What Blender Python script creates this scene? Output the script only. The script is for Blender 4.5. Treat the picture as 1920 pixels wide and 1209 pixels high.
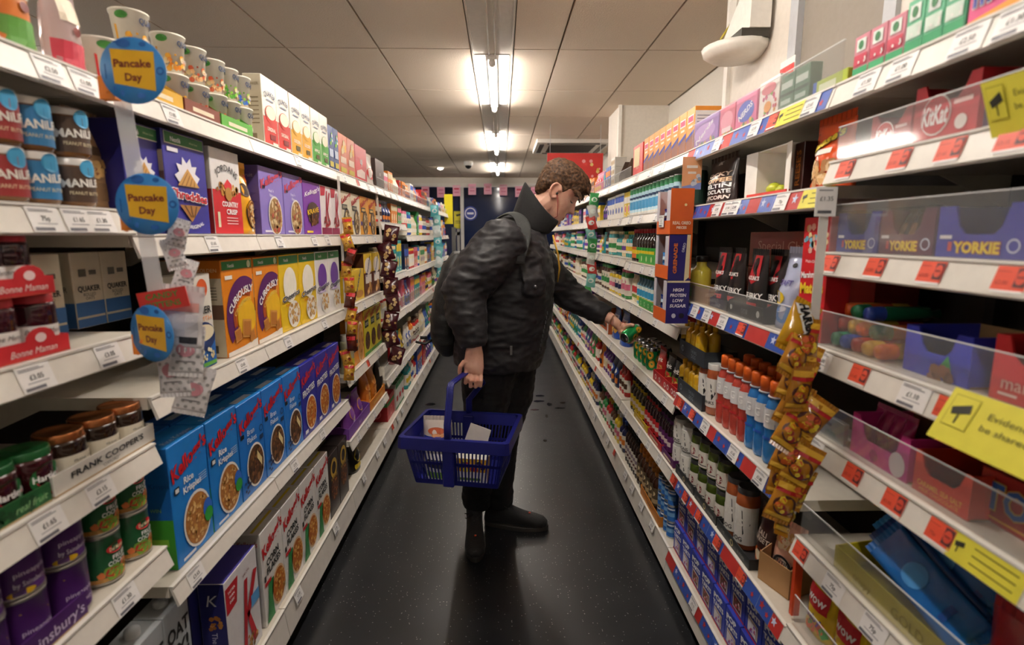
import bpy, bmesh, math, random
from mathutils import Vector, Matrix, noise
for o in list(bpy.data.objects): bpy.data.objects.remove(o, do_unlink=True)
S = bpy.context.scene; COL = S.collection
# ---------------------------------------------------------------- camera
F = 1000.; CH = 1.5                                     # focal length in pixels of the 1920 px frame, lens height
TH = math.atan(163.5/F); CT, ST = math.cos(TH), math.sin(TH)
PS = math.atan(21/F*CT); CP, SP = math.cos(PS), math.sin(PS)
cd = bpy.data.cameras.new('camera'); cam = bpy.data.objects.new('camera', cd); COL.objects.link(cam)
cam.location = (0, 0, CH); cam.rotation_euler = (math.pi/2-TH, 0, -PS)
cd.sensor_width = 36; cd.lens = F/1920*36; cd.clip_start = .02
cd.dof.use_dof = True; cd.dof.focus_distance = 2.45; cd.dof.aperture_fstop = 2.8
S.camera = cam
# ---------------------------------------------------------------- world and exposure (night outside, lit by the ceiling tubes)
w = bpy.data.worlds.new('night'); S.world = w; w.use_nodes = True
w.node_tree.nodes['Background'].inputs[0].default_value = (.012, .018, .05, 1)
w.node_tree.nodes['Background'].inputs[1].default_value = 1.0
S.view_settings.view_transform = 'Standard'; S.view_settings.look = 'None'
S.view_settings.gamma = 1; S.view_settings.use_curve_mapping = False
S.view_settings.exposure = 0.85
TUBE = 60.0                                             # tube emission
# ---------------------------------------------------------------- pixel -> place
def yat(px, X, z):
    u = (px-960)/F; zz = z-CH
    return (X*CP-u*X*SP*CT+u*zz*ST)/(SP+u*CP*CT)
def ray(px, py):
    u = (px-960)/F; v = -(py-604.5)/F
    return Vector((CP*u+SP*ST*v+SP*CT, -SP*u+CP*ST*v+CP*CT, CT*v-ST))
def aty(px, py, Y):
    r = ray(px, py); t = Y/r.y
    return Vector((r.x*t, Y, CH+r.z*t))
def atx(px, py, X):
    r = ray(px, py); t = X/r.x
    return Vector((X, r.y*t, CH+r.z*t))
# ---------------------------------------------------------------- materials
def lin(h):
    h = h.lstrip('#'); c = [int(h[i:i+2], 16)/255 for i in (0, 2, 4)]
    return tuple(x/12.92 if x <= .04045 else ((x+.055)/1.055)**2.4 for x in c)+(1,)
MATS = {}
def mat(h, rough=.5, metal=0., bump=0., scale=40., spec=.5, coat=0.):
    """flat coloured stock with a faint procedural mottling"""
    if isinstance(h, bpy.types.Material): return h
    k = (h, rough, metal, bump, scale, spec, coat)
    if k in MATS: return MATS[k]
    m = bpy.data.materials.new('stock_'+h.strip('#')); m.use_nodes = True; nt = m.node_tree; b = nt.nodes['Principled BSDF']
    c = lin(h)
    b.inputs['Roughness'].default_value = rough; b.inputs['Metallic'].default_value = metal
    b.inputs['Specular IOR Level'].default_value = spec
    if coat: b.inputs['Coat Weight'].default_value = coat
    n = nt.nodes.new('ShaderNodeTexNoise'); n.inputs['Scale'].default_value = scale; n.inputs['Detail'].default_value = 3
    tc = nt.nodes.new('ShaderNodeTexCoord'); nt.links.new(tc.outputs['Object'], n.inputs['Vector'])
    r = nt.nodes.new('ShaderNodeValToRGB'); nt.links.new(n.outputs['Fac'], r.inputs['Fac'])
    r.color_ramp.elements[0].position = .3; r.color_ramp.elements[1].position = .7
    r.color_ramp.elements[0].color = tuple(x*.93 for x in c[:3])+(1,); r.color_ramp.elements[1].color = c
    nt.links.new(r.outputs['Color'], b.inputs['Base Color'])
    if bump:
        bp = nt.nodes.new('ShaderNodeBump'); bp.inputs['Strength'].default_value = bump; bp.inputs['Distance'].default_value = .01
        nt.links.new(n.outputs['Fac'], bp.inputs['Height']); nt.links.new(bp.outputs['Normal'], b.inputs['Normal'])
    MATS[k] = m; return m
def emit(h, s):
    k = ('e', h, s)
    if k in MATS: return MATS[k]
    m = bpy.data.materials.new('lamp_glow'); m.use_nodes = True; b = m.node_tree.nodes['Principled BSDF']
    b.inputs['Base Color'].default_value = lin(h); b.inputs['Emission Color'].default_value = lin(h); b.inputs['Emission Strength'].default_value = s
    MATS[k] = m; return m
def clear(h='#ffffff', amount=.06, rough=.08):
    """clear plastic: mostly transparent with a fresnel gloss"""
    k = ('c', h, amount, rough)
    if k in MATS: return MATS[k]
    m = bpy.data.materials.new('clear_plastic'); m.use_nodes = True; nt = m.node_tree; nt.nodes.remove(nt.nodes['Principled BSDF'])
    gl = nt.nodes.new('ShaderNodeBsdfGlossy'); gl.inputs['Roughness'].default_value = rough
    df = nt.nodes.new('ShaderNodeBsdfDiffuse'); df.inputs['Color'].default_value = lin(h)
    t = nt.nodes.new('ShaderNodeBsdfTransparent'); m1 = nt.nodes.new('ShaderNodeMixShader'); m2 = nt.nodes.new('ShaderNodeMixShader')
    m1.inputs[0].default_value = amount; nt.links.new(t.outputs[0], m1.inputs[1]); nt.links.new(df.outputs[0], m1.inputs[2])
    fr = nt.nodes.new('ShaderNodeFresnel'); fr.inputs['IOR'].default_value = 1.25
    fm = nt.nodes.new('ShaderNodeMath'); fm.operation = 'MULTIPLY'; fm.inputs[1].default_value = .3; nt.links.new(fr.outputs[0], fm.inputs[0]); nt.links.new(fm.outputs[0], m2.inputs[0]); nt.links.new(m1.outputs[0], m2.inputs[1]); nt.links.new(gl.outputs[0], m2.inputs[2])
    nt.links.new(m2.outputs[0], nt.nodes['Material Output'].inputs[0]); MATS[k] = m; return m
# ---------------------------------------------------------------- mesh builder
class MB:
    """collects faces with a material each and builds ONE mesh"""
    def __init__(s): s.v = []; s.f = []; s.m = []; s.mats = []; s.sm = []
    def mi(s, m):
        m = mat(m)
        if m not in s.mats: s.mats.append(m)
        return s.mats.index(m)
    def add(s, vs, fs, m, smooth=False):
        b = len(s.v); s.v += [tuple(v) for v in vs]; i = s.mi(m)
        for f in fs: s.f.append([b+k for k in f]); s.m.append(i); s.sm.append(smooth)
        return s
    def box(s, x0, y0, z0, x1, y1, z1, m, M=None):
        vs = [Vector((x, y, z)) for z in (z0, z1) for y in (y0, y1) for x in (x0, x1)]
        if M: vs = [M@v for v in vs]
        return s.add(vs, [(0, 2, 3, 1), (4, 5, 7, 6), (0, 1, 5, 4), (1, 3, 7, 5), (3, 2, 6, 7), (2, 0, 4, 6)], m)
    def lathe(s, prof, segs=16, M=None, smooth=True):
        """prof: [(r, z, material of the band that ends here)]"""
        for (r0, z0, _), (r1, z1, m) in zip(prof, prof[1:]):
            if m is None: continue
            vs = []; fs = []
            for k in range(segs):
                a = 2*math.pi*k/segs; vs += [Vector((r0*math.cos(a), r0*math.sin(a), z0)), Vector((r1*math.cos(a), r1*math.sin(a), z1))]
            for k in range(segs):
                j = (k+1) % segs; fs.append((2*k, 2*j, 2*j+1, 2*k+1))
            if M: vs = [M@v for v in vs]
            s.add(vs, fs, m, smooth)
        return s
    def tube(s, pts, rad, m, n=8, cap=True, flat=1.):
        pts = [Vector(p) for p in pts]; R = rad if isinstance(rad, (list, tuple)) else [rad]*len(pts)
        vs = []; fs = []; up = None
        for i, p in enumerate(pts):
            t = (pts[min(i+1, len(pts)-1)]-pts[max(i-1, 0)]).normalized()
            if up is None: up = Vector((0, 0, 1)) if abs(t.z) < .9 else Vector((1, 0, 0))
            a = t.cross(up).normalized(); b = a.cross(t).normalized(); up = b
            for k in range(n):
                q = 2*math.pi*k/n; vs.append(p+a*math.cos(q)*R[i]+b*math.sin(q)*R[i]*flat)
        for i in range(len(pts)-1):
            for k in range(n):
                j = (k+1) % n; fs.append((i*n+k, i*n+j, (i+1)*n+j, (i+1)*n+k))
        if cap: fs += [tuple(range(n)), tuple(reversed(range((len(pts)-1)*n, len(pts)*n)))]
        return s.add(vs, fs, m, True)
    def mesh(s, name, bevel=0):
        me = bpy.data.meshes.new(name); me.from_pydata(s.v, [], s.f)
        for m in s.mats: me.materials.append(m)
        me.polygons.foreach_set('material_index', s.m); me.polygons.foreach_set('use_smooth', s.sm)
        bm = bmesh.new(); bm.from_mesh(me)
        if bevel:
            bmesh.ops.remove_doubles(bm, verts=bm.verts, dist=1e-6)
            bmesh.ops.bevel(bm, geom=list(bm.edges), offset=bevel, segments=1, affect='EDGES')
        else: bmesh.ops.remove_doubles(bm, verts=bm.verts, dist=1e-6)
        bmesh.ops.recalc_face_normals(bm, faces=bm.faces); bm.to_mesh(me); bm.free()
        return me
# ---------------------------------------------------------------- lettering and flat print
TXT = {}
def text_shape(t, shear=0, off=0):
    k = (t, shear, off)
    if k not in TXT:
        cu = bpy.data.curves.new('t', 'FONT'); cu.body = t; cu.resolution_u = 2; cu.shear = shear; cu.offset = off
        cu.align_x = 'CENTER'; cu.size = 1
        ob = bpy.data.objects.new('t', cu); me = ob.to_mesh()
        vs = [(v.co.x, v.co.y) for v in me.vertices]; fs = [tuple(p.vertices) for p in me.polygons]
        ob.to_mesh_clear(); bpy.data.objects.remove(ob); bpy.data.curves.remove(cu)
        TXT[k] = (vs, fs)
    return TXT[k]
GAP = .0007
class G:
    """flat print on a face: x across, z up, layers stacked by fractions of a millimetre"""
    def __init__(s): s.b = MB(); s.n = 0
    def _a(s, pts, fs, col, L): s.b.add([(x, L, z) for x, z in pts], fs, col); return s
    def poly(s, pts, col, L=1): return s._a(pts, [tuple(range(len(pts)))], col, L)
    def rect(s, x0, z0, x1, z1, col, L=1, nx=1, nz=1):
        pts = [(x0+(x1-x0)*i/nx, z0+(z1-z0)*j/nz) for j in range(nz+1) for i in range(nx+1)]
        return s._a(pts, [(j*(nx+1)+i, j*(nx+1)+i+1, (j+1)*(nx+1)+i+1, (j+1)*(nx+1)+i) for j in range(nz) for i in range(nx)], col, L)
    def ell(s, cx, cz, rx, rz, col, L=1, n=18, a0=0., a1=360.):
        full = a1-a0 >= 360
        pts = [(cx+rx*math.cos(math.radians(a0+(a1-a0)*k/n)), cz+rz*math.sin(math.radians(a0+(a1-a0)*k/n))) for k in range(n if full else n+1)]
        return s.poly(pts, col, L)
    def ring(s, cx, cz, r0, r1, col, L=1, n=18, a0=0., a1=360., sx=1.):
        pts = []
        for k in range(n+1):
            a = math.radians(a0+(a1-a0)*k/n); pts += [(cx+r0*sx*math.cos(a), cz+r0*math.sin(a)), (cx+r1*sx*math.cos(a), cz+r1*math.sin(a))]
        return s._a(pts, [(2*k, 2*k+1, 2*k+3, 2*k+2) for k in range(n)], col, L)
    def text(s, t, cx, cz, h, col, L=3, w=None, shear=0, off=0, rot=0, arc=0, outline=None, ow=.05):
        if outline: s.text(t, cx, cz, h, outline, L, w, shear, off+ow, rot, arc); L += 1
        vs, fs = text_shape(t, shear, off)
        if not vs: return s
        xs = [v[0] for v in text_shape(t, shear, 0)[0]]; tw = max(xs)-min(xs); xm = (max(xs)+min(xs))/2
        sz = h/.70; sx = sz if w is None else w/tw
        c, n = math.cos(math.radians(rot)), math.sin(math.radians(rot)); pts = []
        for x, y in vs:
            x = (x-xm)*sx; y = (y-.35)*sz
            if arc:
                a = x/arc; x, y = (arc+y)*math.sin(a), (arc+y)*math.cos(a)-arc
            pts.append((cx+x*c-y*n, cz+x*n+y*c))
        return s._a(pts, fs, col, L)
    def bits(s, cx, cz, rx, rz, cols, n, size, L=3, seed=1):
        R = random.Random(seed)
        for k in range(n):
            a = R.uniform(0, 6.283); q = math.sqrt(R.random())
            x, z = cx+rx*q*math.cos(a), cz+rz*q*math.sin(a); u = size*R.uniform(.6, 1.2); b = R.uniform(0, 3.14)
            s.poly([(x+u*math.cos(b+t)*(1 if i % 2 else .7), z+u*math.sin(b+t)*(.7 if i % 2 else 1)) for i, t in enumerate((0, 1.05, 2.1, 3.14, 4.2, 5.25))], R.choice(cols), L+(k % 3)*.3)
        return s
    def mesh(s, name, fn=None):
        fn = fn or (lambda x, L, z: (x, -GAP*L, z))
        s.b.v = [fn(*v) for v in s.b.v]
        me = bpy.data.meshes.new(name); me.from_pydata(s.b.v, [], s.b.f)
        for m in s.b.mats: me.materials.append(m)
        me.polygons.foreach_set('material_index', s.b.m); me.update(); return me
def wrap(R, cone=0., z0=0.):
    """print bent round a cylinder of radius R (radius grows by cone per metre of height)"""
    def fn(x, L, z):
        r = R+cone*(z-z0); a = x/R
        return (r*math.sin(a)+GAP*L*math.sin(a), -(r+GAP*L)*math.cos(a), z)
    return fn
# ---------------------------------------------------------------- objects
def link(name, data, parent=None, loc=(0, 0, 0), rot=(0, 0, 0)):
    o = bpy.data.objects.new(name, data); COL.objects.link(o); o.parent = parent; o.location = loc; o.rotation_euler = rot
    return o
def tag(o, label, cat=None, group=None, kind=None):
    o['label'] = label
    if cat: o['category'] = cat
    if group: o['group'] = group
    if kind: o['kind'] = kind
    n = len(label.replace('-', ' ').split())
    if len(label.split()) > 16 or len(label.split()) < 4: print('LABEL', len(label.split()), label)
    return o
def thing(name, label, cat, loc=(0, 0, 0), rz=0., group=None):
    return tag(link(name, None, None, loc, (0, 0, rz)), label, cat, group)
def struct(name, me, label=None, parent=None):
    o = link(name, me, parent)
    if parent is None: o['kind'] = 'structure'; o['label'] = label or name.replace('_', ' ')
    return o
ORD = 'first second third fourth fifth sixth seventh eighth ninth tenth eleventh twelfth thirteenth fourteenth fifteenth sixteenth seventeenth eighteenth nineteenth twentieth'.split()
NUM = 'zero one two three four five six seven eight nine ten eleven twelve thirteen fourteen fifteen sixteen seventeen eighteen nineteen twenty'.split()
def nth(desc, i, n): return desc if n == 1 else f'{desc}, {ORD[i]} of {NUM[n]} from the near end'
def put(t, loc, rz, label, group=None, tilt=0, scale=None, fitw=None):
    """one instance of a template: an Empty with the template's parts (shared mesh data)"""
    name, cat, parts = t
    if fitw:                                               # slim a round thing down to its place in the row
        k_ = fitw*.97/(2*max(v.co.x for v in parts[0][1].vertices))
        if k_ < 1: scale = (k_, k_, 1)
    r = thing(name, label, cat, loc, rz, group)
    if tilt: r.rotation_euler = (tilt, 0, rz)
    if scale: r.scale = scale
    made = []
    for pn, me, par in parts:
        o = link(pn, me, r if par is None else made[par]); made.append(o)
    return r
XL, XR = -.77, .72
def sx(side, back=.018): return XL-back if side == 'L' else XR+back
def rz(side): return math.pi/2 if side == 'L' else -math.pi/2
def spots(side, z, px0, px1, n, back=.018):
    """n equal places along a shelf between two pixel columns of the front edge at height z: (centre y, width), near end first"""
    X = sx(side, back); a, b = sorted((yat(px0, X, z), yat(px1, X, z)))
    q = (b-a)/n
    return [(a+q*(i+.5), q) for i in range(n)]
def row(side, z, px0, px1, n, make, desc, group=None, back=.018, pz=None, levels=1, step=0, lname=('lower', 'upper', 'top'), fill=.97, depth=1, dstep=0, where=''):
    """a run of alike products; make(width) -> template"""
    sp = spots(side, pz or z, px0, px1, n, back); t = make(sp[0][1]*fill)
    for q in range(depth):
        for k in range(levels):
            for i, (y, wd) in enumerate(sp):
                d = desc
                if levels > 1: d = lname[k]+' '+d
                if q: d = d+' in the row behind'
                X = sx(side, back+q*dstep)
                put(t, (X, y, z+k*step+.0008), rz(side), nth(d, i, n)+where, group)
    return t
# ================================================================ the room
FX0, FX1, FY0, FY1, CZ = -5.2, 1.58, -3.2, 11.6, 2.7
def floor_mat():
    m = bpy.data.materials.new('speckled_vinyl'); m.use_nodes = True; nt = m.node_tree; b = nt.nodes['Principled BSDF']
    tc = nt.nodes.new('ShaderNodeTexCoord')
    v = nt.nodes.new('ShaderNodeTexVoronoi'); v.inputs['Scale'].default_value = 75; nt.links.new(tc.outputs['Object'], v.inputs['Vector'])
    lt = nt.nodes.new('ShaderNodeMath'); lt.operation = 'LESS_THAN'; lt.inputs[1].default_value = .16; nt.links.new(v.outputs['Distance'], lt.inputs[0])
    sep = nt.nodes.new('ShaderNodeSeparateColor'); nt.links.new(v.outputs['Color'], sep.inputs[0])
    gt = nt.nodes.new('ShaderNodeMath'); gt.operation = 'GREATER_THAN'; gt.inputs[1].default_value = .62; nt.links.new(sep.outputs[0], gt.inputs[0])
    mu = nt.nodes.new('ShaderNodeMath'); mu.operation = 'MULTIPLY'; nt.links.new(lt.outputs[0], mu.inputs[0]); nt.links.new(gt.outputs[0], mu.inputs[1])
    n = nt.nodes.new('ShaderNodeTexNoise'); n.inputs['Scale'].default_value = 5; n.inputs['Detail'].default_value = 6; nt.links.new(tc.outputs['Object'], n.inputs['Vector'])
    r = nt.nodes.new('ShaderNodeValToRGB'); nt.links.new(n.outputs['Fac'], r.inputs['Fac'])
    r.color_ramp.elements[0].color = (.006, .0065, .008, 1); r.color_ramp.elements[1].color = (.013, .014, .0165, 1)
    mx = nt.nodes.new('ShaderNodeMix'); mx.data_type = 'RGBA'; nt.links.new(mu.outputs[0], mx.inputs[0]); nt.links.new(r.outputs[0], mx.inputs[6]); mx.inputs[7].default_value = (.26, .26, .24, 1)
    nt.links.new(mx.outputs[2], b.inputs['Base Color'])
    rr = nt.nodes.new('ShaderNodeMapRange'); rr.inputs[3].default_value = .26; rr.inputs[4].default_value = .42; nt.links.new(n.outputs['Fac'], rr.inputs[0]); nt.links.new(rr.outputs[0], b.inputs['Roughness'])
    return m
b = MB(); b.box(FX0, FY0, -.05, FX1+.3, FY1, 0, floor_mat()); struct('floor', b.mesh('floor'), 'black speckled vinyl aisle floor')
WALL = mat('#c9c3b8', .7, bump=.05, scale=90)
TILE = mat('#e3d4c2', .85, bump=.25, scale=120); GRID = mat('#aaa094', .6)
b = MB(); b.box(FX0, FY0, CZ+.02, FX1+.3, FY1, CZ+.1, GRID); ceil = struct('ceiling', b.mesh('ceiling'), 'suspended ceiling of pale square-edged tiles')
xs = [-.19-.6*k for k in range(9)]; xr = [.085, .387, .965, 1.565]
cols = [(b_, a_) for a_, b_ in zip(xs, xs[1:])]+list(zip(xr, xr[1:]))
TM = {}
for x0, x1 in cols:
    wdt = round(x1-x0, 3)
    if wdt not in TM:
        b = MB(); b.box(.006, .006, 0, wdt-.006, .994, .02, TILE); TM[wdt] = b.mesh('ceiling_tile')
    for k in range(-4, 8):
        link('ceiling_tile', TM[wdt], ceil, (x0, 3.725+k, CZ-.001))
for x0 in xs+xr[1:3]:
    pass
# lighting channel down the middle of the ceiling
b = MB(); b.box(-.19, FY0, CZ-.004, -.18, FY1, CZ+.03, '#d8d2c8'); b.box(.075, FY0, CZ-.004, .085, FY1, CZ+.03, '#d8d2c8'); b.box(-.18, FY0, CZ+.012, .075, FY1, CZ+.03, mat('#e4dfd6', .35))
struct('trim_1', b.mesh('trim_1'), 'white recessed lighting channel along the ceiling')
TUBES = [(-1.45, -.1, 'strip light tube behind the camera'), (1.2, 2.55, 'strip light tube overhead'), (3.863, 5.24, 'nearest glowing strip light tube in the ceiling channel'), (6.53, 7.96, 'second glowing strip light tube in the ceiling channel'), (9.26, 10.6, 'farthest glowing strip light tube by the window')]
def strip_light(x, y0, y1, lab):
    t = thing('strip_light', lab if len(lab.split()) > 3 else lab+' in the channel', 'light', (x, y0, CZ-.045), 0, 'ceiling strip lights')
    L = y1-y0
    b = MB(); b.box(-.03, 0, .022, .03, L, .05, '#f4f2ee'); link('batten', b.mesh('batten'), t)
    b = MB(); b.box(-.118, 0, .05, .118, L, .055, mat('#fbfaf7', .5)); link('reflector', b.mesh('reflector'), t)
    b = MB(); b.tube([(0, .03, 0), (0, L-.03, 0)], .019, emit('#fff6ec', TUBE), 12); link('tube', b.mesh('tube'), t)
    for q in (0, L):
        b = MB(); b.tube([(0, q-.02, 0), (0, q+.02, 0)], .024, '#efece6', 12); b.box(-.012, q-.015, 0, .012, q+.015, .04, '#efece6'); link('end_cap', b.mesh('end_cap'), t)
for y0, y1, lab in TUBES: strip_light(-.055, y0, y1, lab)
for y0, y1, _ in TUBES[:4]: strip_light(-3.45, y0, y1, f'added unseen fill tube over the next aisle, {ORD[TUBES.index((y0, y1, _))]} from behind the camera')  # extra row of tubes added as fill light, hidden by the left shelving
for i, (y0, y1) in enumerate(((2.6, 3.8), (5.3, 6.5), (8., 9.2))):
    b = MB(); b.tube([(-.075, y0, CZ-.012), (-.075, y1, CZ-.012)], .004, '#b9b2a6', 6); b.tube([(-.035, y0, CZ-.012), (-.035, y1, CZ-.012)], .004, '#b9b2a6', 6)
    tag(link('conduit', b.mesh('conduit')), ('pair of thin pipes in the channel, nearest run', 'pair of thin pipes in the channel, middle run', 'pair of thin pipes in the channel, farthest run')[i], 'pipe', 'conduit runs between lamps')
# walls
b = MB(); b.box(FX1, FY0, 0, FX1+.1, FY1, CZ+.05, WALL); struct('wall_right', b.mesh('wall_right'))
b = MB(); b.box(FX0-.1, FY0, 0, FX0, FY1, CZ+.05, WALL); struct('wall_left', b.mesh('wall_left'))
b = MB(); b.box(FX0, FY0-.1, 0, FX1, FY0, CZ+.05, WALL); struct('wall_back', b.mesh('wall_back'))
b = MB(); b.box(FX0, FY1, 2.58, FX1, FY1+.1, CZ+.05, mat('#d0c8bc', .6)); b.box(FX0, FY1, 0, FX1, FY1+.1, .3, WALL); b.box(FX0, FY1-.06, 2.5, FX1, FY1, 2.58, mat('#d8d2c8', .5)); struct('wall_front', b.mesh('wall_front'), 'window wall at the far end of the aisle')
# far shopfront window, night outside
WN = bpy.data.materials.new('night_glass'); WN.use_nodes = True
q = WN.node_tree.nodes['Principled BSDF']; q.inputs['Base Color'].default_value = (.012, .02, .06, 1); q.inputs['Roughness'].default_value = .08
wroot = link('window_1', None); wroot['kind'] = 'structure'; wroot['label'] = 'dark shopfront window at the far end, night outside'
edges = [FX0, -3.6, -2.15, -.82, .55, FX1]
for a, c in zip(edges, edges[1:]):
    b = MB(); b.box(a+.03, FY1+.03, .33, c-.03, FY1+.04, 2.5, WN); link('pane', b.mesh('pane'), wroot)
for a in edges[1:-1]:
    b = MB(); b.box(a-.035, FY1-.03, .3, a+.035, FY1+.06, 2.5, mat('#c8c6c2', .4, .3)); link('mullion', b.mesh('mullion'), wroot)
# right hand columns and boxing
pw = mat('#dcd5ca', .6)
b = MB(); b.box(1.19, 2.30, 0, FX1, 2.93, CZ, pw); b.box(1.17, 2.90, 0, 1.2, 2.945, CZ, '#e6e2da'); struct('trim_2', b.mesh('trim_2'), 'white boxed column behind the right shelving')
b = MB(); b.box(1.2, 1.74, 0, FX1, 2.25, CZ, mat('#8d857a', .7)); b.box(1.175, 2.25, 0, 1.22, 2.31, CZ, '#b9bcc0'); b.box(1.175, 1.69, 0, 1.22, 1.745, CZ, '#b9bcc0'); struct('trim_3', b.mesh('trim_3'), 'grey wall panel with pale metal edging')
b = MB(); b.box(1.19, -.5, 0, FX1, 1.69, CZ, mat('#d9d2c8', .6)); struct('trim_4', b.mesh('trim_4'), 'white boxing above the near right shelves')
b = MB(); b.box(1.12, 5.22, 0, FX1, 5.75, CZ, pw); b.box(1.105, 5.2, 0, 1.135, 5.235, CZ, '#ece8e0'); struct('trim_5', b.mesh('trim_5'), 'white boxed column farther along the right wall')
# air conditioning cassette
t = thing('air_conditioner', 'white ceiling cassette air conditioner with dark grille', 'air conditioner', (.93, 7.45, CZ))
b = MB(); b.box(-.47, -.47, -.05, .47, .47, -.002, '#e2ded6'); link('panel', b.mesh('panel', .004), t)
b = MB()
for k in range(9): b.box(-.3, -.3+k*.07, -.056, .3, -.26+k*.07, -.05, '#4a4641')
link('grille', b.mesh('grille'), t)
for s_ in (-1, 1):
    b = MB(); b.box(s_*.40-.03, -.34, -.057, s_*.40+.03, .34, -.05, '#5a5650'); link('louvre', b.mesh('louvre'), t)
    b = MB(); b.box(-.34, s_*.40-.03, -.057, .34, s_*.40+.03, -.05, '#5a5650'); link('louvre', b.mesh('louvre'), t)
# dome camera, downlight
t = thing('dome_camera', 'white dome security camera on the far ceiling', 'security camera', (-.53, 9.1, CZ))
b = MB(); b.lathe([(0, 0, None), (.075, 0, '#e8e6e2'), (.075, -.05, '#e8e6e2'), (.055, -.07, '#e8e6e2')], 18); link('housing', b.mesh('housing'), t)
b = MB(); b.lathe([(.055, -.07, None), (.045, -.1, '#101012'), (.02, -.118, '#101012'), (0, -.12, '#101012')], 14); link('lens_dome', b.mesh('lens_dome'), t)
t = thing('downlight', 'small round glowing downlight in the far ceiling', 'light', (-1.08, 9.9, CZ))
b = MB(); b.lathe([(0, .0, None), (.07, 0, '#e8e6e2'), (.065, -.012, '#e8e6e2'), (.05, -.014, '#e8e6e2')], 18); link('trim_ring', b.mesh('trim_ring'), t)
b = MB(); b.lathe([(.05, -.01, None), (.045, -.03, emit('#ffe9cc', 14)), (0, -.045, emit('#ffe9cc', 14))], 14); link('bulb', b.mesh('bulb'), t)
# insect killer on the near column: wedge backplate over a rounded shade
t = thing('wall_lamp_unit', 'white wedge-shaped wall unit with rounded shade on the column', 'wall unit', (1.17, 2.62, 2.39))
b = MB()
pts = [(0, -.16, .0), (0, .12, .0), (0, .12, .05), (0, -.16, .28)]
b.add([(p[0], p[1], p[2]) for p in pts]+[(-.09, p[1], p[2]*.9) for p in pts], [(0, 1, 2, 3), (7, 6, 5, 4), (0, 4, 5, 1), (1, 5, 6, 2), (2, 6, 7, 3), (3, 7, 4, 0)], '#e6e2da'); link('backplate', b.mesh('backplate'), t)
b = MB(); b.box(-.12, -.15, -.035, 0, .13, -.0, '#3a372f'); link('dark_band', b.mesh('dark_band'), t)
b = MB(); b.lathe([(0, -.09, None), (.7, -.085, '#e9e5dc'), (.95, -.06, '#e9e5dc'), (1, -.035, '#e9e5dc'), (0, -.034, '#e9e5dc')], 20, Matrix.Diagonal((.15, .16, 1, 1))); o = link('shade', b.mesh('shade'), t, (-.08, 0, 0))
b = MB(); b.box(-.08, .02, .1, -.02, .1, .2, '#cfcac0'); b.tube([(-.07, .1, .1), (-.1, .13, .05), (-.08, .13, -.03)], .006, '#b7a53a', 6); link('junction_box', b.mesh('junction_box'), t)
# ================================================================ shelving
CREAM = mat('#d9d2c4', .45, bump=.02); RAIL = mat('#e6e1d8', .35); BACK = mat('#3d3731', .7); DARKB = mat('#2b2825', .6); KICK = mat('#141414', .5)  # BACK is dark: the deep shade inside the shelves is put into its colour
TAGW = mat('#f2f0ee', .4); INK = mat('#3a3a3c', .6); REDT = mat('#e2543a', .45); BLUE = mat('#3554a8', .4); YEL = mat('#e6dc4a', .45)
TAGS = {}
def price_tag(price, kind='w'):
    k = (price, kind)
    if k in TAGS: return TAGS[k]
    g = G()
    if kind == 'w':
        g.rect(-.032, -.024, .032, .02, TAGW, 1); g.text(price, .0, -.0005, .0085, INK, 2, off=.01); g.rect(-.028, .011, .02, .0125, '#8a8a90', 2); g.rect(-.028, .014, .012, .0155, '#8a8a90', 2); g.rect(-.02, -.0105, .02, -.009, '#9a9aa0', 2); g.rect(-.028, -.0215, .01, -.016, '#707078', 2)
    elif kind == 'r':
        k_ = .8; g.rect(-.032*k_, -.017, .032*k_, .018, REDT, 1); g.rect(-.03*k_, -.021, .03*k_, -.017, TAGW, 1); g.text(price, -.011, -.006, .006, '#8a2a20', 2); g.rect(-.023, .0095, -.002, .0105, '#a83a2c', 2); g.rect(.007, -.012, .0245, .0155, '#5a3034', 2); g.ell(.0158, .002, .0078, .0105, '#d8503a', 3); g.rect(.0105, .0005, .021, .0035, '#8a2a20', 4)
    elif kind == 'y':
        g.rect(-.06, -.024, .06, .022, YEL, 1)
        for q in range(3): g.rect(-.02, .01-q*.012, .05, .012-q*.012, '#6a6420', 2)
        g.poly([(-.052, .006), (-.036, .01), (-.035, .002), (-.05, -.002)], '#2a2a20', 2); g.rect(-.046, -.01, -.044, 0, '#2a2a20', 2)
    TAGS[k] = g.mesh('price_tag'); return TAGS[k]
def star(g, x, z, r, col, L): g.poly([(x+(r if i % 2 == 0 else r*.42)*math.sin(i*math.pi/5), z+(r if i % 2 == 0 else r*.42)*math.cos(i*math.pi/5)) for i in range(10)], col, L)
PR = ['£3.05', '£1.65', '£2.50', '£3.65', '£1.30', '£3.15', '£2.00', '£1.05', '£2.75', '75p', '£1.00', '£1.50']
SHELF = {}
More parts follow.
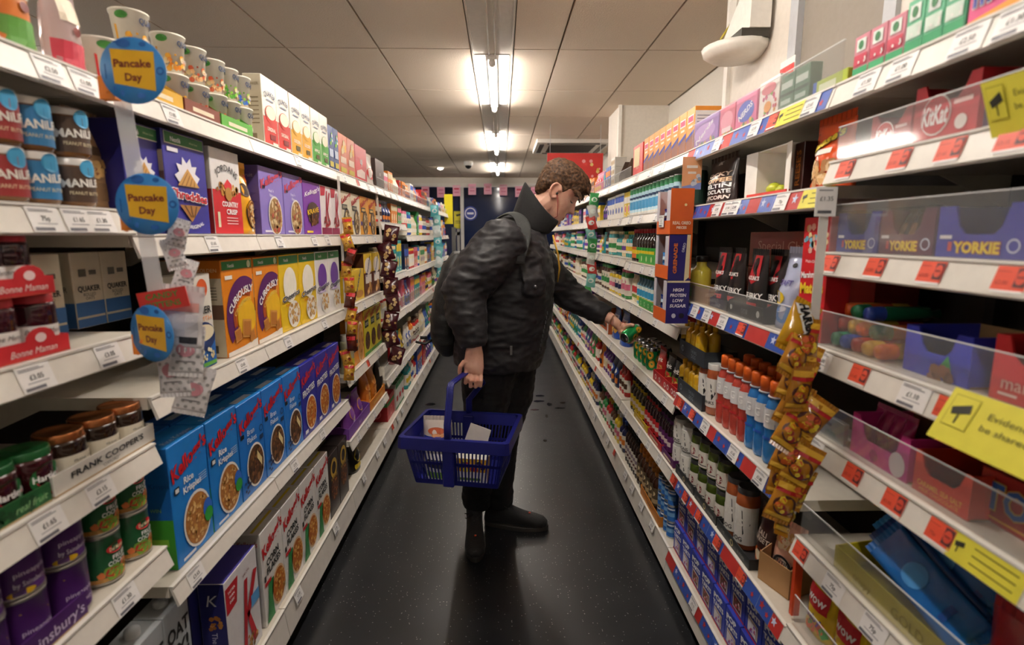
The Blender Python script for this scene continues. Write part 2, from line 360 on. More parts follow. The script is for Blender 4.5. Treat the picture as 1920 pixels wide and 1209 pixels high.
def shelf_unit(side, y0, y1, tops, label, tags=(), promo=False, guards=(), rnd=0, tint=None):
    """one bay: uprights, back, kick plate and its shelves, each with price rail, brackets and tags"""
    X = XL if side == 'L' else XR; s = -1 if side == 'L' else 1; R = random.Random(rnd)
    t = thing('shelving_bay', label, 'shelving', (X, (y0+y1)/2, 0), rz(side), 'shelving bays on the '+('left' if side == 'L' else 'right'))
    W = y1-y0; h = W/2
    b = MB(); b.box(-h, .44, .0, h, .47, 1.86, BACK); link('back_panel', b.mesh('back_panel'), t)
    for q in (-h, h-.012):
        b = MB(); b.box(q, .40, 0, q+.012, .44, 1.86, DARKB); link('upright', b.mesh('upright'), t)
    b = MB(); b.box(-h, .05, 0, h, .07, .085, KICK); link('kick_plate', b.mesh('kick_plate'), t)
    n = len(tops)
    for i, z in enumerate(tops):
        base = z < .25; top = i == 0
        k = (round(W, 3), base)
        if k not in SHELF:
            b = MB(); b.box(-h+.002, .006, -.028, h-.002, .437, 0, CREAM)
            if base: b.box(-h+.002, .01, -.09, h-.002, .03, -.028, CREAM)
            r = MB(); q = .115 if base else .052; r.add([(x, y, zz) for x in (-h+.002, h-.002) for y, zz in ((.006, 0), (0, 0), (-.016, -q+.004), (-.010, -q))], [(0, 1, 2, 3), (7, 6, 5, 4), (0, 4, 5, 1), (1, 5, 6, 2), (2, 6, 7, 3), (3, 7, 4, 0)], RAIL)
            r.box(-h+.002, -.005, -.004, h-.002, .004, .0002, '#f0ece4')
            c = MB(); c.add([(x, y, zz) for x in (-h+.004, -h+.008) for y, zz in ((.24, -.028), (.437, -.028), (.437, -.10), (.40, -.10))], [(0, 1, 2, 3), (7, 6, 5, 4), (0, 4, 5, 1), (1, 5, 6, 2), (2, 6, 7, 3), (3, 7, 4, 0)], CREAM)
            SHELF[k] = (b.mesh('shelf'), r.mesh('price_rail'), c.mesh('bracket'))
        sh, ra, br = SHELF[k]
        so = link('shelf', sh, t, (0, 0, z)); link('price_rail', ra, so)
        if not base:
            link('bracket', br, so); link('bracket', br, so, (W-.012, 0, 0))
        tl = math.atan(.016/.05)
        def on_rail(me, x, nm='price_tag'):
            link(nm, me, so, (x, -.0085, -.024), (-tl if 0 else tl*-1, 0, 0))
        if promo and not top and z > .15 or (promo and top):
            g = G(); x = -h+.01; k_ = 0
            while x < h-.02:
                w_ = min(R.choice((.07, .1, .12)), h-.01-x)
                g.rect(x, -.024, x+w_, .022, BLUE if k_ % 3 else '#b8322e', 1)
                star(g, x+w_*.3, .002, .014, '#c9d2ee' if k_ % 2 else '#b8322e', 2); star(g, x+w_*.75, -.006, .01, '#b8322e', 2)
                x += w_+.001; k_ += 1
            on_rail(g.mesh('promo_strip'), 0, 'promo_strip')
        xs_ = [q for (zi, q, *_r) in tags if zi == i]
        for (zi, px, *kd) in tags:
            if zi != i: continue
            yy = yat(px, X-s*.01, z-.024); lx = (yy-(y0+y1)/2)*(1 if side == 'L' else -1)
            if abs(lx) < h-.02:
                link('price_tag', price_tag(kd[1] if len(kd) > 1 else R.choice(PR), kd[0] if kd else 'w'), so, (lx, -.0092 if not promo else -.0106, -.024), (-tl, 0, 0))
        if not xs_:
            x = -h+R.uniform(.08, .2)
            while x < h-.05:
                kd = 'w' if R.random() > (.35 if promo else .1) else 'r'
                link('price_tag', price_tag(R.choice(PR), kd), so, (x, -.0092 if not promo else -.0106, -.024), (-tl, 0, 0)); x += R.uniform(.16, .34)
        for gi, gh in guards:
            if gi == i:
                k = ('g', round(W, 3), gh)
                if k not in SHELF:
                    b = MB(); b.box(-h+.004, .008, .001, h-.004, .011, gh, clear('#f0f4f4', .07)); b.box(-h+.004, .008, gh, h-.004, .011, gh+.002, clear('#ffffff', .55, .2)); SHELF[k] = b.mesh('acrylic_guard')
                link('acrylic_guard', SHELF[k], so)
    return t
LA = [1.80, 1.552, 1.297, 1.047, .80, .385, .20]
LB = [1.80, 1.503, 1.149, .692, .20]
LD = [1.80, 1.503, 1.144, .80, .465, .20]
LE = [1.80, 1.586, 1.223, .93, .54, .20]
LF = [1.80, 1.50, 1.21, .92, .54, .20]
RA = [1.818, 1.658, 1.464, 1.251, 1.047, .78, .537, .17]
RB = [1.818, 1.608, 1.251, .865, .525, .17]
RC = [1.818, 1.608, 1.357, 1.133, .82, .525, .17]
RD = [1.818, 1.605, 1.37, 1.125, .82, .53, .17]
LY = [-.7, 1.14, 1.71, 2.59, 3.48, 4.4, 5.27, 6.14, 7.01, 7.88]
RY = [-.7, 1.19, 2.10, 3.06, 4.0, 4.95, 5.9, 6.85, 7.8]
shelf_unit('L', LY[0], LY[1], LA, 'near left shelving bay of jars, cans and spreads', [(0, 95), (0, 160, 'w', '£1.00'), (1, 85), (1, 147), (1, 190), (2, 68, 'w', '£3.05'), (2, 205, 'w', '£3.05'), (3, 92, 'w', '£1.65'), (3, 190, 'w', '£3.15'), (4, 237, 'w', '£1.30'), (5, 340), (6, 300)], rnd=1)
shelf_unit('L', LY[1], LY[2], LB, 'narrow left cereal bay with the hanging pancake strip', [(0, 323), (1, 400), (2, 455, 'w', '£3.65'), (3, 368, 'w', '£3.65'), (4, 480)], rnd=2)
shelf_unit('L', LY[2], LY[3], LB, 'left shelving bay full of cereal boxes', [(0, 470), (0, 560), (1, 485), (1, 525), (1, 590), (1, 615), (2, 541), (2, 609), (3, 553, 'w', '£2.50'), (3, 605), (4, 560, 'w', '£2.50'), (4, 630)], rnd=3)
shelf_unit('L', LY[3], LY[4], LD, 'left bay of wheat biscuits and bagged snacks', rnd=4)
for i in range(4, 9):
    shelf_unit('L', LY[i], LY[i+1], LE if i == 4 else LF, f'far left shelving bay of assorted packets, {ORD[i-4]} beyond the cereal', guards=((0, .06), (3, .09), (4, .09)) if i < 6 else ((0, .06),), rnd=5+i)
shelf_unit('R', RY[0], RY[1], RA, 'near right shelving bay of chocolate and sweets', [(0, 1625), (0, 1690), (0, 1815), (0, 1905), (1, 1584, 'r'), (1, 1685, 'r'), (1, 1780, 'r'), (1, 1900, 'r'), (2, 1556, 'r'), (2, 1640, 'r'), (2, 1745, 'r'), (2, 1895, 'r'), (3, 1540), (3, 1610, 'r'), (3, 1712, 'w', '£1.10'), (3, 1778, 'r'), (4, 1525), (4, 1598, 'r'), (4, 1675, 'r'), (4, 1762, 'r'), (4, 1845, 'y'), (5, 1500, 'r'), (5, 1562, 'w', '75p'), (5, 1637, 'w', '75p'), (6, 1470)], guards=((1, .07), (2, .1), (3, .08), (4, .08), (5, .08), (6, .08)), rnd=20)
shelf_unit('R', RY[1], RY[2], RB, 'right bay of american groceries with blue star price rails', [(0, 1345), (0, 1415), (0, 1450, 'r'), (0, 1482, 'y'), (0, 1520), (1, 1345), (1, 1365), (1, 1378), (1, 1465), (1, 1530, 'y'), (2, 1303), (2, 1325), (2, 1355), (2, 1390, 'r'), (3, 1275, 'r'), (3, 1298, 'r'), (3, 1322, 'w', '£1.80'), (3, 1375, 'w', '£1.65'), (3, 1425, 'w', '£1.80'), (4, 1262, 'r'), (4, 1285, 'r'), (4, 1310, 'r'), (4, 1345, 'r'), (4, 1390, 'r'), (5, 1250), (5, 1300)], promo=True, guards=((0, .09), (2, .07)), rnd=21)
shelf_unit('R', RY[2], RY[3], RC, 'right shelving bay of sauces, bottles and drink cans', rnd=22)
for i in range(3, 8):
    shelf_unit('R', RY[i], RY[i+1], RD, f'far right shelving bay of bottles and packets, {ORD[i-3]} beyond the sauces', guards=((0, .06),), rnd=23+i)
# ================================================================ the shopper
def loft(b, secs, m=None, n=24, ex=2.0):
    """closed skin through sections (centre, half axis u, half axis v)"""
    vs = []; fs = []
    for c, u, v in secs:
        c, u, v = Vector(c), Vector(u), Vector(v)
        for k in range(n):
            a = 2*math.pi*k/n; ca, sa = math.cos(a), math.sin(a)
            vs.append(c+u*math.copysign(abs(ca)**(2/ex), ca)+v*math.copysign(abs(sa)**(2/ex), sa))
    for i in range(len(secs)-1):
        for k in range(n):
            j = (k+1) % n; fs.append((i*n+k, i*n+j, (i+1)*n+j, (i+1)*n+k))
    fs += [tuple(reversed(range(n))), tuple(range((len(secs)-1)*n, len(secs)*n))]
    b.add(vs, fs, m or '#808080', True); return b
def fuse(b, name, m, voxel, smooth=4, disp=None, factor=.5):
    """weld overlapping skins into one continuous surface"""
    me = b.mesh('raw'); me.materials.clear(); o = bpy.data.objects.new('raw', me); COL.objects.link(o)
    r = o.modifiers.new('r', 'REMESH'); r.mode = 'VOXEL'; r.voxel_size = voxel; r.use_smooth_shade = True
    s = o.modifiers.new('s', 'SMOOTH'); s.iterations = smooth; s.factor = factor
    dg = bpy.context.evaluated_depsgraph_get(); dg.update()
    out = bpy.data.meshes.new_from_object(o.evaluated_get(dg)); out.name = name
    bpy.data.objects.remove(o); bpy.data.meshes.remove(me)
    if disp:
        ns = [v.normal.copy() for v in out.vertices]
        for v, nn in zip(out.vertices, ns): v.co += nn*disp(v.co, nn)
    out.materials.clear(); out.materials.append(m); out.polygons.foreach_set('use_smooth', [True]*len(out.polygons)); out.update()
    return out
def skin_mat():
    m = bpy.data.materials.new('skin'); m.use_nodes = True; nt = m.node_tree; b = nt.nodes['Principled BSDF']
    n = nt.nodes.new('ShaderNodeTexNoise'); n.inputs['Scale'].default_value = 18; n.inputs['Detail'].default_value = 4
    tc = nt.nodes.new('ShaderNodeTexCoord'); nt.links.new(tc.outputs['Object'], n.inputs['Vector'])
    r = nt.nodes.new('ShaderNodeValToRGB'); nt.links.new(n.outputs['Fac'], r.inputs['Fac'])
    r.color_ramp.elements[0].position = .35; r.color_ramp.elements[0].color = lin('#cf9680'); r.color_ramp.elements[1].position = .65; r.color_ramp.elements[1].color = lin('#e2b39c')
    nt.links.new(r.outputs[0], b.inputs['Base Color']); b.inputs['Roughness'].default_value = .5
    b.inputs['Subsurface Weight'].default_value = .1; b.inputs['Subsurface Radius'].default_value = (.01, .004, .002); b.inputs['Subsurface Scale'].default_value = .5
    return m
def cloth(h, rough=.6, scale=60, st=.3, sheen=.3):
    m = bpy.data.materials.new('cloth'); m.use_nodes = True; nt = m.node_tree; b = nt.nodes['Principled BSDF']
    b.inputs['Roughness'].default_value = rough; b.inputs['Sheen Weight'].default_value = sheen; b.inputs['Base Color'].default_value = lin(h)
    n = nt.nodes.new('ShaderNodeTexNoise'); n.inputs['Scale'].default_value = scale; n.inputs['Detail'].default_value = 5
    tc = nt.nodes.new('ShaderNodeTexCoord'); nt.links.new(tc.outputs['Object'], n.inputs['Vector'])
    bp = nt.nodes.new('ShaderNodeBump'); bp.inputs['Strength'].default_value = st; bp.inputs['Distance'].default_value = .004
    nt.links.new(n.outputs['Fac'], bp.inputs['Height']); nt.links.new(bp.outputs['Normal'], b.inputs['Normal']); return m
SKIN = skin_mat(); JKT = cloth('#141217', .62, 30, .35, .04); TRS = cloth('#08080a', .75, 80, .3, .03); BPK = cloth('#0e0f0f', .6, 220, .4, .05)
V = Vector
person = thing('person', 'person in black padded jacket reaching for a can, basket in hand', 'person', (0, 0, 0))
HC = V((.262, 2.5, 1.695)); HP = math.radians(38)
HM = Matrix.Translation(HC)@Matrix.Rotation(math.radians(-4), 4, 'Z')@Matrix.Rotation(HP, 4, 'Y')
HT = [(-.124, .070, .020, .018), (-.117, .090, .0, .036), (-.10, .097, -.012, .049), (-.08, .095, -.03, .057), (-.055, .0925, -.05, .064), (-.03, .091, -.07, .068), (-.005, .088, -.086, .071), (.02, .0885, -.097, .074), (.042, .096, -.102, .076), (.065, .094, -.103, .076), (.088, .078, -.094, .069), (.106, .05, -.072, .053), (.118, .01, -.04, .028), (.122, -.01, -.02, .006)]
def head_at(z):
    for (a, b_) in zip(HT, HT[1:]):
        if a[0] <= z <= b_[0]:
            t = (z-a[0])/(b_[0]-a[0]); return [a[i]+(b_[i]-a[i])*t for i in (1, 2, 3)]
def face_f(y, z):
    g = lambda d, s_: math.exp(-(d/s_)**2)
    nz = max(0, min(1, (.03-z)/.066)) if z > -.036 else max(0, 1-(-.036-z)/.012)       # nose ridge grows to the tip
    f = .033*nz*g(y, .009+.008*nz)
    f += .007*g(z+.070, .006)*g(y, .02)+.007*g(z+.083, .006)*g(y, .018)-.005*g(z+.0765, .003)*g(y, .022)-.006*g(z+.094, .007)*g(y, .02)
    f += -.012*g(z-.010, .013)*g(abs(y)-.034, .016)+.006*g(z-.006, .007)*g(abs(y)-.034, .011)+.005*g(z-.034, .008)*g(abs(y)-.03, .02)+.006*g(z+.112, .012)*g(y, .018)
    return f+.004*g(z+.02, .02)*g(abs(y)-.045, .016)
def face_pt(y, z, out=0.):
    xf, xb, wd = head_at(z); sa = min(.999, (abs(y)/wd)**(1/.9)); ca = math.sqrt(1-sa*sa)
    return HM@V(((xf+xb)/2+(xf-xb)/2*ca**.85+face_f(y, z)+out, y, z))
def head_surf(grow=0.):
    vs = []; fs = []; n = 40; zs = []
    at = head_at
    N = 64; zz = [-.124+(.246)*(1-math.cos(math.pi*i/N))/2 for i in range(N+1)]
    for z in zz:
        xf, xb, wd = at(min(max(z, -.1239), .1219))
        for k in range(n):
            a = 2*math.pi*k/n; ca, sa = math.cos(a), math.sin(a)
            x = (xf+xb)/2+(xf-xb)/2*math.copysign(abs(ca)**.85, ca); y = wd*math.copysign(abs(sa)**.9, sa)
            if ca > 0:
                f = face_f(y, z)
                x += f
            vs.append(HM@V((x, y, z)))
    for i in range(len(zz)-1):
        for k in range(n):
            j = (k+1) % n; fs.append((i*n+k, i*n+j, (i+1)*n+j, (i+1)*n+k))
    fs += [tuple(reversed(range(n))), tuple(range((len(zz)-1)*n, len(zz)*n))]
    return vs, fs
bd = MB(); vs, fs = head_surf(); bd.add(vs, fs, '#808080', True)
# ears
for s_ in (-1, 1):
    ring = [HM@V((-.012+.006*math.cos(a)*1.0-.017*math.sin(a)*.25+.016*math.cos(a), s_*(.076+.010*max(0, -math.cos(a))), -.008+.031*math.sin(a))) for a in [math.radians(q) for q in range(20, 350, 22)]]
    bd.tube(ring, [.0062]*len(ring), '#808080', 8)
    loft(bd, [(HM@V((-.012, s_*.066, -.008)), HM.to_3x3()@V((.017, 0, 0)), HM.to_3x3()@V((0, 0, .027))), (HM@V((-.014, s_*.078, -.008)), HM.to_3x3()@V((.014, 0, 0)), HM.to_3x3()@V((0, 0, .024)))], n=12)
# neck, core, limbs under the clothes
SHN, SHF = V((.02, 2.31, 1.47)), V((.09, 2.70, 1.46))
pel = V((-.02, 2.5, .95)); chest = V((.06, 2.5, 1.33))
bd.tube([pel, V((0, 2.5, 1.12)), chest, V((.09, 2.5, 1.50)), V((.15, 2.5, 1.60)), V((.235, 2.5, 1.665))], [.13, .125, .14, .075, .062, .066], '#808080', 16)
ELN, WRN = aty(872, 560, 2.22), aty(889, 648, 2.15)
ELF, WRF = V((.36, 2.74, 1.19)), V((.555, 2.615, 1.085))
bd.tube([V((.05, 2.5, 1.45)), SHN, ELN, WRN], [.07, .055, .042, .029], '#808080', 12)
bd.tube([V((.07, 2.5, 1.45)), SHF, ELF, WRF], [.07, .055, .042, .029], '#808080', 12)
KN1, AN1 = V((-.10, 2.47, .50)), V((-.135, 2.545, .10)); KN2, AN2 = V((.0, 2.62, .50)), V((-.02, 2.60, .10))
bd.tube([pel, V((-.05, 2.42, .85)), KN1, AN1, V((-.133, 2.46, .05))], [.12, .085, .055, .036, .022], '#808080', 12)
bd.tube([pel, V((.02, 2.59, .85)), KN2, AN2, V((.04, 2.59, .05))], [.12, .085, .055, .036, .022], '#808080', 12)
# near hand closed round the basket handle; the grip runs towards the camera and right
HG = aty(872, 700, 2.13)                                  # where the handle bar passes through the fist
def finger(pts, r0=.0095, r1=.0072):
    n_ = len(pts); bd.tube(pts, [r0+(r1-r0)*i/(n_-1) for i in range(n_)], '#808080', 8)
PN = aty(888, 676, 2.14)
loft(bd, [(WRN+V((0, 0, .01)), V((.03, 0, 0)), V((0, .022, 0))), (WRN+V((.0, 0, -.035)), V((.038, 0, 0)), V((0, .022, 0))), (PN+V((.0, 0, -.025)), V((.043, 0, -.006)), V((0, .019, 0))), (PN+V((.0, -.002, -.05)), V((.038, 0, -.008)), V((0, .015, 0)))], n=16)
hx = PN+V((0, 0, -.05))
for i, (dx, ln) in enumerate(((-.031, .9), (-.011, 1.), (.010, .95), (.030, .8))):
    a = hx+V((dx, -.004, .006*(i == 0)-.004*i))
    finger([a, a+V((0, -.020*ln, -.024*ln)), a+V((-.002, -.012, -.052*ln)), a+V((-.004, .016, -.056*ln)), a+V((-.004, .03, -.036*ln))])
a = PN+V((-.036, -.005, .0)); finger([a, a+V((-.018, -.008, -.022)), a+V((-.022, -.004, -.046)), a+V((-.018, .0, -.062))], .011, .0085)
# far hand round the can
CAN0, CAN1 = aty(1170, 634, 2.53), aty(1203, 611, 2.62)   # axis from the near end to the far end
cax = (CAN1-CAN0).normalized(); CAN1 = CAN0+cax*.115; CR = .031
up = (V((0, 0, 1))-cax*cax.z).normalized(); sd = cax.cross(up).normalized()      # sd points to the right, away from the arm
if sd.x < 0: sd = -sd
cm = CAN0+cax*.062
palm = cm-sd*(CR+.020)+up*.012
loft(bd, [(WRF, V((0, .028, .01)), V((.006, 0, .024))), (WRF.lerp(palm, .55), V((0, .036, .0)), V((.012, 0, .022))), (palm, cax*.04, up*.028), (palm+sd*.012+up*.012, cax*.036, up*.02)], n=16)
for i, q in enumerate((.034, .012, -.010, -.030)):
    c0 = cm+cax*q; pts = []
    for k, ang in enumerate((150, 190, 230, 268, 300)):      # under and round the far side
        a = math.radians(ang+ (6 if i == 3 else 0)); pts.append(c0+(sd*math.cos(a)+up*math.sin(a))*(CR+.009))
    finger([palm+cax*q*.9-up*.005]+pts, .0098, .0072)
c0 = cm+cax*-.004; pts = [palm+up*.02-cax*.01]
for ang in (140, 112, 88, 66): a = math.radians(ang); pts.append(c0+cax*.006*(140-ang)/30+(sd*math.cos(a)+up*math.sin(a))*(CR+.0105))
finger(pts, .0125, .0092)
body = link('body', fuse(bd, 'body', SKIN, .0036, 3), person); body['label'] = 'pale skin of face, neck and hands'
# face details
def hp(x, y, z): return HM@V((x, y, z))
b = MB()
for s_ in (-1, 1): b.tube([face_pt(s_*q, z_, .0005) for q, z_ in ((.054, .029), (.045, .036), (.034, .038), (.023, .035), (.015, .031))], [.002, .0035, .0042, .004, .0025], '#3b2a20', 8)
link('eyebrows', b.mesh('eyebrows'), body)
b = MB()
for s_ in (-1, 1): b.tube([face_pt(s_*q, z_, .0004) for q, z_ in ((.049, .001), (.042, -.001), (.034, -.002), (.026, -.001), (.02, .002))], [.001, .0022, .0026, .002, .001], '#241a16', 6)
link('lashes', b.mesh('lashes'), body)
b = MB(); b.tube([face_pt(q, -.0765, .0005) for q in (-.024, -.016, -.008, 0, .008, .016, .024)], [.0015, .0036, .0046, .0048, .0046, .0036, .0015], mat('#b56a5e', .45), 8, flat=1.3); link('lips', b.mesh('lips'), body)
# hair: short on the sides, longer and swept forward on top
hr = bpy.data.materials.new('hair'); hr.use_nodes = True; nt = hr.node_tree; q = nt.nodes['Principled BSDF']; q.inputs['Roughness'].default_value = .6; q.inputs['Specular IOR Level'].default_value = .25
tc = nt.nodes.new('ShaderNodeTexCoord'); nz = nt.nodes.new('ShaderNodeTexNoise'); nz.inputs['Scale'].default_value = 95; nz.inputs['Detail'].default_value = 6; nt.links.new(tc.outputs['Object'], nz.inputs['Vector'])
rp = nt.nodes.new('ShaderNodeValToRGB'); rp.color_ramp.elements[0].color = lin('#2a1d14'); rp.color_ramp.elements[1].color = lin('#6a4c34'); rp.color_ramp.elements[0].position = .35; rp.color_ramp.elements[1].position = .7
nt.links.new(nz.outputs[0], rp.inputs[0]); nt.links.new(rp.outputs[0], q.inputs[0])
bp = nt.nodes.new('ShaderNodeBump'); bp.inputs['Strength'].default_value = .5; bp.inputs['Distance'].default_value = .004; nt.links.new(nz.outputs[0], bp.inputs['Height']); nt.links.new(bp.outputs[0], q.inputs['Normal'])
hb = MB(); secs = []
R3 = HM.to_3x3()
for z, xf, xb, wd in [(-.062, -.052, -.086, .046), (-.045, -.036, -.097, .062), (-.02, -.026, -.106, .071), (.0, .012, -.112, .077), (.02, .05, -.116, .080), (.044, .080, -.119, .083), (.060, .103, -.120, .084), (.075, .116, -.119, .084), (.098, .113, -.110, .080), (.118, .098, -.095, .070), (.134, .07, -.07, .052), (.143, .03, -.035, .026)]:
    secs.append((HM@V(((xf+xb)/2, 0, z)), R3@V(((xf-xb)/2, 0, 0)), R3@V((0, wd, 0))))
loft(hb, secs, n=36, ex=2.3)
rr = random.Random(4)
for k in range(150):                                       # separate locks combed forward
    a = rr.uniform(-1.45, 1.45); x0 = rr.uniform(-.10, .085); y0 = .072*math.sin(a)*(1 if abs(x0) < .07 else .8); z0 = .02+.105*math.cos(a)*(1-(x0/.16)**2)
    p0 = V((x0, y0*1.02, max(z0, .035)+.004)); l = rr.uniform(.022, .04); yw = rr.uniform(-.008, .008)
    hb.tube([HM@p0, HM@(p0+V((l*.5, yw*.5, .006))), HM@(p0+V((l, yw, -.002-.002*(x0 > .05)))), HM@(p0+V((l*1.25, yw*1.5, -.008-.006*(x0 > .05))))], [.007, .0075, .005, .002], '#808080', 6)
for s_ in (-1, 1): loft(hb, [(HM@V((.012, s_*.072, .03)), R3@V((.02, 0, 0)), R3@V((0, .008, 0))), (HM@V((.012, s_*.0705, .012)), R3@V((.012, 0, 0)), R3@V((0, .005, 0))), (HM@V((.010, s_*.069, .0)), R3@V((.007, 0, 0)), R3@V((0, .003, 0)))], n=10)
ho = link('hair', fuse(hb, 'hair', hr, .0035, 2, lambda p, n_: .0032*noise.noise(V((p.x*70+p.z*30, p.y*130, p.z*70)))), person); ho['label'] = 'short tousled brown hair'
# earphone with red cable
b = MB(); e0 = hp(.002, -.086, -.014); b.tube([e0+V((0, .012, 0)), e0+V((0, -.008, 0))], [.004, .005], '#0c0c0c', 8)
b.tube([e0+V((0, -.004, -.004)), e0+V((.004, -.006, -.05)), e0+V((.002, -.004, -.10)), e0+V((-.03, .0, -.118)), e0+V((-.05, .02, -.12))], .0016, '#8c1f1c', 6); link('earphone', b.mesh('earphone'), person)
# jacket
def wr(amp, sc, seed):
    def f(p, n_):
        q = V((p.x*sc+seed, p.y*sc, p.z*sc*2.0)); a = noise.noise(q); r = 1-abs(noise.noise(q*1.7+V((3, 1, 7))))*2
        return amp*(a*.9+r*.6)
    return f
jb = MB()
loft(jb, [(V((-.015, 2.5, .895)), V((.205, 0, 0)), V((0, .225, 0))), (V((-.012, 2.5, .94)), V((.212, 0, 0)), V((0, .235, 0))), (V((.0, 2.5, 1.05)), V((.222, 0, -.01)), V((0, .24, 0))), (V((.02, 2.5, 1.2)), V((.222, 0, -.03)), V((0, .24, 0))), (V((.045, 2.5, 1.34)), V((.205, 0, -.05)), V((0, .24, 0))), (V((.06, 2.5, 1.44)), V((.175, 0, -.05)), V((0, .225, 0))), (V((.085, 2.5, 1.51)), V((.13, 0, -.05)), V((0, .17, 0))), (V((.115, 2.5, 1.56)), V((.09, 0, -.04)), V((0, .105, 0)))], n=32, ex=2.4)
def limb(pts, rad, n=16):
    jb.tube(pts, rad, '#808080', n)
limb([V((.03, 2.40, 1.46)), SHN+V((-.005, 0, .0)), SHN.lerp(ELN, .5)+V((-.025, -.015, 0)), ELN+V((-.008, 0, .02)), ELN.lerp(WRN, .45)+V((-.004, 0, 0)), ELN.lerp(WRN, .8), WRN+V((0, 0, -.005))], [.105, .112, .108, .095, .083, .066, .052])
limb([V((.07, 2.62, 1.45)), SHF, SHF.lerp(ELF, .55), ELF, ELF.lerp(WRF, .5), WRF.lerp(ELF, .12)], [.10, .10, .088, .078, .062, .048])
# pocket flap, placket
loft(jb, [(V((.13, 2.285, 1.40)), V((.055, .02, 0)), V((0, 0, .02))), (V((.145, 2.262, 1.31)), V((.055, .02, 0)), V((0, .012, .0))), (V((.14, 2.268, 1.25)), V((.05, .02, 0)), V((0, .01, 0)))], n=12, ex=4)
jk = link('jacket', fuse(jb, 'jacket', JKT, .0075, 7, lambda p, n_: wr(.0075, 9., 2)(p, n_)+.0045*noise.noise(V((p.x*26, p.y*18, p.z*60)))-.003*abs(noise.noise(V((p.x*40+5, p.y*30, p.z*85))))), person); jk['label'] = 'black padded jacket with puffy sleeves'
cb = MB()                                                  # high stand collar, open at the throat
N = 26; vs = []; fs = []
for i in range(N+1):
    a = math.radians(38+(322-38)*i/N); ca, sa = math.cos(a), math.sin(a)
    back = (1-ca)/2
    lo = V((.135+.092*ca, 2.5+.112*sa, 1.515-.02*ca)); hi = V((.200+.080*ca, 2.5+.094*sa, 1.55+.20*back**1.7+.01*(1-back)))
    o_ = V((ca, sa, 0))*.012
    vs += [lo, hi, hi+o_, lo+o_*1.2]
for i in range(N):
    for k in range(4): j = (k+1) % 4; fs.append((4*i+k, 4*i+j, 4*i+4+j, 4*i+4+k))
fs += [(0, 1, 2, 3), (4*N+3, 4*N+2, 4*N+1, 4*N)]
cb.add(vs, fs, cloth('#070708', .85, 120, .3, .05), True)
col_ = link('collar', cb.mesh('collar'), jk); col_.modifiers.new('s', 'SUBSURF').render_levels = 2
b = MB(); b.tube([V((.222, 2.30, 1.50)), V((.243, 2.285, 1.42)), V((.252, 2.292, 1.36)), V((.245, 2.30, 1.30))], [.011, .012, .011, .007], mat('#c99a2c', .5), 8, flat=.35); link('lanyard', b.mesh('lanyard'), person)['label'] = 'yellow strap showing at the open neck'
b = MB()
for i in range(9): p = V((.20-.004*i, 2.268-.0005*i, 1.17-.02*i)); b.box(p.x-.002, p.y-.004, p.z-.007, p.x+.002, p.y, p.z+.007, '#3a3a3c')
b.lathe([(0, .006, None), (.008, .005, mat('#7a7a7c', .3, .8)), (.008, 0, mat('#7a7a7c', .3, .8))], 12, Matrix.Translation(V((.145, 2.247, 1.285)))@Matrix.Rotation(math.pi/2, 4, 'X'))
b.box(.038, 2.246, .99, .048, 2.252, 1.03, mat('#8a8a8c', .3, .8))
link('zip_and_popper', b.mesh('zip_and_popper'), jk)
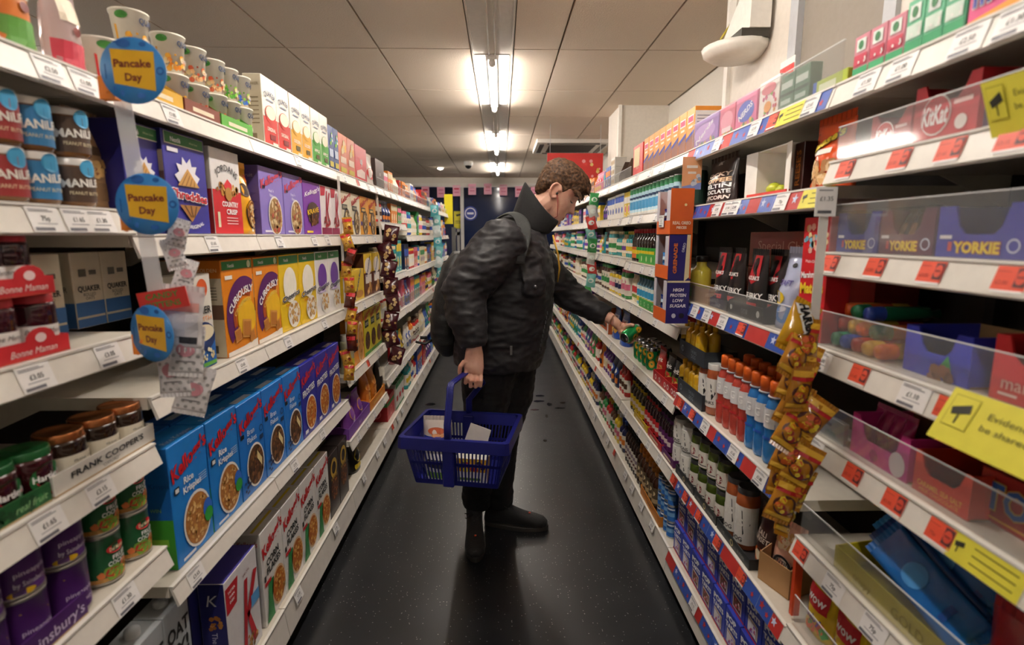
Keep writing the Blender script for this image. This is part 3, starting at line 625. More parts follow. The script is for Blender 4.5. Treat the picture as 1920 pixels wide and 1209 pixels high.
# trousers
tb = MB()
tb.tube([V((-.02, 2.5, 1.0)), V((-.06, 2.43, .88)), V((-.075, 2.44, .70)), KN1, KN1.lerp(AN1, .5), V((-.13, 2.54, .19)), V((-.133, 2.54, .135))], [.19, .135, .105, .082, .072, .072, .066], '#808080', 16)
tb.tube([V((-.02, 2.5, 1.0)), V((.04, 2.57, .88)), V((.045, 2.60, .70)), KN2, KN2.lerp(AN2, .5), V((-.015, 2.60, .17)), V((-.015, 2.60, .11))], [.19, .14, .115, .09, .078, .075, .07], '#808080', 16)
tr = link('trousers', fuse(tb, 'trousers', TRS, .009, 5, wr(.006, 12., 9)), person); tr['label'] = 'black loose trousers'
def shoe(heel, toe, lab):
    t = link('shoe', None, person); d = (toe-heel); L = d.length; t.location = heel; t.rotation_euler = (0, 0, math.atan2(d.y, d.x)); t['label'] = lab
    s_ = MB(); loft(s_, [(V((x*L, 0, z)), V((0, wd, 0)), V((0, 0, hh))) for x, wd, z, hh in ((-.01, .028, .05, .02), (.03, .036, .06, .045), (.2, .04, .07, .055), (.33, .041, .078, .06), (.45, .042, .065, .048), (.62, .047, .052, .036), (.8, .05, .045, .03), (.93, .042, .04, .024), (1.0, .022, .034, .012))], n=20, ex=2.4)
    loft(s_, [(V((.2*L, 0, .08)), V((.055, 0, 0)), V((0, .04, 0))), (V((.17*L, 0, .15)), V((.05, 0, 0)), V((0, .043, 0)))], n=16)
    link('upper', fuse(s_, 'upper', cloth('#0c0c0d', .75, 150, .3, .1), .005, 2), t)
    s_ = MB(); vs = []; fs = []; n = 28
    for z in (0, .024):
        for k in range(n):
            a = 2*math.pi*k/n; x = .5+.52*math.cos(a); y = (.036+.016*max(0, min(1, (x-.2)/.5)))*math.sin(a); vs.append((x*L, y, z+.012*max(0, x-.85)*(1 if z == 0 else 2)))
    fs = [(k, (k+1) % n, n+(k+1) % n, n+k) for k in range(n)]+[tuple(reversed(range(n))), tuple(range(n, 2*n))]
    s_.add(vs, fs, mat('#35322e', .6)); link('sole', s_.mesh('sole', .002), t)
    s_ = MB()
    for i in range(4):
        x = (.36+.075*i)*L; z = .128-.017*i; s_.tube([(x, -.026, z-.008), (x+.005, 0, z+.003), (x, .026, z-.008)], .0028, '#151516', 6)
    s_.tube([(.36*L, -.01, .13), (.33*L, -.05, .135), (.40*L, -.045, .12), (.36*L, -.005, .128)], .0028, '#151516', 6); link('laces', s_.mesh('laces'), t)
    s_ = MB(); s_.box(.7*L, -.004, .083, .73*L, .006, .0865, '#d5482a'); link('badge', s_.mesh('badge'), t)
shoe(V((-.142, 2.575, 0)), V((-.122, 2.265, 0)), 'black trainer pointing towards the camera')
shoe(V((-.085, 2.60, 0)), V((.235, 2.545, 0)), 'black trainer pointing to the right shelves')
# ================================================================ backpack
t = thing('backpack', 'black backpack worn on the back of the shopper', 'backpack', (-.262, 2.57, 1.0))
b = MB(); loft(b, [(V((.005, .0, -.06)), V((.035, 0, 0)), V((0, .13, 0))), (V((-.005, 0, .0)), V((.065, 0, 0)), V((0, .165, 0))), (V((-.004, 0, .12)), V((.07, 0, 0)), V((0, .175, 0))), (V((.014, 0, .26)), V((.06, 0, 0)), V((0, .17, 0))), (V((.035, 0, .36)), V((.045, 0, 0)), V((0, .15, 0))), (V((.06, 0, .42)), V((.025, 0, 0)), V((0, .1, 0)))], n=28, ex=2.8)
link('bag_body', fuse(b, 'bag_body', BPK, .01, 4, wr(.006, 10., 5)), t)
b = MB(); b.tube([V((-.05, -.10, .02)), V((-.095, -.12, .0)), V((-.135, -.13, .012))], [.012, .013, .011], '#0e0e0f', 8, flat=.5); b.tube([V((-.085, -.12, .03)), V((-.115, -.125, .03))], .008, '#0e0e0f', 8); link('side_strap', b.mesh('side_strap'), t)
b = MB(); P = [V((-.03, 2.40, 1.555)), V((.035, 2.372, 1.597)), V((.085, 2.34, 1.575)), V((.105, 2.30, 1.52)), V((.095, 2.262, 1.44)), V((.07, 2.25, 1.37))]
vs = []; fs = []
for i, p in enumerate(P):
    tt = (P[min(i+1, len(P)-1)]-P[max(i-1, 0)]).normalized(); out = (V((-.1, -.55, .5)) if i > 2 else V((0, -.2, 1))).normalized(); sdv = tt.cross(out).normalized()*(.036 if i < 4 else .026)
    vs += [p-sdv-V(t.location), p+sdv-V(t.location), p+sdv+out*.014-V(t.location), p-sdv+out*.014-V(t.location)]
for i in range(len(P)-1):
    for k in range(4): j = (k+1) % 4; fs.append((4*i+k, 4*i+j, 4*i+4+j, 4*i+4+k))
b.add(vs, fs+[(0, 1, 2, 3), (23, 22, 21, 20)], mat('#2a2d2c', .7, bump=.3, scale=300), True); so_ = link('shoulder_strap', b.mesh('shoulder_strap'), t); so_.modifiers.new('s', 'SUBSURF').render_levels = 2
b = MB(); p = V((.082, 2.243, 1.405))-V(t.location); b.box(p.x-.02, p.y-.012, p.z-.022, p.x+.018, p.y+.004, p.z+.018, '#0a0a0a'); b.box(p.x-.014, p.y-.016, p.z-.012, p.x+.012, p.y-.012, p.z+.01, '#1c1c1c'); link('buckle', b.mesh('buckle'), t)
# ================================================================ the can in the hand
def drink_can(h=.115, r=.031, body='#1f9a54', art=True, lid='#c9c9cc'):
    al = mat(lid, .25, 1.); p = MB(); bm_ = mat(body, .22, .55)
    p.lathe([(0, .005, None), (r*.62, .002, al), (r*.74, 0, al), (r*.8, .003, al), (r, .014, bm_), (r, h-.016, bm_), (r*.82, h-.004, al), (r*.82, h, al), (r*.76, h, al), (r*.74, h-.004, al), (0, h-.004, al)], 24)
    parts = [('can_shell', p.mesh('can_shell'), None)]
    if art:
        g = G()
        for x, z, q in ((-.035, .05, .024), (.03, .035, .02), (.02, .08, .022), (-.06, .085, .02), (.065, .06, .02)): g.ell(x, z, q*.8, q, mat('#e59b1c', .3, .2), 1, 16); g.ell(x, z, q*.6, q*.76, mat('#f0b432', .3, .2), 2, 16)
        g.text('7UP', 0, .06, .012, '#e8f0e4', 3, off=.02) if 0 else None
        parts.append(('printed_fruit', g.mesh('printed_fruit', wrap(r)), 0))
    return ('drink_can', 'can', parts)
CANT = drink_can()
c_ = put(CANT, CAN0, 0, 'green drink can with orange fruit print held in the hand')
c_.rotation_mode = 'QUATERNION'; c_.rotation_quaternion = cax.to_track_quat('Z', 'Y')
# ================================================================ basket
BT = V((-.155, 2.105, .525)); BROT = math.radians(-11)
t = thing('shopping_basket', 'dark blue plastic shopping basket carried by the shopper', 'basket', BT, BROT); NV = mat('#141a6e', .38); HB = .2
def bp_(u, v, z):                                         # u, v in -1..1, walls taper towards the bottom
    k = z/HB; return V((u*(.165+.038*k), v*(.125+.035*k), z))
b = MB(); b.box(-.165, -.125, 0, .165, .125, .006, NV); link('basket_floor', b.mesh('basket_floor', .002), t)
def wall(us, nm):
    b = MB(); n = len(us)-1
    th_ = .0035
    def quad(p, q, z0, z1):
        c = [bp_(*p, z0), bp_(*q, z0), bp_(*q, z1), bp_(*p, z1)]; nn = (c[1]-c[0]).cross(c[3]-c[0]).normalized()*th_
        b.add(c+[x+nn for x in c], [(0, 1, 2, 3), (7, 6, 5, 4), (0, 4, 5, 1), (1, 5, 6, 2), (2, 6, 7, 3), (3, 7, 4, 0)], NV)
    A, B_ = us; lerp = lambda q: (A[0]+(B_[0]-A[0])*q, A[1]+(B_[1]-A[1])*q)
    quad(A, B_, .0, .02); quad(A, B_, .088, .1); quad(A, B_, .155, .2)
    N = 26 if abs(B_[0]-A[0]) > 1 else 20
    for k in range(N+1):
        q = k/N; wd_ = .016 if k % N else .05
        if abs(q-.5) < .03: wd_ = .045
        quad(lerp(max(0, q-wd_/2*1.0)), lerp(min(1, q+wd_/2)), .015, .16)
    return link(nm, b.mesh(nm), t)
for us in (((-1, -1), (1, -1)), ((1, -1), (1, 1)), ((1, 1), (-1, 1)), ((-1, 1), (-1, -1))): wall(us, 'slatted_side')
b = MB(); loop = [bp_(*p, HB) for p in ((-.93, -1), (0, -1), (.93, -1), (1, -.93), (1, 0), (1, .93), (.93, 1), (0, 1), (-.93, 1), (-1, .93), (-1, 0), (-1, -.93))]
n = len(loop); vs = []
for p in loop:
    o_ = V((p.x, p.y, 0)).normalized()
    d = V((math.copysign(.016, p.x) if abs(p.x) > .05 else 0, math.copysign(.016, p.y) if abs(p.y) > .05 else 0, 0))
    vs += [p+V((0, 0, -.004)), p+V((0, 0, .006)), p+d+V((0, 0, .004)), p+d*1.15+V((0, 0, -.042)), p+d*.9+V((0, 0, -.042))]
fs = [(5*i+k, 5*i+(k+1) % 5, 5*((i+1) % n)+(k+1) % 5, 5*((i+1) % n)+k) for i in range(n) for k in range(5)]
b.add(vs, fs, NV); link('rim', b.mesh('rim'), t)
LV = t.matrix_basis.inverted() if 0 else (Matrix.Translation(BT)@Matrix.Rotation(BROT, 4, 'Z')).inverted()
top = LV@(HG+V((0, 0, 0)))
f0 = V((-.02, -.158, .18)); g0 = V((-.02, .158, .18))
fa, ga = LV@aty(843, 728, 2.0), LV@aty(905, 712, 2.24)
for q, w_ in ((0, 1),):
    b = MB()
    for dx in (-.009, -.003, .003, .009):
        P = [f0+V((dx, -.006, 0)), f0+V((dx, -.008, .08)), fa+V((dx, .0, -.03)), fa+V((dx, .004, -.004)), fa+V((dx, .02, .012)), top+V((dx, 0, .0)), ga+V((dx, -.03, .008)), ga+V((dx, .0, -.012)), g0+V((dx, .008, .08)), g0+V((dx, .006, 0))]
        b.tube(P, .0055, NV, 8)
    link('handle', b.mesh('handle'), t)
for p in (f0, g0):
    b = MB(); b.box(p.x-.022, p.y-.012, p.z-.17, p.x+.022, p.y+.012 if p.y < 0 else p.y+.012, p.z+.01, NV); link('handle_hinge', b.mesh('handle_hinge', .003), t)
# ================================================================ product makers (each returns a template: name, category, parts)
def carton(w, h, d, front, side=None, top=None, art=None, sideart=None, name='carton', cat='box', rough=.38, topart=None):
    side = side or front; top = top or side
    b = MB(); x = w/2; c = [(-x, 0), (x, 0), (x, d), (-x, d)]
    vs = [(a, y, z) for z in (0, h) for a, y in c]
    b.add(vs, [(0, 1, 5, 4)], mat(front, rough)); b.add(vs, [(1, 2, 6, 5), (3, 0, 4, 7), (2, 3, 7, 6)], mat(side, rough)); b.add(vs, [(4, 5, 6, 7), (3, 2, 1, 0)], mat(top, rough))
    parts = [('carton_body', b.mesh('carton_body', .0016), None)]
    if art:
        g = G(); art(g, w, h); parts.append(('front_print', g.mesh('front_print', lambda a, L, q: (min(x-.001, max(-x+.001, a)), -GAP*L, min(h-.001, max(.001, q)))), 0))
    if sideart:
        for sgn in (-1, 1):
            g = G(); sideart(g, d, h); parts.append(('side_print', g.mesh('side_print', lambda a, L, z: (sgn*(x+GAP*L), d/2+sgn*max(-d/2+.001, min(d/2-.001, a)), min(h-.001, max(.001, z)))), 0))
    if topart:
        g = G(); topart(g, w, d); parts.append(('top_print', g.mesh('top_print', lambda a, L, z: (a, z, h+GAP*L)), 0))
    return (name, cat, parts)
def jar(h, r, fill, lid, lab=None, art=None, lidh=.016, lz=(.12, .72), name='jar', glass=True, shoulder=.9, segs=20):
    b = MB(); m = mat(fill, .12, coat=.5) if glass else mat(fill, .35)
    b.lathe([(0, 0, None), (r*.86, 0, m), (r, .006, m), (r, h*.78, m), (r*.97, h*.84, m), (r*shoulder, h-lidh, m)], segs)
    parts = [('jar_body', b.mesh('jar_body'), None)]
    b = MB(); l = mat(lid, .3, .2) if not isinstance(lid, bpy.types.Material) else lid; rl = r*shoulder*1.03
    b.lathe([(rl, h-lidh-.001, None), (rl, h-.002, l), (rl*.96, h, l), (rl*.9, h-.0015, l), (0, h-.0015, l)], segs); parts.append(('lid', b.mesh('lid'), None))
    if lab:
        g = G(); W = r*1.9; g.rect(-W, h*lz[0], W, h*lz[1], lab, 1, 20, 1)
        if art: art(g, W, h)
        parts.append(('label_wrap', g.mesh('label_wrap', wrap(r)), 0))
    return (name, 'jar', parts)
def tin(h, r, lab, art=None, name='food_can', end='#b9b6ae', rim=True):
    e = mat(end, .3, .9); m = mat(lab, .35); b = MB()
    b.lathe([(0, .003, None), (r*.93, .003, e), (r*.96, 0, e), (r, 0, e), (r, .005, e), (r*.975, .006, e), (r*.975, h-.006, m), (r, h-.005, e), (r, h, e), (r*.95, h, e), (r*.93, h-.004, e), (0, h-.004, e)], 20)
    parts = [('can_body', b.mesh('can_body'), None)]
    if art:
        g = G(); art(g, r*1.6, h); parts.append(('label_print', g.mesh('label_print', wrap(r*.975)), 0))
    return (name, 'can', parts)
def bottle(h, r, col, cap, lab=None, art=None, neck=.35, nz=.72, capz=.88, rough=.12, lz=(.15, .55), name='bottle', capr=1.15, waist=0, sh=.08, segs=14, band=None):
    m = mat(col, rough, coat=.3); c = mat(cap, .35); b = MB(); n = r*neck
    pr = [(0, 0, None), (r*.88, 0, m), (r, .008, m)]
    if waist: pr += [(r, h*.28, m), (r*(1-waist), h*.36, m), (r, h*.46, m)]
    pr += [(r, h*(nz-sh), m), (r*.88, h*(nz-sh*.4), m), (n*1.25, h*nz+sh*.2*h, m), (n, h*(nz+.05), m), (n, h*capz, m)]
    b.lathe(pr, segs); parts = [('bottle_body', b.mesh('bottle_body'), None)]
    b = MB(); q = n*capr; b.lathe([(n, h*capz-.001, None), (q, h*capz-.001, c), (q, h*.985, c), (q*.85, h, c), (0, h, c)], segs); parts.append(('cap', b.mesh('cap'), None))
    if lab or art:
        g = G(); W = r*1.7
        if lab: g.rect(-W, h*lz[0], W, h*lz[1], lab, 1, 16, 1)
        if art: art(g, r, h)
        parts.append(('label_wrap', g.mesh('label_wrap', wrap(r)), 0))
    if band:
        b = MB(); b.lathe([(n*1.04, h*(nz+.06), None), (n*1.3, h*(nz+.062), mat(band)), (n*1.3, h*(capz-.01), mat(band)), (n*1.04, h*(capz-.008), mat(band))], segs); parts.append(('neck_band', b.mesh('neck_band'), 0))
    return (name, 'bottle', parts)
def pouch(w, h, d, col, art=None, back=None, gusset=True, name='pouch', seed=0, rough=.28, crimp=.018, clear_=None, puff=1.):
    """a filled foil bag: bulging front and back, crimped seal on top (and below without gusset)"""
    R = random.Random(seed); nx, nz = 10, 14; m = clear_ or mat(col, rough, coat=.2); ph = R.uniform(0, 9)
    def prof(u, v):
        e = (1-abs(2*u-1)**2.6)
        top = min(1, (1-v)/.5)**.75 if v > .5 else 1
        bot = 1 if gusset else min(1, v/.4)**.75
        k = e*top*bot if not gusset else (e**.55 if v < .1 else e)*top
        return max(.02, k*puff)*d/2
    def wd(v): return w*(1-.05*math.sin(math.pi*v))
    def pt(u, v, s, L=0):
        y = prof(u, v)+.0035*noise.noise(V((u*4+ph, v*5, seed)))*(1 if 0 < u < 1 and .03 < v < .97 else 0)
        return V(((u-.5)*wd(v), d/2+s*(y+GAP*L), v*h))
    b = MB()
    for s in (-1, 1):
        vs = [pt(i/nx, j/nz, s) for j in range(nz+1) for i in range(nx+1)]
        fs = [(j*(nx+1)+i, j*(nx+1)+i+1, (j+1)*(nx+1)+i+1, (j+1)*(nx+1)+i) for j in range(nz) for i in range(nx)]
        b.add(vs, fs, m if s < 0 else (mat(back, rough) if back else m), True)
    vs = [pt(0, j/nz, s) for j in range(nz+1) for s in (-1, 1)]; b.add(vs, [(2*j, 2*j+1, 2*j+3, 2*j+2) for j in range(nz)], m)
    vs = [pt(1, j/nz, s) for j in range(nz+1) for s in (-1, 1)]; b.add(vs, [(2*j, 2*j+1, 2*j+3, 2*j+2) for j in range(nz)], m)
    vs = [pt(i/nx, 0, s) for i in range(nx+1) for s in (-1, 1)]; b.add(vs, [(2*j, 2*j+1, 2*j+3, 2*j+2) for j in range(nx)], m)
    parts = [('bag_skin', b.mesh('bag_skin'), None)]
    N = 16
    for z0 in ([h] if gusset else [h, -crimp]):
        b = MB(); vs = [(w*.98*(i/N-.5), d/2+(.0012 if i % 2 else -.0012), z0+q*crimp) for i in range(N+1) for q in (0, 1)]; b.add(vs, [(2*i, 2*i+1, 2*i+3, 2*i+2) for i in range(N)], m)
        parts.append(('crimped_seal', b.mesh('crimped_seal'), 0))
    if art:
        g = G(); art(g, w, h); parts.append(('front_print', g.mesh('front_print', lambda x, L, z: tuple(pt(min(1, max(0, x/wd(z/h)+.5)), min(1, max(0, z/h)), -1, L*1.5+1.5))), 0))
    if not gusset: parts = [(n_, m_, p_) for n_, m_, p_ in parts]
    return (name, 'bag', parts)
def tray(w, d, hf, hb, col, art=None, name='display_tray', inner='#b89a70', slope=True, wall_=.003):
    """shelf-ready cardboard tray with a low front"""
    m = mat(col, .5); i = mat(inner, .7); b = MB(); x = w/2
    b.box(-x, 0, 0, x, d, wall_, i); b.box(-x, 0, wall_, x, wall_, hf, m); b.box(-x, d-wall_, wall_, x, d, hb, m)
    for s in (-x, x-wall_):
        b.add([(a, y, z) for a in (s, s+wall_) for y, z in ((wall_, wall_), (d-wall_, wall_), (d-wall_, hb), (d*.35, hb if slope else hf), (wall_, hf))], [(0, 1, 2, 3, 4), (9, 8, 7, 6, 5), (0, 5, 6, 1), (1, 6, 7, 2), (2, 7, 8, 3), (3, 8, 9, 4), (4, 9, 5, 0)], m)
    parts = [('tray_body', b.mesh('tray_body'), None)]
    if art:
        g = G(); art(g, w, hf); parts.append(('front_print', g.mesh('front_print'), 0))
    return (name, 'tray', parts)
# ---- print designs
def bowl(g, cx, cz, r, cols, n=60, rim='#f4efe8', s=.007, L=3, flat=1.2): g.ell(cx, cz, r, r*flat, rim, L, 26); g.ell(cx, cz, r*.9, r*.9*flat, cols[0], L+1, 26); g.bits(cx, cz, r*.8, r*.8*flat, cols, n, s, L+2)
def kell(g, w, h, col='#c8141e', z=.83, L=3): g.text("Kellogg's", 0, h*z, h*.115, col, L, w=w*.99, shear=.22, off=.035, rot=17)
def a_rice(g, w, h):
    kell(g, w, h); g.text('Rice', -w*.06, h*.665, h*.055, '#ffffff', 3, off=.03); g.text('Krispies', w*.02, h*.585, h*.055, '#ffffff', 3, off=.03)
    g.rect(-w*.44, h*.6, -w*.31, h*.655, '#141414', 3); g.rect(-w*.42, h*.61, -w*.33, h*.645, '#e8e8e8', 4); bowl(g, w*.08, h*.28, w*.38, ['#b8793c', '#e0ac62', '#d09648', '#f0c888'], 130, s=w*.035)
    g.ell(w*.34, h*.3, w*.13, w*.16, '#2f6bd0', 7); g.ell(w*.35, h*.24, w*.12, w*.12, '#2f9a3a', 8); g.rect(-w*.38, h*.03, -w*.05, h*.055, '#e8eef8', 3)
    for q in range(4): g.rect(w*.2, h*(.56+q*.02), w*.42, h*(.566+q*.02), '#cfe2f8', 3)
def a_bran(g, w, h):
    kell(g, w, h); g.text('Bran', -w*.05, h*.665, h*.06, '#ffffff', 3); g.text('Flakes', -w*.02, h*.58, h*.06, '#ffffff', 3); g.rect(-w*.44, h*.64, -w*.32, h*.685, '#141414', 3)
    bowl(g, w*.06, h*.28, w*.36, ['#5c3a22', '#7a4a28', '#3c2618', '#8a5a30'], 70, s=w*.05); g.poly([(w*.12, h*.42), (w*.3, h*.3), (w*.28, h*.22), (w*.1, h*.34)], '#e8d69a', 6)
    g.bits(-w*.33, h*.14, w*.12, h*.08, ['#1c2448', '#28305c'], 10, w*.04, 6, 3); g.ring(w*.38, h*.62, w*.05, w*.07, '#14305c', 3, 14); g.rect(w*.3, h*.5, w*.45, h*.55, '#14305c', 3)
def a_frost(g, w, h):
    kell(g, w, h, '#d01830', .84); g.text('FROSTIES', -w*.02, h*.62, h*.085, '#ffffff', 3, w=w*.8, off=.03, rot=6); bowl(g, w*.08, h*.29, w*.37, ['#c86a24', '#e6a044', '#d8842e', '#f0c070'], 90, s=w*.045)
    g.rect(-w*.4, h*.05, -w*.2, h*.1, '#e8e8f0', 3)
def a_corn(g, w, h):
    kell(g, w, h, '#c8141e', .84); g.text('CORN', -w*.03, h*.645, h*.07, '#141414', 3, off=.03, rot=4); g.text('FLAKES', 0, h*.555, h*.07, '#141414', 3, off=.03, rot=4)
    g.ell(w*.16, h*.26, w*.33, w*.42, '#e9c9a0', 3, 24); g.ell(w*.16, h*.26, w*.29, w*.37, '#c06a20', 4, 24); g.bits(w*.16, h*.26, w*.27, w*.34, ['#d98a2c', '#e8a848', '#c87420', '#f2c46c'], 80, w*.04, 5)
    g.poly([(-w*.45, h*.02), (-w*.1, h*.02), (-w*.16, h*.2), (-w*.05, h*.42), (-w*.3, h*.44), (-w*.36, h*.2)], '#2c8a44', 3); g.rect(-w*.46, h*.42, -w*.18, h*.46, '#c8242a', 4); g.rect(-w*.46, h*.47, -w*.38, h*.53, '#141414', 3)
def a_special(g, w, h, red='#b8202c', tagline=True):
    g.poly([(-w*.5, h*.93), (-w*.12, h*.93), (-w*.2, h*.7), (-w*.5, h*.68)], '#c01c28', 2); g.text('SPECIAL', w*.12, h*.86, h*.026, '#7a1018', 3, rot=8)
    for q, tx in enumerate(('TASTIER', 'THAN', 'EVER!')): g.text(tx, -w*.33, h*(.87-q*.05), h*.024, '#ffffff', 3, off=.02)
    K = [(-.05, .34), (.10, .78), (.16, .78), (.08, .52), (.34, .80), (.42, .78), (.16, .46), (.30, .1), (.18, .08), (.06, .4), (-.02, .08), (-.14, .1)]
    g.poly([(-w*.12, h*.1), (-w*.02, h*.1), (w*.15, h*.8), (w*.05, h*.8)], red, 3); g.poly([(w*.04, h*.46), (w*.34, h*.8), (w*.46, h*.78), (w*.1, h*.38)], red, 4); g.poly([(w*.04, h*.46), (w*.12, h*.47), (w*.34, h*.1), (w*.2, h*.08)], red, 4)
    g.rect(w*.2, h*.45, w*.47, h*.57, '#5aa0d8', 5); g.bits(w*.0, h*.12, w*.3, h*.1, ['#c98a44', '#a86a2c', '#e0aa66'], 26, w*.05, 5, 8)
def a_shred(g, w, h):
    g.rect(-w*.46, h*.87, w*.46, h*.985, '#f0ecd8', 2); g.rect(-w*.45, h*.88, w*.45, h*.98, '#2f7a3c', 3); g.text('Nestlé', -w*.22, h*.92, h*.045, '#ffffff', 4, off=.02); g.text('Whole Grain', w*.2, h*.925, h*.02, '#cfe0b0', 4)
    g.rect(-w*.42, h*.8, -w*.18, h*.84, '#e8e6f0', 3)
    st = []
    for i in range(11): a = math.pi*i/10; q = (w*.3 if i % 2 == 0 else w*.2); st.append((q*math.cos(a), h*.58+q*math.sin(a)*.9))
    g.poly(st+[(-w*.22, h*.52), (w*.22, h*.52)], '#f4f2fa', 3); g.poly([(0, h*.66), (-w*.26, h*.48), (w*.26, h*.48)], '#d9a860', 5)
    for q in range(4): g.poly([(-w*.19+q*w*.1, h*.485), (-w*.165+q*w*.1, h*.485), (w*.0+q*w*.05, h*.62-q*h*.025), (-w*.02+q*w*.05, h*.62-q*h*.025)], '#a9743a', 6)
    g.text('Shreddies', 0, h*.385, h*.085, '#d41c2c', 6, w=w*.84, off=.02, rot=-4, outline='#ffffff', ow=.07); g.poly([(-w*.26, h*.29), (w*.26, h*.29), (0, h*.12)], '#b07a3c', 5)
    for q in range(3): g.poly([(-w*.16+q*w*.14, h*.285), (-w*.13+q*w*.14, h*.285), (w*.0+q*w*.04, h*.17), (-w*.02+q*w*.04, h*.17)], '#6a4420', 6)
    g.text('THE ORIGINAL', 0, h*.07, h*.036, '#ffffff', 4, w=w*.6, off=.02, arc=-w*.7)
def a_jord(g, w, h):
    g.rect(-w*.5, 0, w*.5, h*.52, '#d0202c', 1); g.text('JORDANS', 0, h*.79, h*.075, '#2c2c30', 3, w=w*.8, off=.01, arc=w*.62); g.bits(0, h*.53, w*.38, h*.07, ['#c98a3c', '#a86c2c', '#e0b060'], 40, w*.06, 3, 2); g.poly([(0, h*.66), (-w*.14, h*.58), (-w*.06, h*.5), (w*.1, h*.5), (w*.14, h*.6)], '#d83038', 5); g.ell(0, h*.48, w*.12, w*.12, '#b8863c', 6, 10)
    g.text('COUNTRY', w*.06, h*.36, h*.06, '#ffffff', 3, w=w*.56, off=.03); g.text('CRISP', w*.1, h*.27, h*.06, '#ffffff', 3, w=w*.38, off=.03)
    for q in range(3): g.rect(-w*.1, h*(.12+q*.035), w*.3, h*(.132+q*.035), '#f2c8c8', 3)
    g.rect(-w*.4, h*.08, -w*.32, h*.26, '#e8e0c0', 3)
def a_cinn(g, w, h):
    g.rect(-w*.48, h*.9, w*.46, h*.985, '#2f8a44', 2); g.text('Nestlé', -w*.22, h*.94, h*.036, '#ffffff', 3, off=.02); g.ell(w*.36, h*.94, w*.06, w*.06, '#dfe8c0', 3)
    g.ring(w*.16, h*.38, w*.34, w*.64, '#5a1c60', 2, 24, 60, 215, .95); g.ring(w*.16, h*.38, w*.34, w*.44, '#a8481c', 3, 24, 60, 200, .95); g.text('CURiOUSLY', -w*.0, h*.63, h*.075, '#ffffff', 4, w=w*.88, off=.03, rot=22, arc=w*.9); g.text('CINNAMON', w*.05, h*.53, h*.042, '#f4d060', 4, w=w*.62, off=.03, rot=22, arc=w*.7)
    g.ell(w*.18, h*.36, w*.3, w*.32, '#f2c024', 3, 22)
    for x, z, q, a in ((-.16, .2, .11, .2), (.14, .24, .16, -.15), (.3, .14, .1, .3)):
        g.poly([(w*(x+q*1.3*math.cos(a+k*math.pi/2+.78)), h*z+w*q*1.3*math.sin(a+k*math.pi/2+.78)) for k in range(4)], '#d99a4c', 5); g.poly([(w*(x+q*math.cos(a+k*math.pi/2+.78)), h*z+w*q*math.sin(a+k*math.pi/2+.78)) for k in range(4)], '#c07a34', 6)
    g.poly([(-w*.5, 0), (w*.5, 0), (w*.5, h*.09), (0, h*.06), (-w*.5, h*.05)], '#efe8dc', 4); g.rect(-w*.42, h*.8, -w*.2, h*.84, '#f2f0e8', 3)
def a_cheer(c1, txt='#141414'):
    def f(g, w, h):
        g.rect(-w*.48, h*.88, w*.48, h*.985, '#2f8a44', 2); g.text('Nestlé', -w*.15, h*.93, h*.04, '#ffffff', 3, off=.02); g.ell(0, h*.6, w*.34, w*.36, c1, 3, 24); g.text('Cheerios', 0, h*.46, h*.07, txt, 6, w=w*.9, off=.02, rot=8, outline='#ffffff', ow=.05)
        g.text('HONEY', -w*.15, h*.34, h*.035, '#c8242c', 4) if c1 != '#6a3a9c' else g.rect(-w*.3, h*.36, w*.2, h*.39, '#d8c8ec', 4)
        g.ell(w*.12, h*.2, w*.32, w*.28, '#f4efe4', 4); g.bits(w*.12, h*.22, w*.26, w*.22, ['#d9a860', '#c48a40', '#ecc88a'], 34, w*.05, 5)
    return f
def a_ff(g, w, h):
    kell(g, w, h, '#c83c58', .85); g.text("Fruit 'n", -w*.05, h*.66, h*.045, '#ffffff', 3); g.text('Fibre', -w*.05, h*.59, h*.045, '#ffffff', 3); bowl(g, w*.08, h*.28, w*.3, ['#a8804c', '#c8a46c', '#7a5a38', '#b04838', '#e0c89a'], 70, s=w*.05); g.rect(-w*.42, h*.68, -w*.3, h*.72, '#1c1440', 3); g.rect(-w*.4, h*.03, -w*.1, h*.06, '#e0dcf0', 3)
def a_krave(g, w, h):
    g.text("Kellogg's", 0, h*.82, h*.075, '#ffffff', 3, w=w*.9, shear=.25, off=.02, rot=12); g.ell(w*.02, h*.42, w*.36, h*.2, '#3a1c14', 3); g.text('KRAVE', 0, h*.45, h*.09, '#f0c22c', 5, w=w*.66, off=.03, rot=8); g.bits(0, h*.28, w*.26, h*.08, ['#6a3a1c', '#8a5228', '#4a2412'], 22, w*.07, 5); g.rect(-w*.4, h*.03, -w*.05, h*.07, '#e8c840', 3)
def a_k2(g, w, h):
    g.rect(-w*.5, 0, w*.5, h*.14, '#8a1c48', 2); g.poly([(-w*.5, h*.98), (w*.0, h*.98), (-w*.1, h*.8), (-w*.5, h*.78)], '#c01c38', 2); g.poly([(-w*.1, h*.18), (0, h*.18), (w*.15, h*.9), (w*.05, h*.9)], '#b01c38', 3); g.poly([(w*.05, h*.52), (w*.3, h*.88), (w*.42, h*.86), (w*.1, h*.45)], '#b01c38', 4); g.poly([(w*.05, h*.52), (w*.12, h*.53), (w*.32, h*.2), (w*.2, h*.18)], '#b01c38', 4); g.bits(0, h*.26, w*.3, h*.1, ['#a01c2c', '#c83c44', '#7a141c'], 20, w*.07, 5)
def a_kc(c):
    def f(g, w, h): kell(g, w, h, '#b8242c', .86); g.rect(-w*.4, h*.58, w*.1, h*.7, '#3c3a34', 3); g.rect(-w*.34, h*.61, w*.04, h*.67, c, 4); bowl(g, w*.06, h*.3, w*.32, ['#8a6a40', '#c8a46c', '#5c4428', '#e0c89a'], 50, rim='#46506a', s=w*.06); g.rect(-w*.5, h*.24, -w*.3, h*.34, '#4a3f8a', 2)
    return f
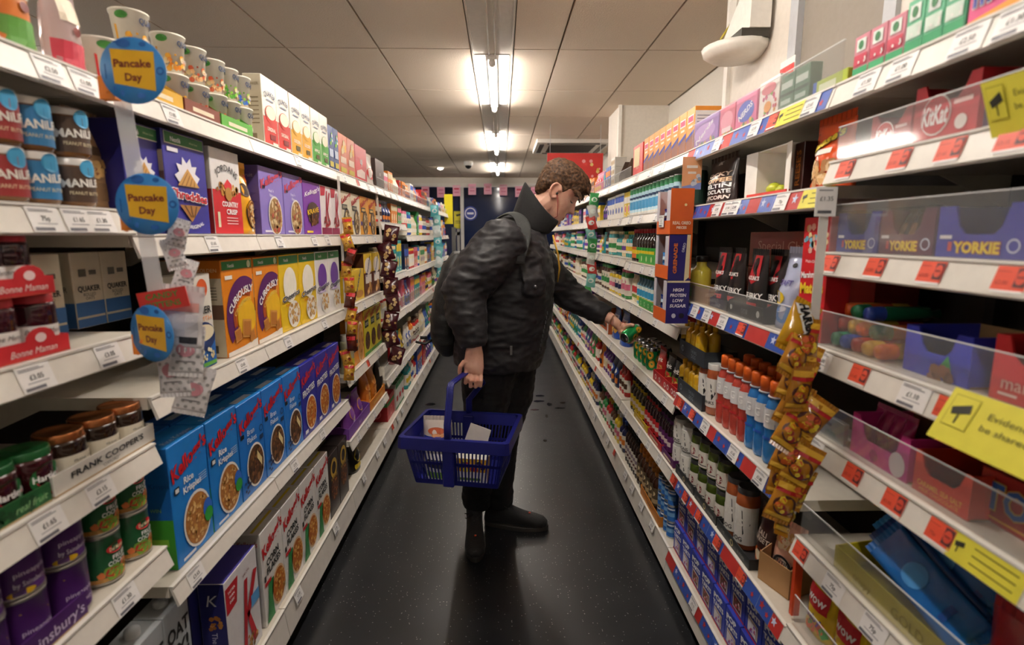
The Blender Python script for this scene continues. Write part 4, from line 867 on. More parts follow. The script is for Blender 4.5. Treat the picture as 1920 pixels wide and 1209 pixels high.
def a_quak(c, nm):
    def f(g, w, h):
        g.rect(-w*.5, 0, w*.5, h*.42, c, 1); g.text('QUAKER', 0, h*.77, h*.075, '#24365c', 3, w=w*.8, off=.01, arc=w*.8); g.rect(-w*.25, h*.66, w*.25, h*.68, '#8a94a8', 3); g.ell(0, h*.47, w*.38, w*.26, c, 3); g.ell(0, h*.49, w*.34, w*.2, '#f4ead0', 4); g.text(nm, 0, h*.25, h*.055, '#fff4e4', 3, w=w*.6, off=.02); g.rect(-w*.12, h*.1, w*.28, h*.18, '#7a1414' if c.startswith('#c') else '#5a4a10', 3); g.rect(w*.05, h*.03, w*.42, h*.07, '#e8e4d8', 3)
    return f
def side_text(bg, ink, n=6, title=None):
    def f(g, d, h):
        if title: g.text(title, 0, h*.86, h*.04, ink, 2, w=d*.7)
        for q in range(n): g.rect(-d*.36, h*(.3+q*.06), d*.3, h*(.315+q*.06), ink, 2)
        g.rect(-d*.3, h*.06, d*.1, h*.16, ink, 2)
    return f
# ================================================================ left side, cereal bays
z = LB[3]
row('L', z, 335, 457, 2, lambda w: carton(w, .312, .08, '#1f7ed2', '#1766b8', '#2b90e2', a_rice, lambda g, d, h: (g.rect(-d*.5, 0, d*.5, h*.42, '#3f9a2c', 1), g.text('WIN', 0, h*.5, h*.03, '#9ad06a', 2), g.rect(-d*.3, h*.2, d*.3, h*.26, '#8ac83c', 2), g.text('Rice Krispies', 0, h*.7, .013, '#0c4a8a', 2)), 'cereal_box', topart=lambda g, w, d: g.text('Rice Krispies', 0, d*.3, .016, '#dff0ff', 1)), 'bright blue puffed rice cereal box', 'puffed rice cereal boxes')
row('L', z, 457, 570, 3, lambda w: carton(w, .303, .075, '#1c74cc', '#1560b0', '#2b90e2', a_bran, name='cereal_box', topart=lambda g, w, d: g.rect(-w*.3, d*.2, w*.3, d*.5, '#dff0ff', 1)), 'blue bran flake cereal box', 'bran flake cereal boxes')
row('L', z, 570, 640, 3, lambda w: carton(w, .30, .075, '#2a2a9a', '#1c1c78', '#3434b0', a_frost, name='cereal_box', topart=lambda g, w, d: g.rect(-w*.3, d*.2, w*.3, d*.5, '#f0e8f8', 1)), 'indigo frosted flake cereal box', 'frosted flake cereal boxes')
BK = {}
for i, (nm, c, c2, px0, px1, n, zz, hh, where) in enumerate((('blue', '#1766b8', '#0f4a90', 335, 457, 2, LB[3], .312, 'puffed rice'), ('blue', '#1560b0', '#0f4a90', 457, 570, 3, LB[3], .303, 'bran flake'), ('white', '#e4e2de', '#d8d4cc', 500, 621, 4, LB[4], .338, 'corn flake'), ('orange', '#d87a1c', '#c8c0b0', 427, 530, 2, LB[2], .28, 'cinnamon square'))):
    back_ = .018+.09; sp = spots('L', zz, px0, px1, n, .018); t_ = carton(sp[0][1]*.97, hh, .08, c, c2, c, name='cereal_box', topart=lambda g, w, d: g.rect(-w*.3, d*.2, w*.3, d*.5, '#e8f0f4', 1))
    for k, (y, _) in enumerate(sp): put(t_, (sx('L', back_), y, zz+.0008), rz('L'), f'{nm} cereal box directly behind the {ORD[k]} {where} box from the near end', 'cereal boxes in the second row')
z = LB[4]
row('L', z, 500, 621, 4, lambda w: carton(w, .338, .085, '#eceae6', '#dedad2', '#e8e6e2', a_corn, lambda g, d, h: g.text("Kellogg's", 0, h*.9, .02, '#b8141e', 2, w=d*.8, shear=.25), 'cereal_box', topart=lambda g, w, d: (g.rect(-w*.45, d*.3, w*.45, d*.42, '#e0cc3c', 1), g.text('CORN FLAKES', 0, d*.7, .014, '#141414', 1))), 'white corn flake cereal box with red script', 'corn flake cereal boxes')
row('L', z, 418, 479, 1, lambda w: carton(w, .325, .075, '#e9e7ea', '#26286e', '#5a54b4', a_special, lambda g, d, h: (g.text('K', 0, h*.84, .035, '#e8e8f0', 2, shear=.2), g.bits(0, h*.62, d*.3, .02, ['#c98a44', '#a86a2c'], 12, .008, 2), g.text('The Original', 0, h*.35, .016, '#d8d8ec', 2, rot=-90)), 'cereal_box'), 'white and violet cereal box with a big red letter, bottom shelf', pz=.525)
row('L', z, 352, 404, 1, lambda w: carton(w, .325, .075, '#2a2c7a', '#1c1e58', '#34368a', None, lambda g, d, h: (g.text('K', 0, h*.84, .035, '#b8b8c8', 2, shear=.2), g.text('The Original', 0, h*.35, .016, '#a8a8c0', 2, rot=-90)), 'cereal_box'), 'dark indigo cereal box at the shaded near end, bottom shelf', pz=.525, back=.10)
row('L', z, 621, 655, 2, lambda w: carton(w, .30, .08, '#2c1a14', '#1e120e', '#1e120e', lambda g, w, h: (g.ell(0, h*.42, w*.36, h*.2, '#5a3018', 2), g.bits(0, h*.42, w*.3, h*.16, ['#8a4a20', '#b06a2c', '#4a2410'], 40, w*.05, 3), g.ring(0, h*.75, w*.2, w*.32, '#c8a23c', 2), g.text('KRAVE', 0, h*.6, h*.05, '#d8b040', 3, w=w*.6)), name='cereal_box'), 'dark brown chocolate cereal box', 'dark chocolate cereal boxes')
z = LB[2]
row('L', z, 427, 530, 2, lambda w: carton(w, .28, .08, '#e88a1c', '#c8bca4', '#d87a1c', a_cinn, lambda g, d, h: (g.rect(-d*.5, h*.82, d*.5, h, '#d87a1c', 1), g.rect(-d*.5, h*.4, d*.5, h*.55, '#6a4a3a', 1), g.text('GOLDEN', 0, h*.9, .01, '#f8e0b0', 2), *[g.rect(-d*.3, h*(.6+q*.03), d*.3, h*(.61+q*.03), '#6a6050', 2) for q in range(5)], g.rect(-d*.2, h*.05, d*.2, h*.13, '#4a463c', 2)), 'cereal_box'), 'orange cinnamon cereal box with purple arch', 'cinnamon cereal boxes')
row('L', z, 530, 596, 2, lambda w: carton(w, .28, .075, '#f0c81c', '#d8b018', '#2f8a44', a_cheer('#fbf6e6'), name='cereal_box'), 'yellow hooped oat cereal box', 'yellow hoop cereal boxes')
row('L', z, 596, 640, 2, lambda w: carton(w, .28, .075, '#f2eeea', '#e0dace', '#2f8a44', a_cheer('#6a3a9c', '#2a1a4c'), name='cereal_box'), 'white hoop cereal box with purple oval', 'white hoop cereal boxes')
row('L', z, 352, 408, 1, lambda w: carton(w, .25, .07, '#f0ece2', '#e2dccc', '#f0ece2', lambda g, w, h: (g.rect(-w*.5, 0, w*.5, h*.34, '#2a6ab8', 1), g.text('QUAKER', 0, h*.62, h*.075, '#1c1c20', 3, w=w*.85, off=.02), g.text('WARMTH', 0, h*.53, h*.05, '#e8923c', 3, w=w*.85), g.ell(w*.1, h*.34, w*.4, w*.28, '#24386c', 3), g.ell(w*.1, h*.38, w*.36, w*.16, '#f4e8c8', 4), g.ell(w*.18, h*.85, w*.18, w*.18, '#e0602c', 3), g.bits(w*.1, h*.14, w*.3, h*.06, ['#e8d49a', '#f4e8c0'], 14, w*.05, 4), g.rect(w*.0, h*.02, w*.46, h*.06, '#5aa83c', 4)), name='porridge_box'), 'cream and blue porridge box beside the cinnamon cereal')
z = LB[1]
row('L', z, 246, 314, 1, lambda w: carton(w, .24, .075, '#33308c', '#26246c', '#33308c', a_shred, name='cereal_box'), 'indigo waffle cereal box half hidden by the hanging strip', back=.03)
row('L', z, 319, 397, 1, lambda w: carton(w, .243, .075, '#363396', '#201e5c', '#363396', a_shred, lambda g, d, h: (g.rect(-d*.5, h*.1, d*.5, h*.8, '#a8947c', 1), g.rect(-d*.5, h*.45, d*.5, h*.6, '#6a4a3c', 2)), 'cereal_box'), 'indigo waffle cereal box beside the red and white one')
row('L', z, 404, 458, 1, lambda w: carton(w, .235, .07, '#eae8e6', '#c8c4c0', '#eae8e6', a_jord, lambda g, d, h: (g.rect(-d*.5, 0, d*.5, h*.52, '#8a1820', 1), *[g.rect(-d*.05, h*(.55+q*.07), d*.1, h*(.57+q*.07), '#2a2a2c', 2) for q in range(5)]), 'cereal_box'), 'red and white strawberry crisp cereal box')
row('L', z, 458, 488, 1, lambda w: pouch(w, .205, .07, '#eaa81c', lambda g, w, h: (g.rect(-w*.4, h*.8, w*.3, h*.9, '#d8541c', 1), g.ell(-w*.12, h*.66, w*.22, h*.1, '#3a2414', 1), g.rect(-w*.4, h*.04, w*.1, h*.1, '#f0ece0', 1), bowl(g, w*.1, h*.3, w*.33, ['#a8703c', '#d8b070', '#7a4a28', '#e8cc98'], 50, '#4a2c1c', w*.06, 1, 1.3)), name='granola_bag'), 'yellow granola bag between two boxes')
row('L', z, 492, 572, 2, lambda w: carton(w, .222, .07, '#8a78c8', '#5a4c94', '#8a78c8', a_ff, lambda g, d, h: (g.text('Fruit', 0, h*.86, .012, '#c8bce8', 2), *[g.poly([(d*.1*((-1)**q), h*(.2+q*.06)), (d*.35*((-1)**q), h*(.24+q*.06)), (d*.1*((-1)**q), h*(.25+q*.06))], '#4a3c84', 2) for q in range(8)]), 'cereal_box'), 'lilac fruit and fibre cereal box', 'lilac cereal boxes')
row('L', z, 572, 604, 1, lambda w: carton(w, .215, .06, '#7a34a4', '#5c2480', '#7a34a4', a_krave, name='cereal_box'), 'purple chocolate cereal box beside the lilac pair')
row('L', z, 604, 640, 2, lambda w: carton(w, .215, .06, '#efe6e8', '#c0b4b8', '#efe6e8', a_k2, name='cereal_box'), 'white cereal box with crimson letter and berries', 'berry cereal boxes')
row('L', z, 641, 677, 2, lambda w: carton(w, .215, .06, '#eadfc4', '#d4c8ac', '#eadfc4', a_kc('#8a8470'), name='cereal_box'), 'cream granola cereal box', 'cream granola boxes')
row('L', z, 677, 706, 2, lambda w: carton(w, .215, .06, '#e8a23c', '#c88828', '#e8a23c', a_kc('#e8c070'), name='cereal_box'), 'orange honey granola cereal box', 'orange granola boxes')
# top shelf: pots on trays, then tall boxes
z = LB[0]
def pot(c, c2, nm):
    b = MB(); p = mat('#f2ecdc', .4); b.lathe([(0, .002, None), (.033, 0, p), (.043, .088, p), (.0455, .089, p), (.0455, .093, p), (.042, .093, p), (.0, .0915, mat('#e8e2d4', .3))], 22)
    g = G(); g.text('QUAKER', .028, .071, .0125, '#24365c', 3, w=.05, off=.03); g.ell(-.028, .078, .012, .008, '#3f8a34', 2, 12)
    g.poly([(-.045, .06), (.0, .045), (.06, .058), (.06, .004), (-.045, .004)], c, 1); g.bits(-.005, .026, .032, .018, [c2, c, '#f0d8a0'], 18, .008, 2); g.text(nm, .03, .032, .009, '#fff6ea', 4, off=.02); g.rect(.02, .008, .055, .016, '#c8342c', 3)
    return ('porridge_pot', 'pot', [('pot_body', b.mesh('pot_body'), None), ('label_print', g.mesh('label_print', wrap(.0345, .115)), 0)])
PY, PBr, PG, PGB = pot('#f0b02c', '#e88a1c', 'SYRUP'), pot('#c8542c', '#e0b078', 'CHOC'), pot('#8ac83c', '#4a9a2c', 'APPLE'), pot('#8ac83c', '#3a6ac8', 'BLUE')
pots = [(255, PY, 'yellow'), (325, PY, 'yellow'), (366, PBr, 'brown'), (402, PBr, 'brown'), (428, PG, 'green'), (452, PGB, 'blueberry green')]
for i, (px, p, cn) in enumerate(pots):
    y = yat(px, sx('L', .06), z+.06)
    for k in (0, 1): put(p, (sx('L', .062), y, z+.004+k*.0935), rz('L')-.6, f'{cn} label porridge pot, {("lower", "upper")[k]} tier, {ORD[i]} stack from the near end', 'stacked porridge pots', scale=(.86, .86, 1))
for i, (a, c, cn) in enumerate(((230, '#d8a82c', 'yellow'), (346, '#7a3a24', 'brown'), (415, '#5aa83c', 'green'))):
    e = (344, 413, 474)[i]; (y, wd_), = spots('L', z, a, e, 1, .01)
    put(tray(wd_*.98, .11, .035, .06, c, lambda g, w, h: g.rect(-w*.3, h*.3, w*.3, h*.6, '#e8dcc0', 1)), (sx('L', .008), y, z+.0008), rz('L'), f'{cn} cardboard tray under the porridge pots', 'porridge pot trays')
row('L', z, 184, 216, 1, lambda w: pot('#d83838', '#e88a8a', 'BERRY'), 'single red label porridge pot beside the clear bag', back=.055)
for a, e, n, c, nm, cn in ((497, 547, 2, '#c8342c', 'ORIGINAL', 'red'), (548, 586, 2, '#e0a52c', 'GOLDEN', 'golden'), (587, 618, 2, '#4a9a34', 'APPLE', 'green')):
    row('L', z, a, e, n, lambda w: carton(w, .225, .06, '#f2ecde', '#cfc4aa', '#f2ecde', a_quak(c, nm), side_text('', '#8a7a5c', 7, 'QUAKER'), 'porridge_box'), f'tall white and {cn} porridge sachet box', cn+' porridge boxes')
row('L', z, 618, 637, 2, lambda w: carton(w, .20, .06, '#24407c', '#1a305e', '#24407c', lambda g, w, h: (g.bits(0, h*.72, w*.3, h*.14, ['#4a9ad8', '#8ac83c', '#e8e8f0'], 9, w*.14, 2), g.rect(-w*.35, h*.3, w*.35, h*.48, '#c8d4e8', 2), g.rect(-w*.35, h*.08, w*.35, h*.2, '#c8b84a', 2)), name='breakfast_box'), 'navy breakfast biscuit box with leaf print', 'navy breakfast boxes')
row('L', z, 637, 667, 2, lambda w: carton(w, .195, .06, '#d47a5a', '#b86448', '#d47a5a', lambda g, w, h: (g.bits(0, h*.68, w*.3, h*.12, ['#f0b040', '#e8d0a0'], 9, w*.14, 2), g.rect(-w*.35, h*.28, w*.35, h*.44, '#f4dcc8', 2), g.rect(-w*.35, h*.06, w*.35, h*.18, '#c8b84a', 2)), name='breakfast_box'), 'copper breakfast biscuit box', 'copper breakfast boxes')
row('L', z, 667, 689, 1, lambda w: carton(w, .19, .06, '#c8202c', '#8a141c', '#7ab8e0', lambda g, w, h: (g.text('up', 0, h*.6, h*.2, '#ffffff', 2, off=.02), g.poly([(-w*.4, h*.1), (w*.3, h*.1), (w*.3, h*.3), (0, h*.36), (-w*.4, h*.26)], '#f0d8d0', 2)), name='breakfast_box'), 'red drink carton box after the copper boxes')
row('L', z, 689, 704, 1, lambda w: pouch(w*1.1, .17, .05, '#e8dcd4', lambda g, w, h: g.ell(0, h*.4, w*.35, h*.2, '#c8342c', 1), name='snack_pouch'), 'pale pouch with red spot beside the red box')
row('L', z, 705, 721, 1, lambda w: carton(w, .18, .06, '#4a342c', '#3a2820', '#9ab8d8', lambda g, w, h: g.text('SO', 0, h*.5, h*.1, '#e8e0d8', 2), name='breakfast_box'), 'brown box with pale blue top on the upper left shelf')
# near bay -------------------------------------------------------
z = LA[0]
for i, (px, c, c2) in enumerate(((-35, '#c8602c', '#d8b048'), (42, '#d87a34', '#5a9a3c'), (142, '#e8b8b8', '#c8384c'))):
    y = yat(px, sx('L'), z+.08)
    t_ = pouch(.082, .17, .055, c if i < 2 else c, (lambda g, w, h, c2=c2: (g.rect(-w*.45, .004, w*.45, h*.3, c2, 1, 6, 3), g.rect(-w*.3, h*.5, w*.2, h*.75, '#f0e4cc', 1, 4, 3), g.ell(w*.02, h*.42, w*.1, w*.1, '#7a2c24', 2))), name='snack_pouch', seed=i, clear_=clear('#f4d8d8', .35) if i == 2 else None)
    put(t_, (sx('L', .02), y, z+.001), rz('L'), ('brown and gold snack pouch at the left edge, top shelf', 'orange and green snack pouch on the near top shelf', 'clear bag of pink sweets on the near top shelf')[i])
z = LA[1]
def a_mani(g, W, h): g.text('MANiLiFE', 0, h*.5, h*.16, '#f4f0e8', 3, w=W*1.1, off=.03, rot=4); g.text('PEANUT BUTTER', 0, h*.28, h*.07, '#f0e0b8', 3, w=W*.8); g.ell(W*.1, h*.8, .016, .016, '#3a9ac8', 3)
for i, (px, c, l, cn) in enumerate(((2, '#9a2c2c', '#9a2c2c', 'red'), (66, '#2a7ab0', '#2a7ab0', 'blue'), (138, '#4a3020', '#4a3424', 'brown'))):
    t_ = jar(.088, .036, '#7a5028', '#e4e0dc', l, a_mani, .012, (.1, .82), shoulder=.96)
    y = yat(px, sx('L', .04), z+.05)
    for k in (0, 1): put(t_, (sx('L', .045), y, z+.001+k*.089), rz('L')-.25, f'{cn} label peanut butter jar, {("lower", "upper")[k]} of its stack', 'stacked peanut butter jars')
row('L', z, 178, 215, 1, lambda w: pouch(.10, .185, .06, '#a8845c', lambda g, w, h: (g.rect(-w*.4, h*.1, w*.4, h*.3, '#8a6a48', 1, 4, 2), g.rect(-w*.35, h*.6, w*.35, h*.7, '#5a4430', 1, 4, 2), g.bits(0, h*.45, w*.3, h*.08, ['#8a3028', '#c8a060'], 16, .01, 1)), name='granola_bag'), 'kraft brown granola bag beside the jar stacks', back=.07)
row('L', z, 225, 255, 1, lambda w: carton(.045, .19, .1, '#2c2a78', '#201e5c', '#2c2a78', lambda g, w, h: g.rect(-w*.4, h*.8, w*.4, h*.95, '#2f7a3c', 1), name='cereal_box'), 'indigo box set back behind the kraft bag', back=.18)
z = LA[2]
def gingham(): return mat('#c8303a', .5)
BM = jar(.098, .035, '#38101a', gingham(), '#f0eeea', lambda g, W, h: (g.text('Bonne Maman', 0, h*.36, h*.08, '#2a2420', 3, w=W*.95, shear=.3), g.text('Strawberry', 0, h*.2, h*.07, '#5a3028', 3, shear=.3)), .014, (.06, .46), segs=20)
for k in (0, 1):
    for i, px in enumerate((-22, 58) if k == 0 else (-30, 22)):
        y = yat(px, sx('L', .05), z+.06)
        put(BM, (sx('L', .05), y, z+.005+k*.104), rz('L')-.25, f'dark jam jar with red gingham lid, {("lower", "upper")[k]} tray, {("nearer", "farther")[i]} one', 'gingham lid jam jars')
    (y, wd_), = spots('L', z+k*.104, -60, 128 if k == 0 else 100, 1, .01)
    put(tray(wd_, .09, .03, .03, '#c8242c', lambda g, w, h: (g.ell(w*.18, h*1.0, .03, .02, '#c8242c', 1, 16), g.ell(w*.18, h*1.1, .011, .008, '#f4d8d8', 2), g.text('Bonne Maman', w*.1, h*.45, .011, '#f8e8e4', 2, shear=.3)), inner='#b8382c'), (sx('L', .006), y, z+.0008+k*.104), rz('L'), f'red cardboard tray of jam jars, {("lower", "upper")[k]} tier', 'jam jar trays')
QO = carton(.085, .165, .085, '#d8ccb4', '#cabda4', '#d8ccb4', lambda g, w, h: (g.rect(-w*.5, 0, w*.5, h*.12, '#3a6ca8', 1), g.rect(-w*.5, h*.15, w*.5, h*.34, '#3a6ca8', 1), g.text('QUAKER', 0, h*.52, .012, '#1c1c20', 2, w=w*.75, off=.02), g.text('ROLLED', 0, h*.44, .007, '#1c1c20', 2), g.text('OATS', 0, h*.39, .007, '#1c1c20', 2), g.rect(-w*.3, h*.68, -w*.05, h*.78, '#6a6458', 2), g.rect(w*.05, h*.7, w*.3, h*.76, '#6a6458', 2)), lambda g, d, h: (g.rect(-d*.5, 0, d*.5, h*.34, '#35639c', 1), g.text('QUAKER', 0, h*.52, .012, '#2c2c30', 2, w=d*.7)), 'oat_box')
for i, (px, bk) in enumerate(((92, .13), (170, .15), (222, .15))):
    X = sx('L', bk); put(QO, (X, yat(px, X, z+.05), z+.0008), rz('L'), ('cream oat box set back behind the jam jars', 'cream oat box at mid shelf, nearer of two together', 'cream oat box at mid shelf, beside the hanging strip')[i], 'rolled oat boxes')
z = LA[3]
CU = mat('#a8683c', .25, .8); GR = mat('#1c5a2c', .3, .2)
HJ = jar(.088, .039, '#3a0c14', GR, '#3a0c14', lambda g, W, h: (g.ell(W*.15, h*.42, W*.42, h*.3, '#1c6a34', 2), g.poly([(-W*.2, h*.42), (W*.5, h*.42), (W*.15, h*.05)], '#c8203c', 3), g.text("Hartley's", W*.12, h*.46, h*.13, '#ffffff', 4, w=W*.66, off=.02)), .014, (.05, .1))
FC = jar(.092, .041, '#2c1a10', CU, '#e4dcc8', lambda g, W, h: (g.rect(-W*.1, h*.1, W*.7, h*.5, '#f4f0e4', 2), g.text('FRANK COOPER', W*.25, h*.43, h*.05, '#2a2a2a', 3, w=W*.7), g.text('FINE CUT', W*.25, h*.3, h*.09, '#1c1c1c', 3, w=W*.7, off=.02)), .016, (.05, .55))
for i, px in enumerate((-25, 48)): put(HJ, (sx('L', .05), yat(px, sx('L', .05), z+.05), z+.005), rz('L')-.25, f'dark fruit jam jar with green lid, {("nearer", "farther")[i]} of two', 'green lid jam jars')
for i, px in enumerate((116, 177, 228)): put(FC, (sx('L', .052), yat(px, sx('L', .05), z+.05), z+.005), rz('L')-.25, nth('marmalade jar with copper lid', i, 3), 'copper lid marmalade jars')
(y, wd_), = spots('L', z, -70, 100, 1, .006); put(tray(wd_*.98, .1, .034, .034, '#1c5a2c', lambda g, w, h: (g.text('real fruit', w*.25, h*.5, .012, '#a8d89a', 2, shear=.3), g.bits(0, h*.5, w*.4, h*.3, ['#2c7a3c', '#14461f'], 24, .008, 1))), (sx('L', .006), y, z+.0008), rz('L'), 'dark green tray holding the jam jars')
(y, wd_), = spots('L', z, 102, 292, 1, .006); put(tray(wd_*.98, .105, .04, .04, '#dcd8d0', lambda g, w, h: (g.text("FRANK COOPER'S", 0, h*.62, .0115, '#1c1c20', 2, w=w*.72, off=.02), g.text('"OXFORD"', 0, h*.28, .007, '#3a3a40', 2))), (sx('L', .006), y, z+.0008), rz('L'), 'white printed tray holding the marmalade jars')
z = LA[4]
PA = tin(.105, .041, '#4a1f66', lambda g, W, h: (g.poly([(-W, h*.55), (-W*.3, h*.75), (W*.4, h*.62), (W, h*.8), (W, h*.93), (-W, h*.93)], '#e0b41c', 1), g.text('pineapple', W*.05, h*.42, h*.085, '#e8dcf4', 2, w=W*.75), g.text("by Sainsbury's", W*.05, h*.24, h*.085, '#f0e8f8', 2, w=W*.8), g.ell(-W*.2, h*.1, W*.3, h*.06, '#e0b41c', 1)))
FR = tin(.105, .037, '#1f5a34', lambda g, W, h: (g.ell(W*.1, h*.68, W*.34, h*.1, '#c8242c', 2), g.text('Del Monte', W*.1, h*.68, h*.075, '#f4e8c0', 3, w=W*.5, off=.02), g.text('FRUIT', W*.2, h*.5, h*.085, '#ffffff', 2, off=.02), g.text('COCKTAIL', W*.2, h*.39, h*.085, '#ffffff', 2, w=W*.85, off=.02), g.rect(-W, h*.06, W, h*.14, '#c8924a', 1, 10, 1), g.bits(W*.1, h*.22, W*.6, h*.08, ['#c8342c', '#e8b02c', '#e07a3c', '#7aa83c'], 18, .012, 2)))
for i, (px, p, cn) in enumerate(((-45, PA, 'purple pineapple'), (38, PA, 'purple pineapple'), (118, PA, 'purple pineapple'), (190, FR, 'green fruit cocktail'), (245, FR, 'green fruit cocktail'))):
    y = yat(px, sx('L', .05), z+.06)
    for k in (0, 1): put(p, (sx('L', .052), y, z+.004+k*.1055), rz('L')-.25, f'{cn} can, {("lower", "upper")[k]} tier, {ORD[i]} stack from the left edge', cn+' cans')
(y, wd_), = spots('L', z, -90, 168, 1, .006); put(tray(wd_*.98, .1, .045, .05, '#4a1f66', lambda g, w, h: g.text("Sainsbury's", w*.22, h*.5, .02, '#d8c8e8', 2, off=.01)), (sx('L', .006), y, z+.0008), rz('L'), 'purple printed tray holding the pineapple cans')
z = LA[5]
def oat(g, w, h): g.text('OAT', 0, h*.72, .036, '#1c1c1e', 2, w=w*.85, off=.03); g.text('LY!', 0, h*.5, .036, '#1c1c1e', 2, w=w*.7, off=.03); g.rect(-w*.25, h*.2, w*.1, h*.38, '#e8e8ea', 2); g.text('Go', w*.1, h*.1, .02, '#1c1c1e', 2)
def oatly(w):
    n, c, p = carton(w, .235, .07, '#aab0b4', '#9aa0a4', '#b4babe', oat, name='oat_drink_carton'); b = MB(); b.lathe([(.016, .235, None), (.016, .25, mat('#c8cccf')), (.0, .251, mat('#c8cccf'))], 14, Matrix.Translation((0, .035, 0))); p.append(('screw_cap', b.mesh('screw_cap'), 0)); return (n, 'carton', p)
row('L', z, 252, 352, 2, oatly, 'grey oat drink carton with bold black letters', 'oat drink cartons', pz=.6)
# bay beyond the cereal
z = LD[2]
row('L', z, 660, 684, 1, lambda w: carton(w, .17, .06, '#eac42c', '#c8a41c', '#eac42c', lambda g, w, h: (g.text('Weetabix', 0, h*.55, h*.12, '#24408c', 2, w=w*.9, rot=50, off=.02), g.ell(w*.1, h*.2, w*.3, h*.12, '#c88a3c', 2)), name='cereal_box'), 'short yellow wheat biscuit box beside the gold snack strip')
row('L', z, 684, 714, 2, lambda w: carton(w, .25, .06, '#6a3420', '#4a2414', '#eac42c', lambda g, w, h: (g.rect(-w*.5, h*.55, w*.5, h, '#eac42c', 1), g.ell(0, h*.7, w*.4, h*.2, '#f0e4d8', 2), g.text('Weetabix', 0, h*.7, h*.09, '#24408c', 3, w=w*.8, rot=50, off=.02), g.rect(-w*.35, h*.3, w*.35, h*.5, '#f4ece4', 2), g.bits(0, h*.18, w*.3, h*.1, ['#c88a3c', '#e0b070'], 10, w*.1, 2)), name='cereal_box'), 'yellow and brown wheat biscuit box', 'brown wheat biscuit boxes')
z = LD[3]
row('L', z, 662, 684, 1, lambda w: carton(w, .28, .06, '#e8901c', '#c87814', '#e8901c', lambda g, w, h: (kell(g, w, h, '#b8241c', .9), g.rect(-w*.5, h*.28, w*.1, h*.35, '#141414', 2), g.rect(-w*.5, h*.42, w*.1, h*.49, '#141414', 2), bowl(g, w*.18, h*.4, w*.24, ['#c88a3c', '#e0b060', '#a86a2c'], 30, '#f4e4c8', w*.06, 3, 2.)), name='cereal_box'), 'orange striped cereal box next to the yellow trio')
row('L', z, 685, 716, 3, lambda w: carton(w, .27, .06, '#d0c42c', '#a89c1c', '#d0c42c', lambda g, w, h: (kell(g, w, h, '#b8241c', .9), g.rect(-w*.4, h*.62, w*.2, h*.78, '#24301c', 2), g.text('COCO', -w*.1, h*.7, h*.06, '#f4f0e0', 3), g.ell(0, h*.32, w*.38, h*.2, '#3a2014', 2), g.bits(0, h*.32, w*.3, h*.16, ['#6a3a20', '#8a5230', '#4a2412'], 20, w*.09, 3), g.rect(-w*.5, 0, w*.5, h*.08, '#3f8a34', 2)), name='cereal_box'), 'yellow green chocolate cereal box', 'yellow chocolate cereal boxes')
row('L', z, 644, 661, 1, lambda w: jar(.2, .034, '#b8b490', '#d8d4c4', '#c8c430', None, .03, (.05, .4)), 'clear tub with yellow label behind the gold strip')
z = LD[4]
for i, (px, c) in enumerate(((664, '#8a4ca8'), (678, '#7a3c98'))): put(pouch(.13, .15, .08, c, lambda g, w, h: (g.ell(0, h*.55, w*.3, h*.25, '#d89a5c', 1), g.ell(w*.1, h*.3, w*.2, h*.15, '#e8e0ec', 1)), name='snack_bag', seed=i), (sx('L', .03), yat(px, sx('L', .03), z+.05), z+.004), rz('L'), f'purple snack bag in tray, {("nearer", "farther")[i]} of two', 'purple snack bags')
(y, wd_), = spots('L', z, 655, 694, 1, .006); put(tray(wd_, .12, .06, .07, '#7a44a0', lambda g, w, h: g.text('Best', 0, h*.5, .02, '#c8a4e0', 2)), (sx('L', .006), y, z+.0008), rz('L'), 'purple tray under the purple snack bags')
for i, (px, c) in enumerate(((693, '#c86a1c'), (704, '#d0781c'))): put(pouch(.15, .22, .08, c, lambda g, w, h: (g.ell(0, h*.6, w*.3, h*.12, '#e8a04c', 1), g.rect(-w*.3, h*.2, w*.3, h*.4, '#e08a34', 1, 4, 3), g.bits(0, h*.3, w*.3, h*.12, ['#a84c14', '#f0b868'], 12, .014, 2)), name='snack_bag', seed=5+i), (sx('L', .03), yat(px, sx('L', .03), z+.08), z+.004), rz('L'), f'orange snack bag in tray, {("nearer", "farther")[i]} of two', 'orange snack bags')
(y, wd_), = spots('L', z, 695, 722, 1, .006); put(tray(wd_, .12, .06, .07, '#e08a24', lambda g, w, h: g.rect(-w*.3, h*.3, w*.3, h*.6, '#f0b860', 2)), (sx('L', .006), y, z+.0008), rz('L'), 'orange tray under the orange snack bags')
row('L', z, 714, 722, 1, lambda w: pouch(.1, .24, .07, '#24201c', lambda g, w, h: (g.rect(-w*.3, h*.5, w*.3, h*.75, '#c8c0b0', 1, 4, 3), g.bits(0, h*.3, w*.3, h*.1, ['#8a6a44', '#c8a878'], 10, .014, 1)), name='snack_bag'), 'black snack pouch after the orange bags')
z = LD[5]
row('L', z, 661, 686, 1, lambda w: pouch(.16, .18, .09, '#1a1814', lambda g, w, h: (g.ell(0, h*.5, w*.3, h*.2, '#d8c01c', 1), g.rect(-w*.3, h*.1, w*.3, h*.25, '#c8b01c', 1, 4, 2), g.text('BLACK', 0, h*.5, .02, '#141414', 2)), name='snack_bag'), 'black and yellow snack bag on the bottom shelf', back=.03)
row('L', z, 727, 741, 1, lambda w: carton(w*.98, .17, .16, '#c0202a', '#a81822', '#c0202a', lambda g, w, h: (g.rect(-w*.5, h*.62, w*.5, h*.78, '#2c7a34', 1), g.ring(0, h*.3, h*.14, h*.2, '#e88080', 1)), lambda g, d, h: (g.rect(-d*.5, h*.62, d*.5, h*.8, '#2c7a34', 1), g.ring(0, h*.32, h*.14, h*.2, '#d86060', 1)), 'gift_box'), 'red gift box with green band on the bottom left shelf', back=.03)
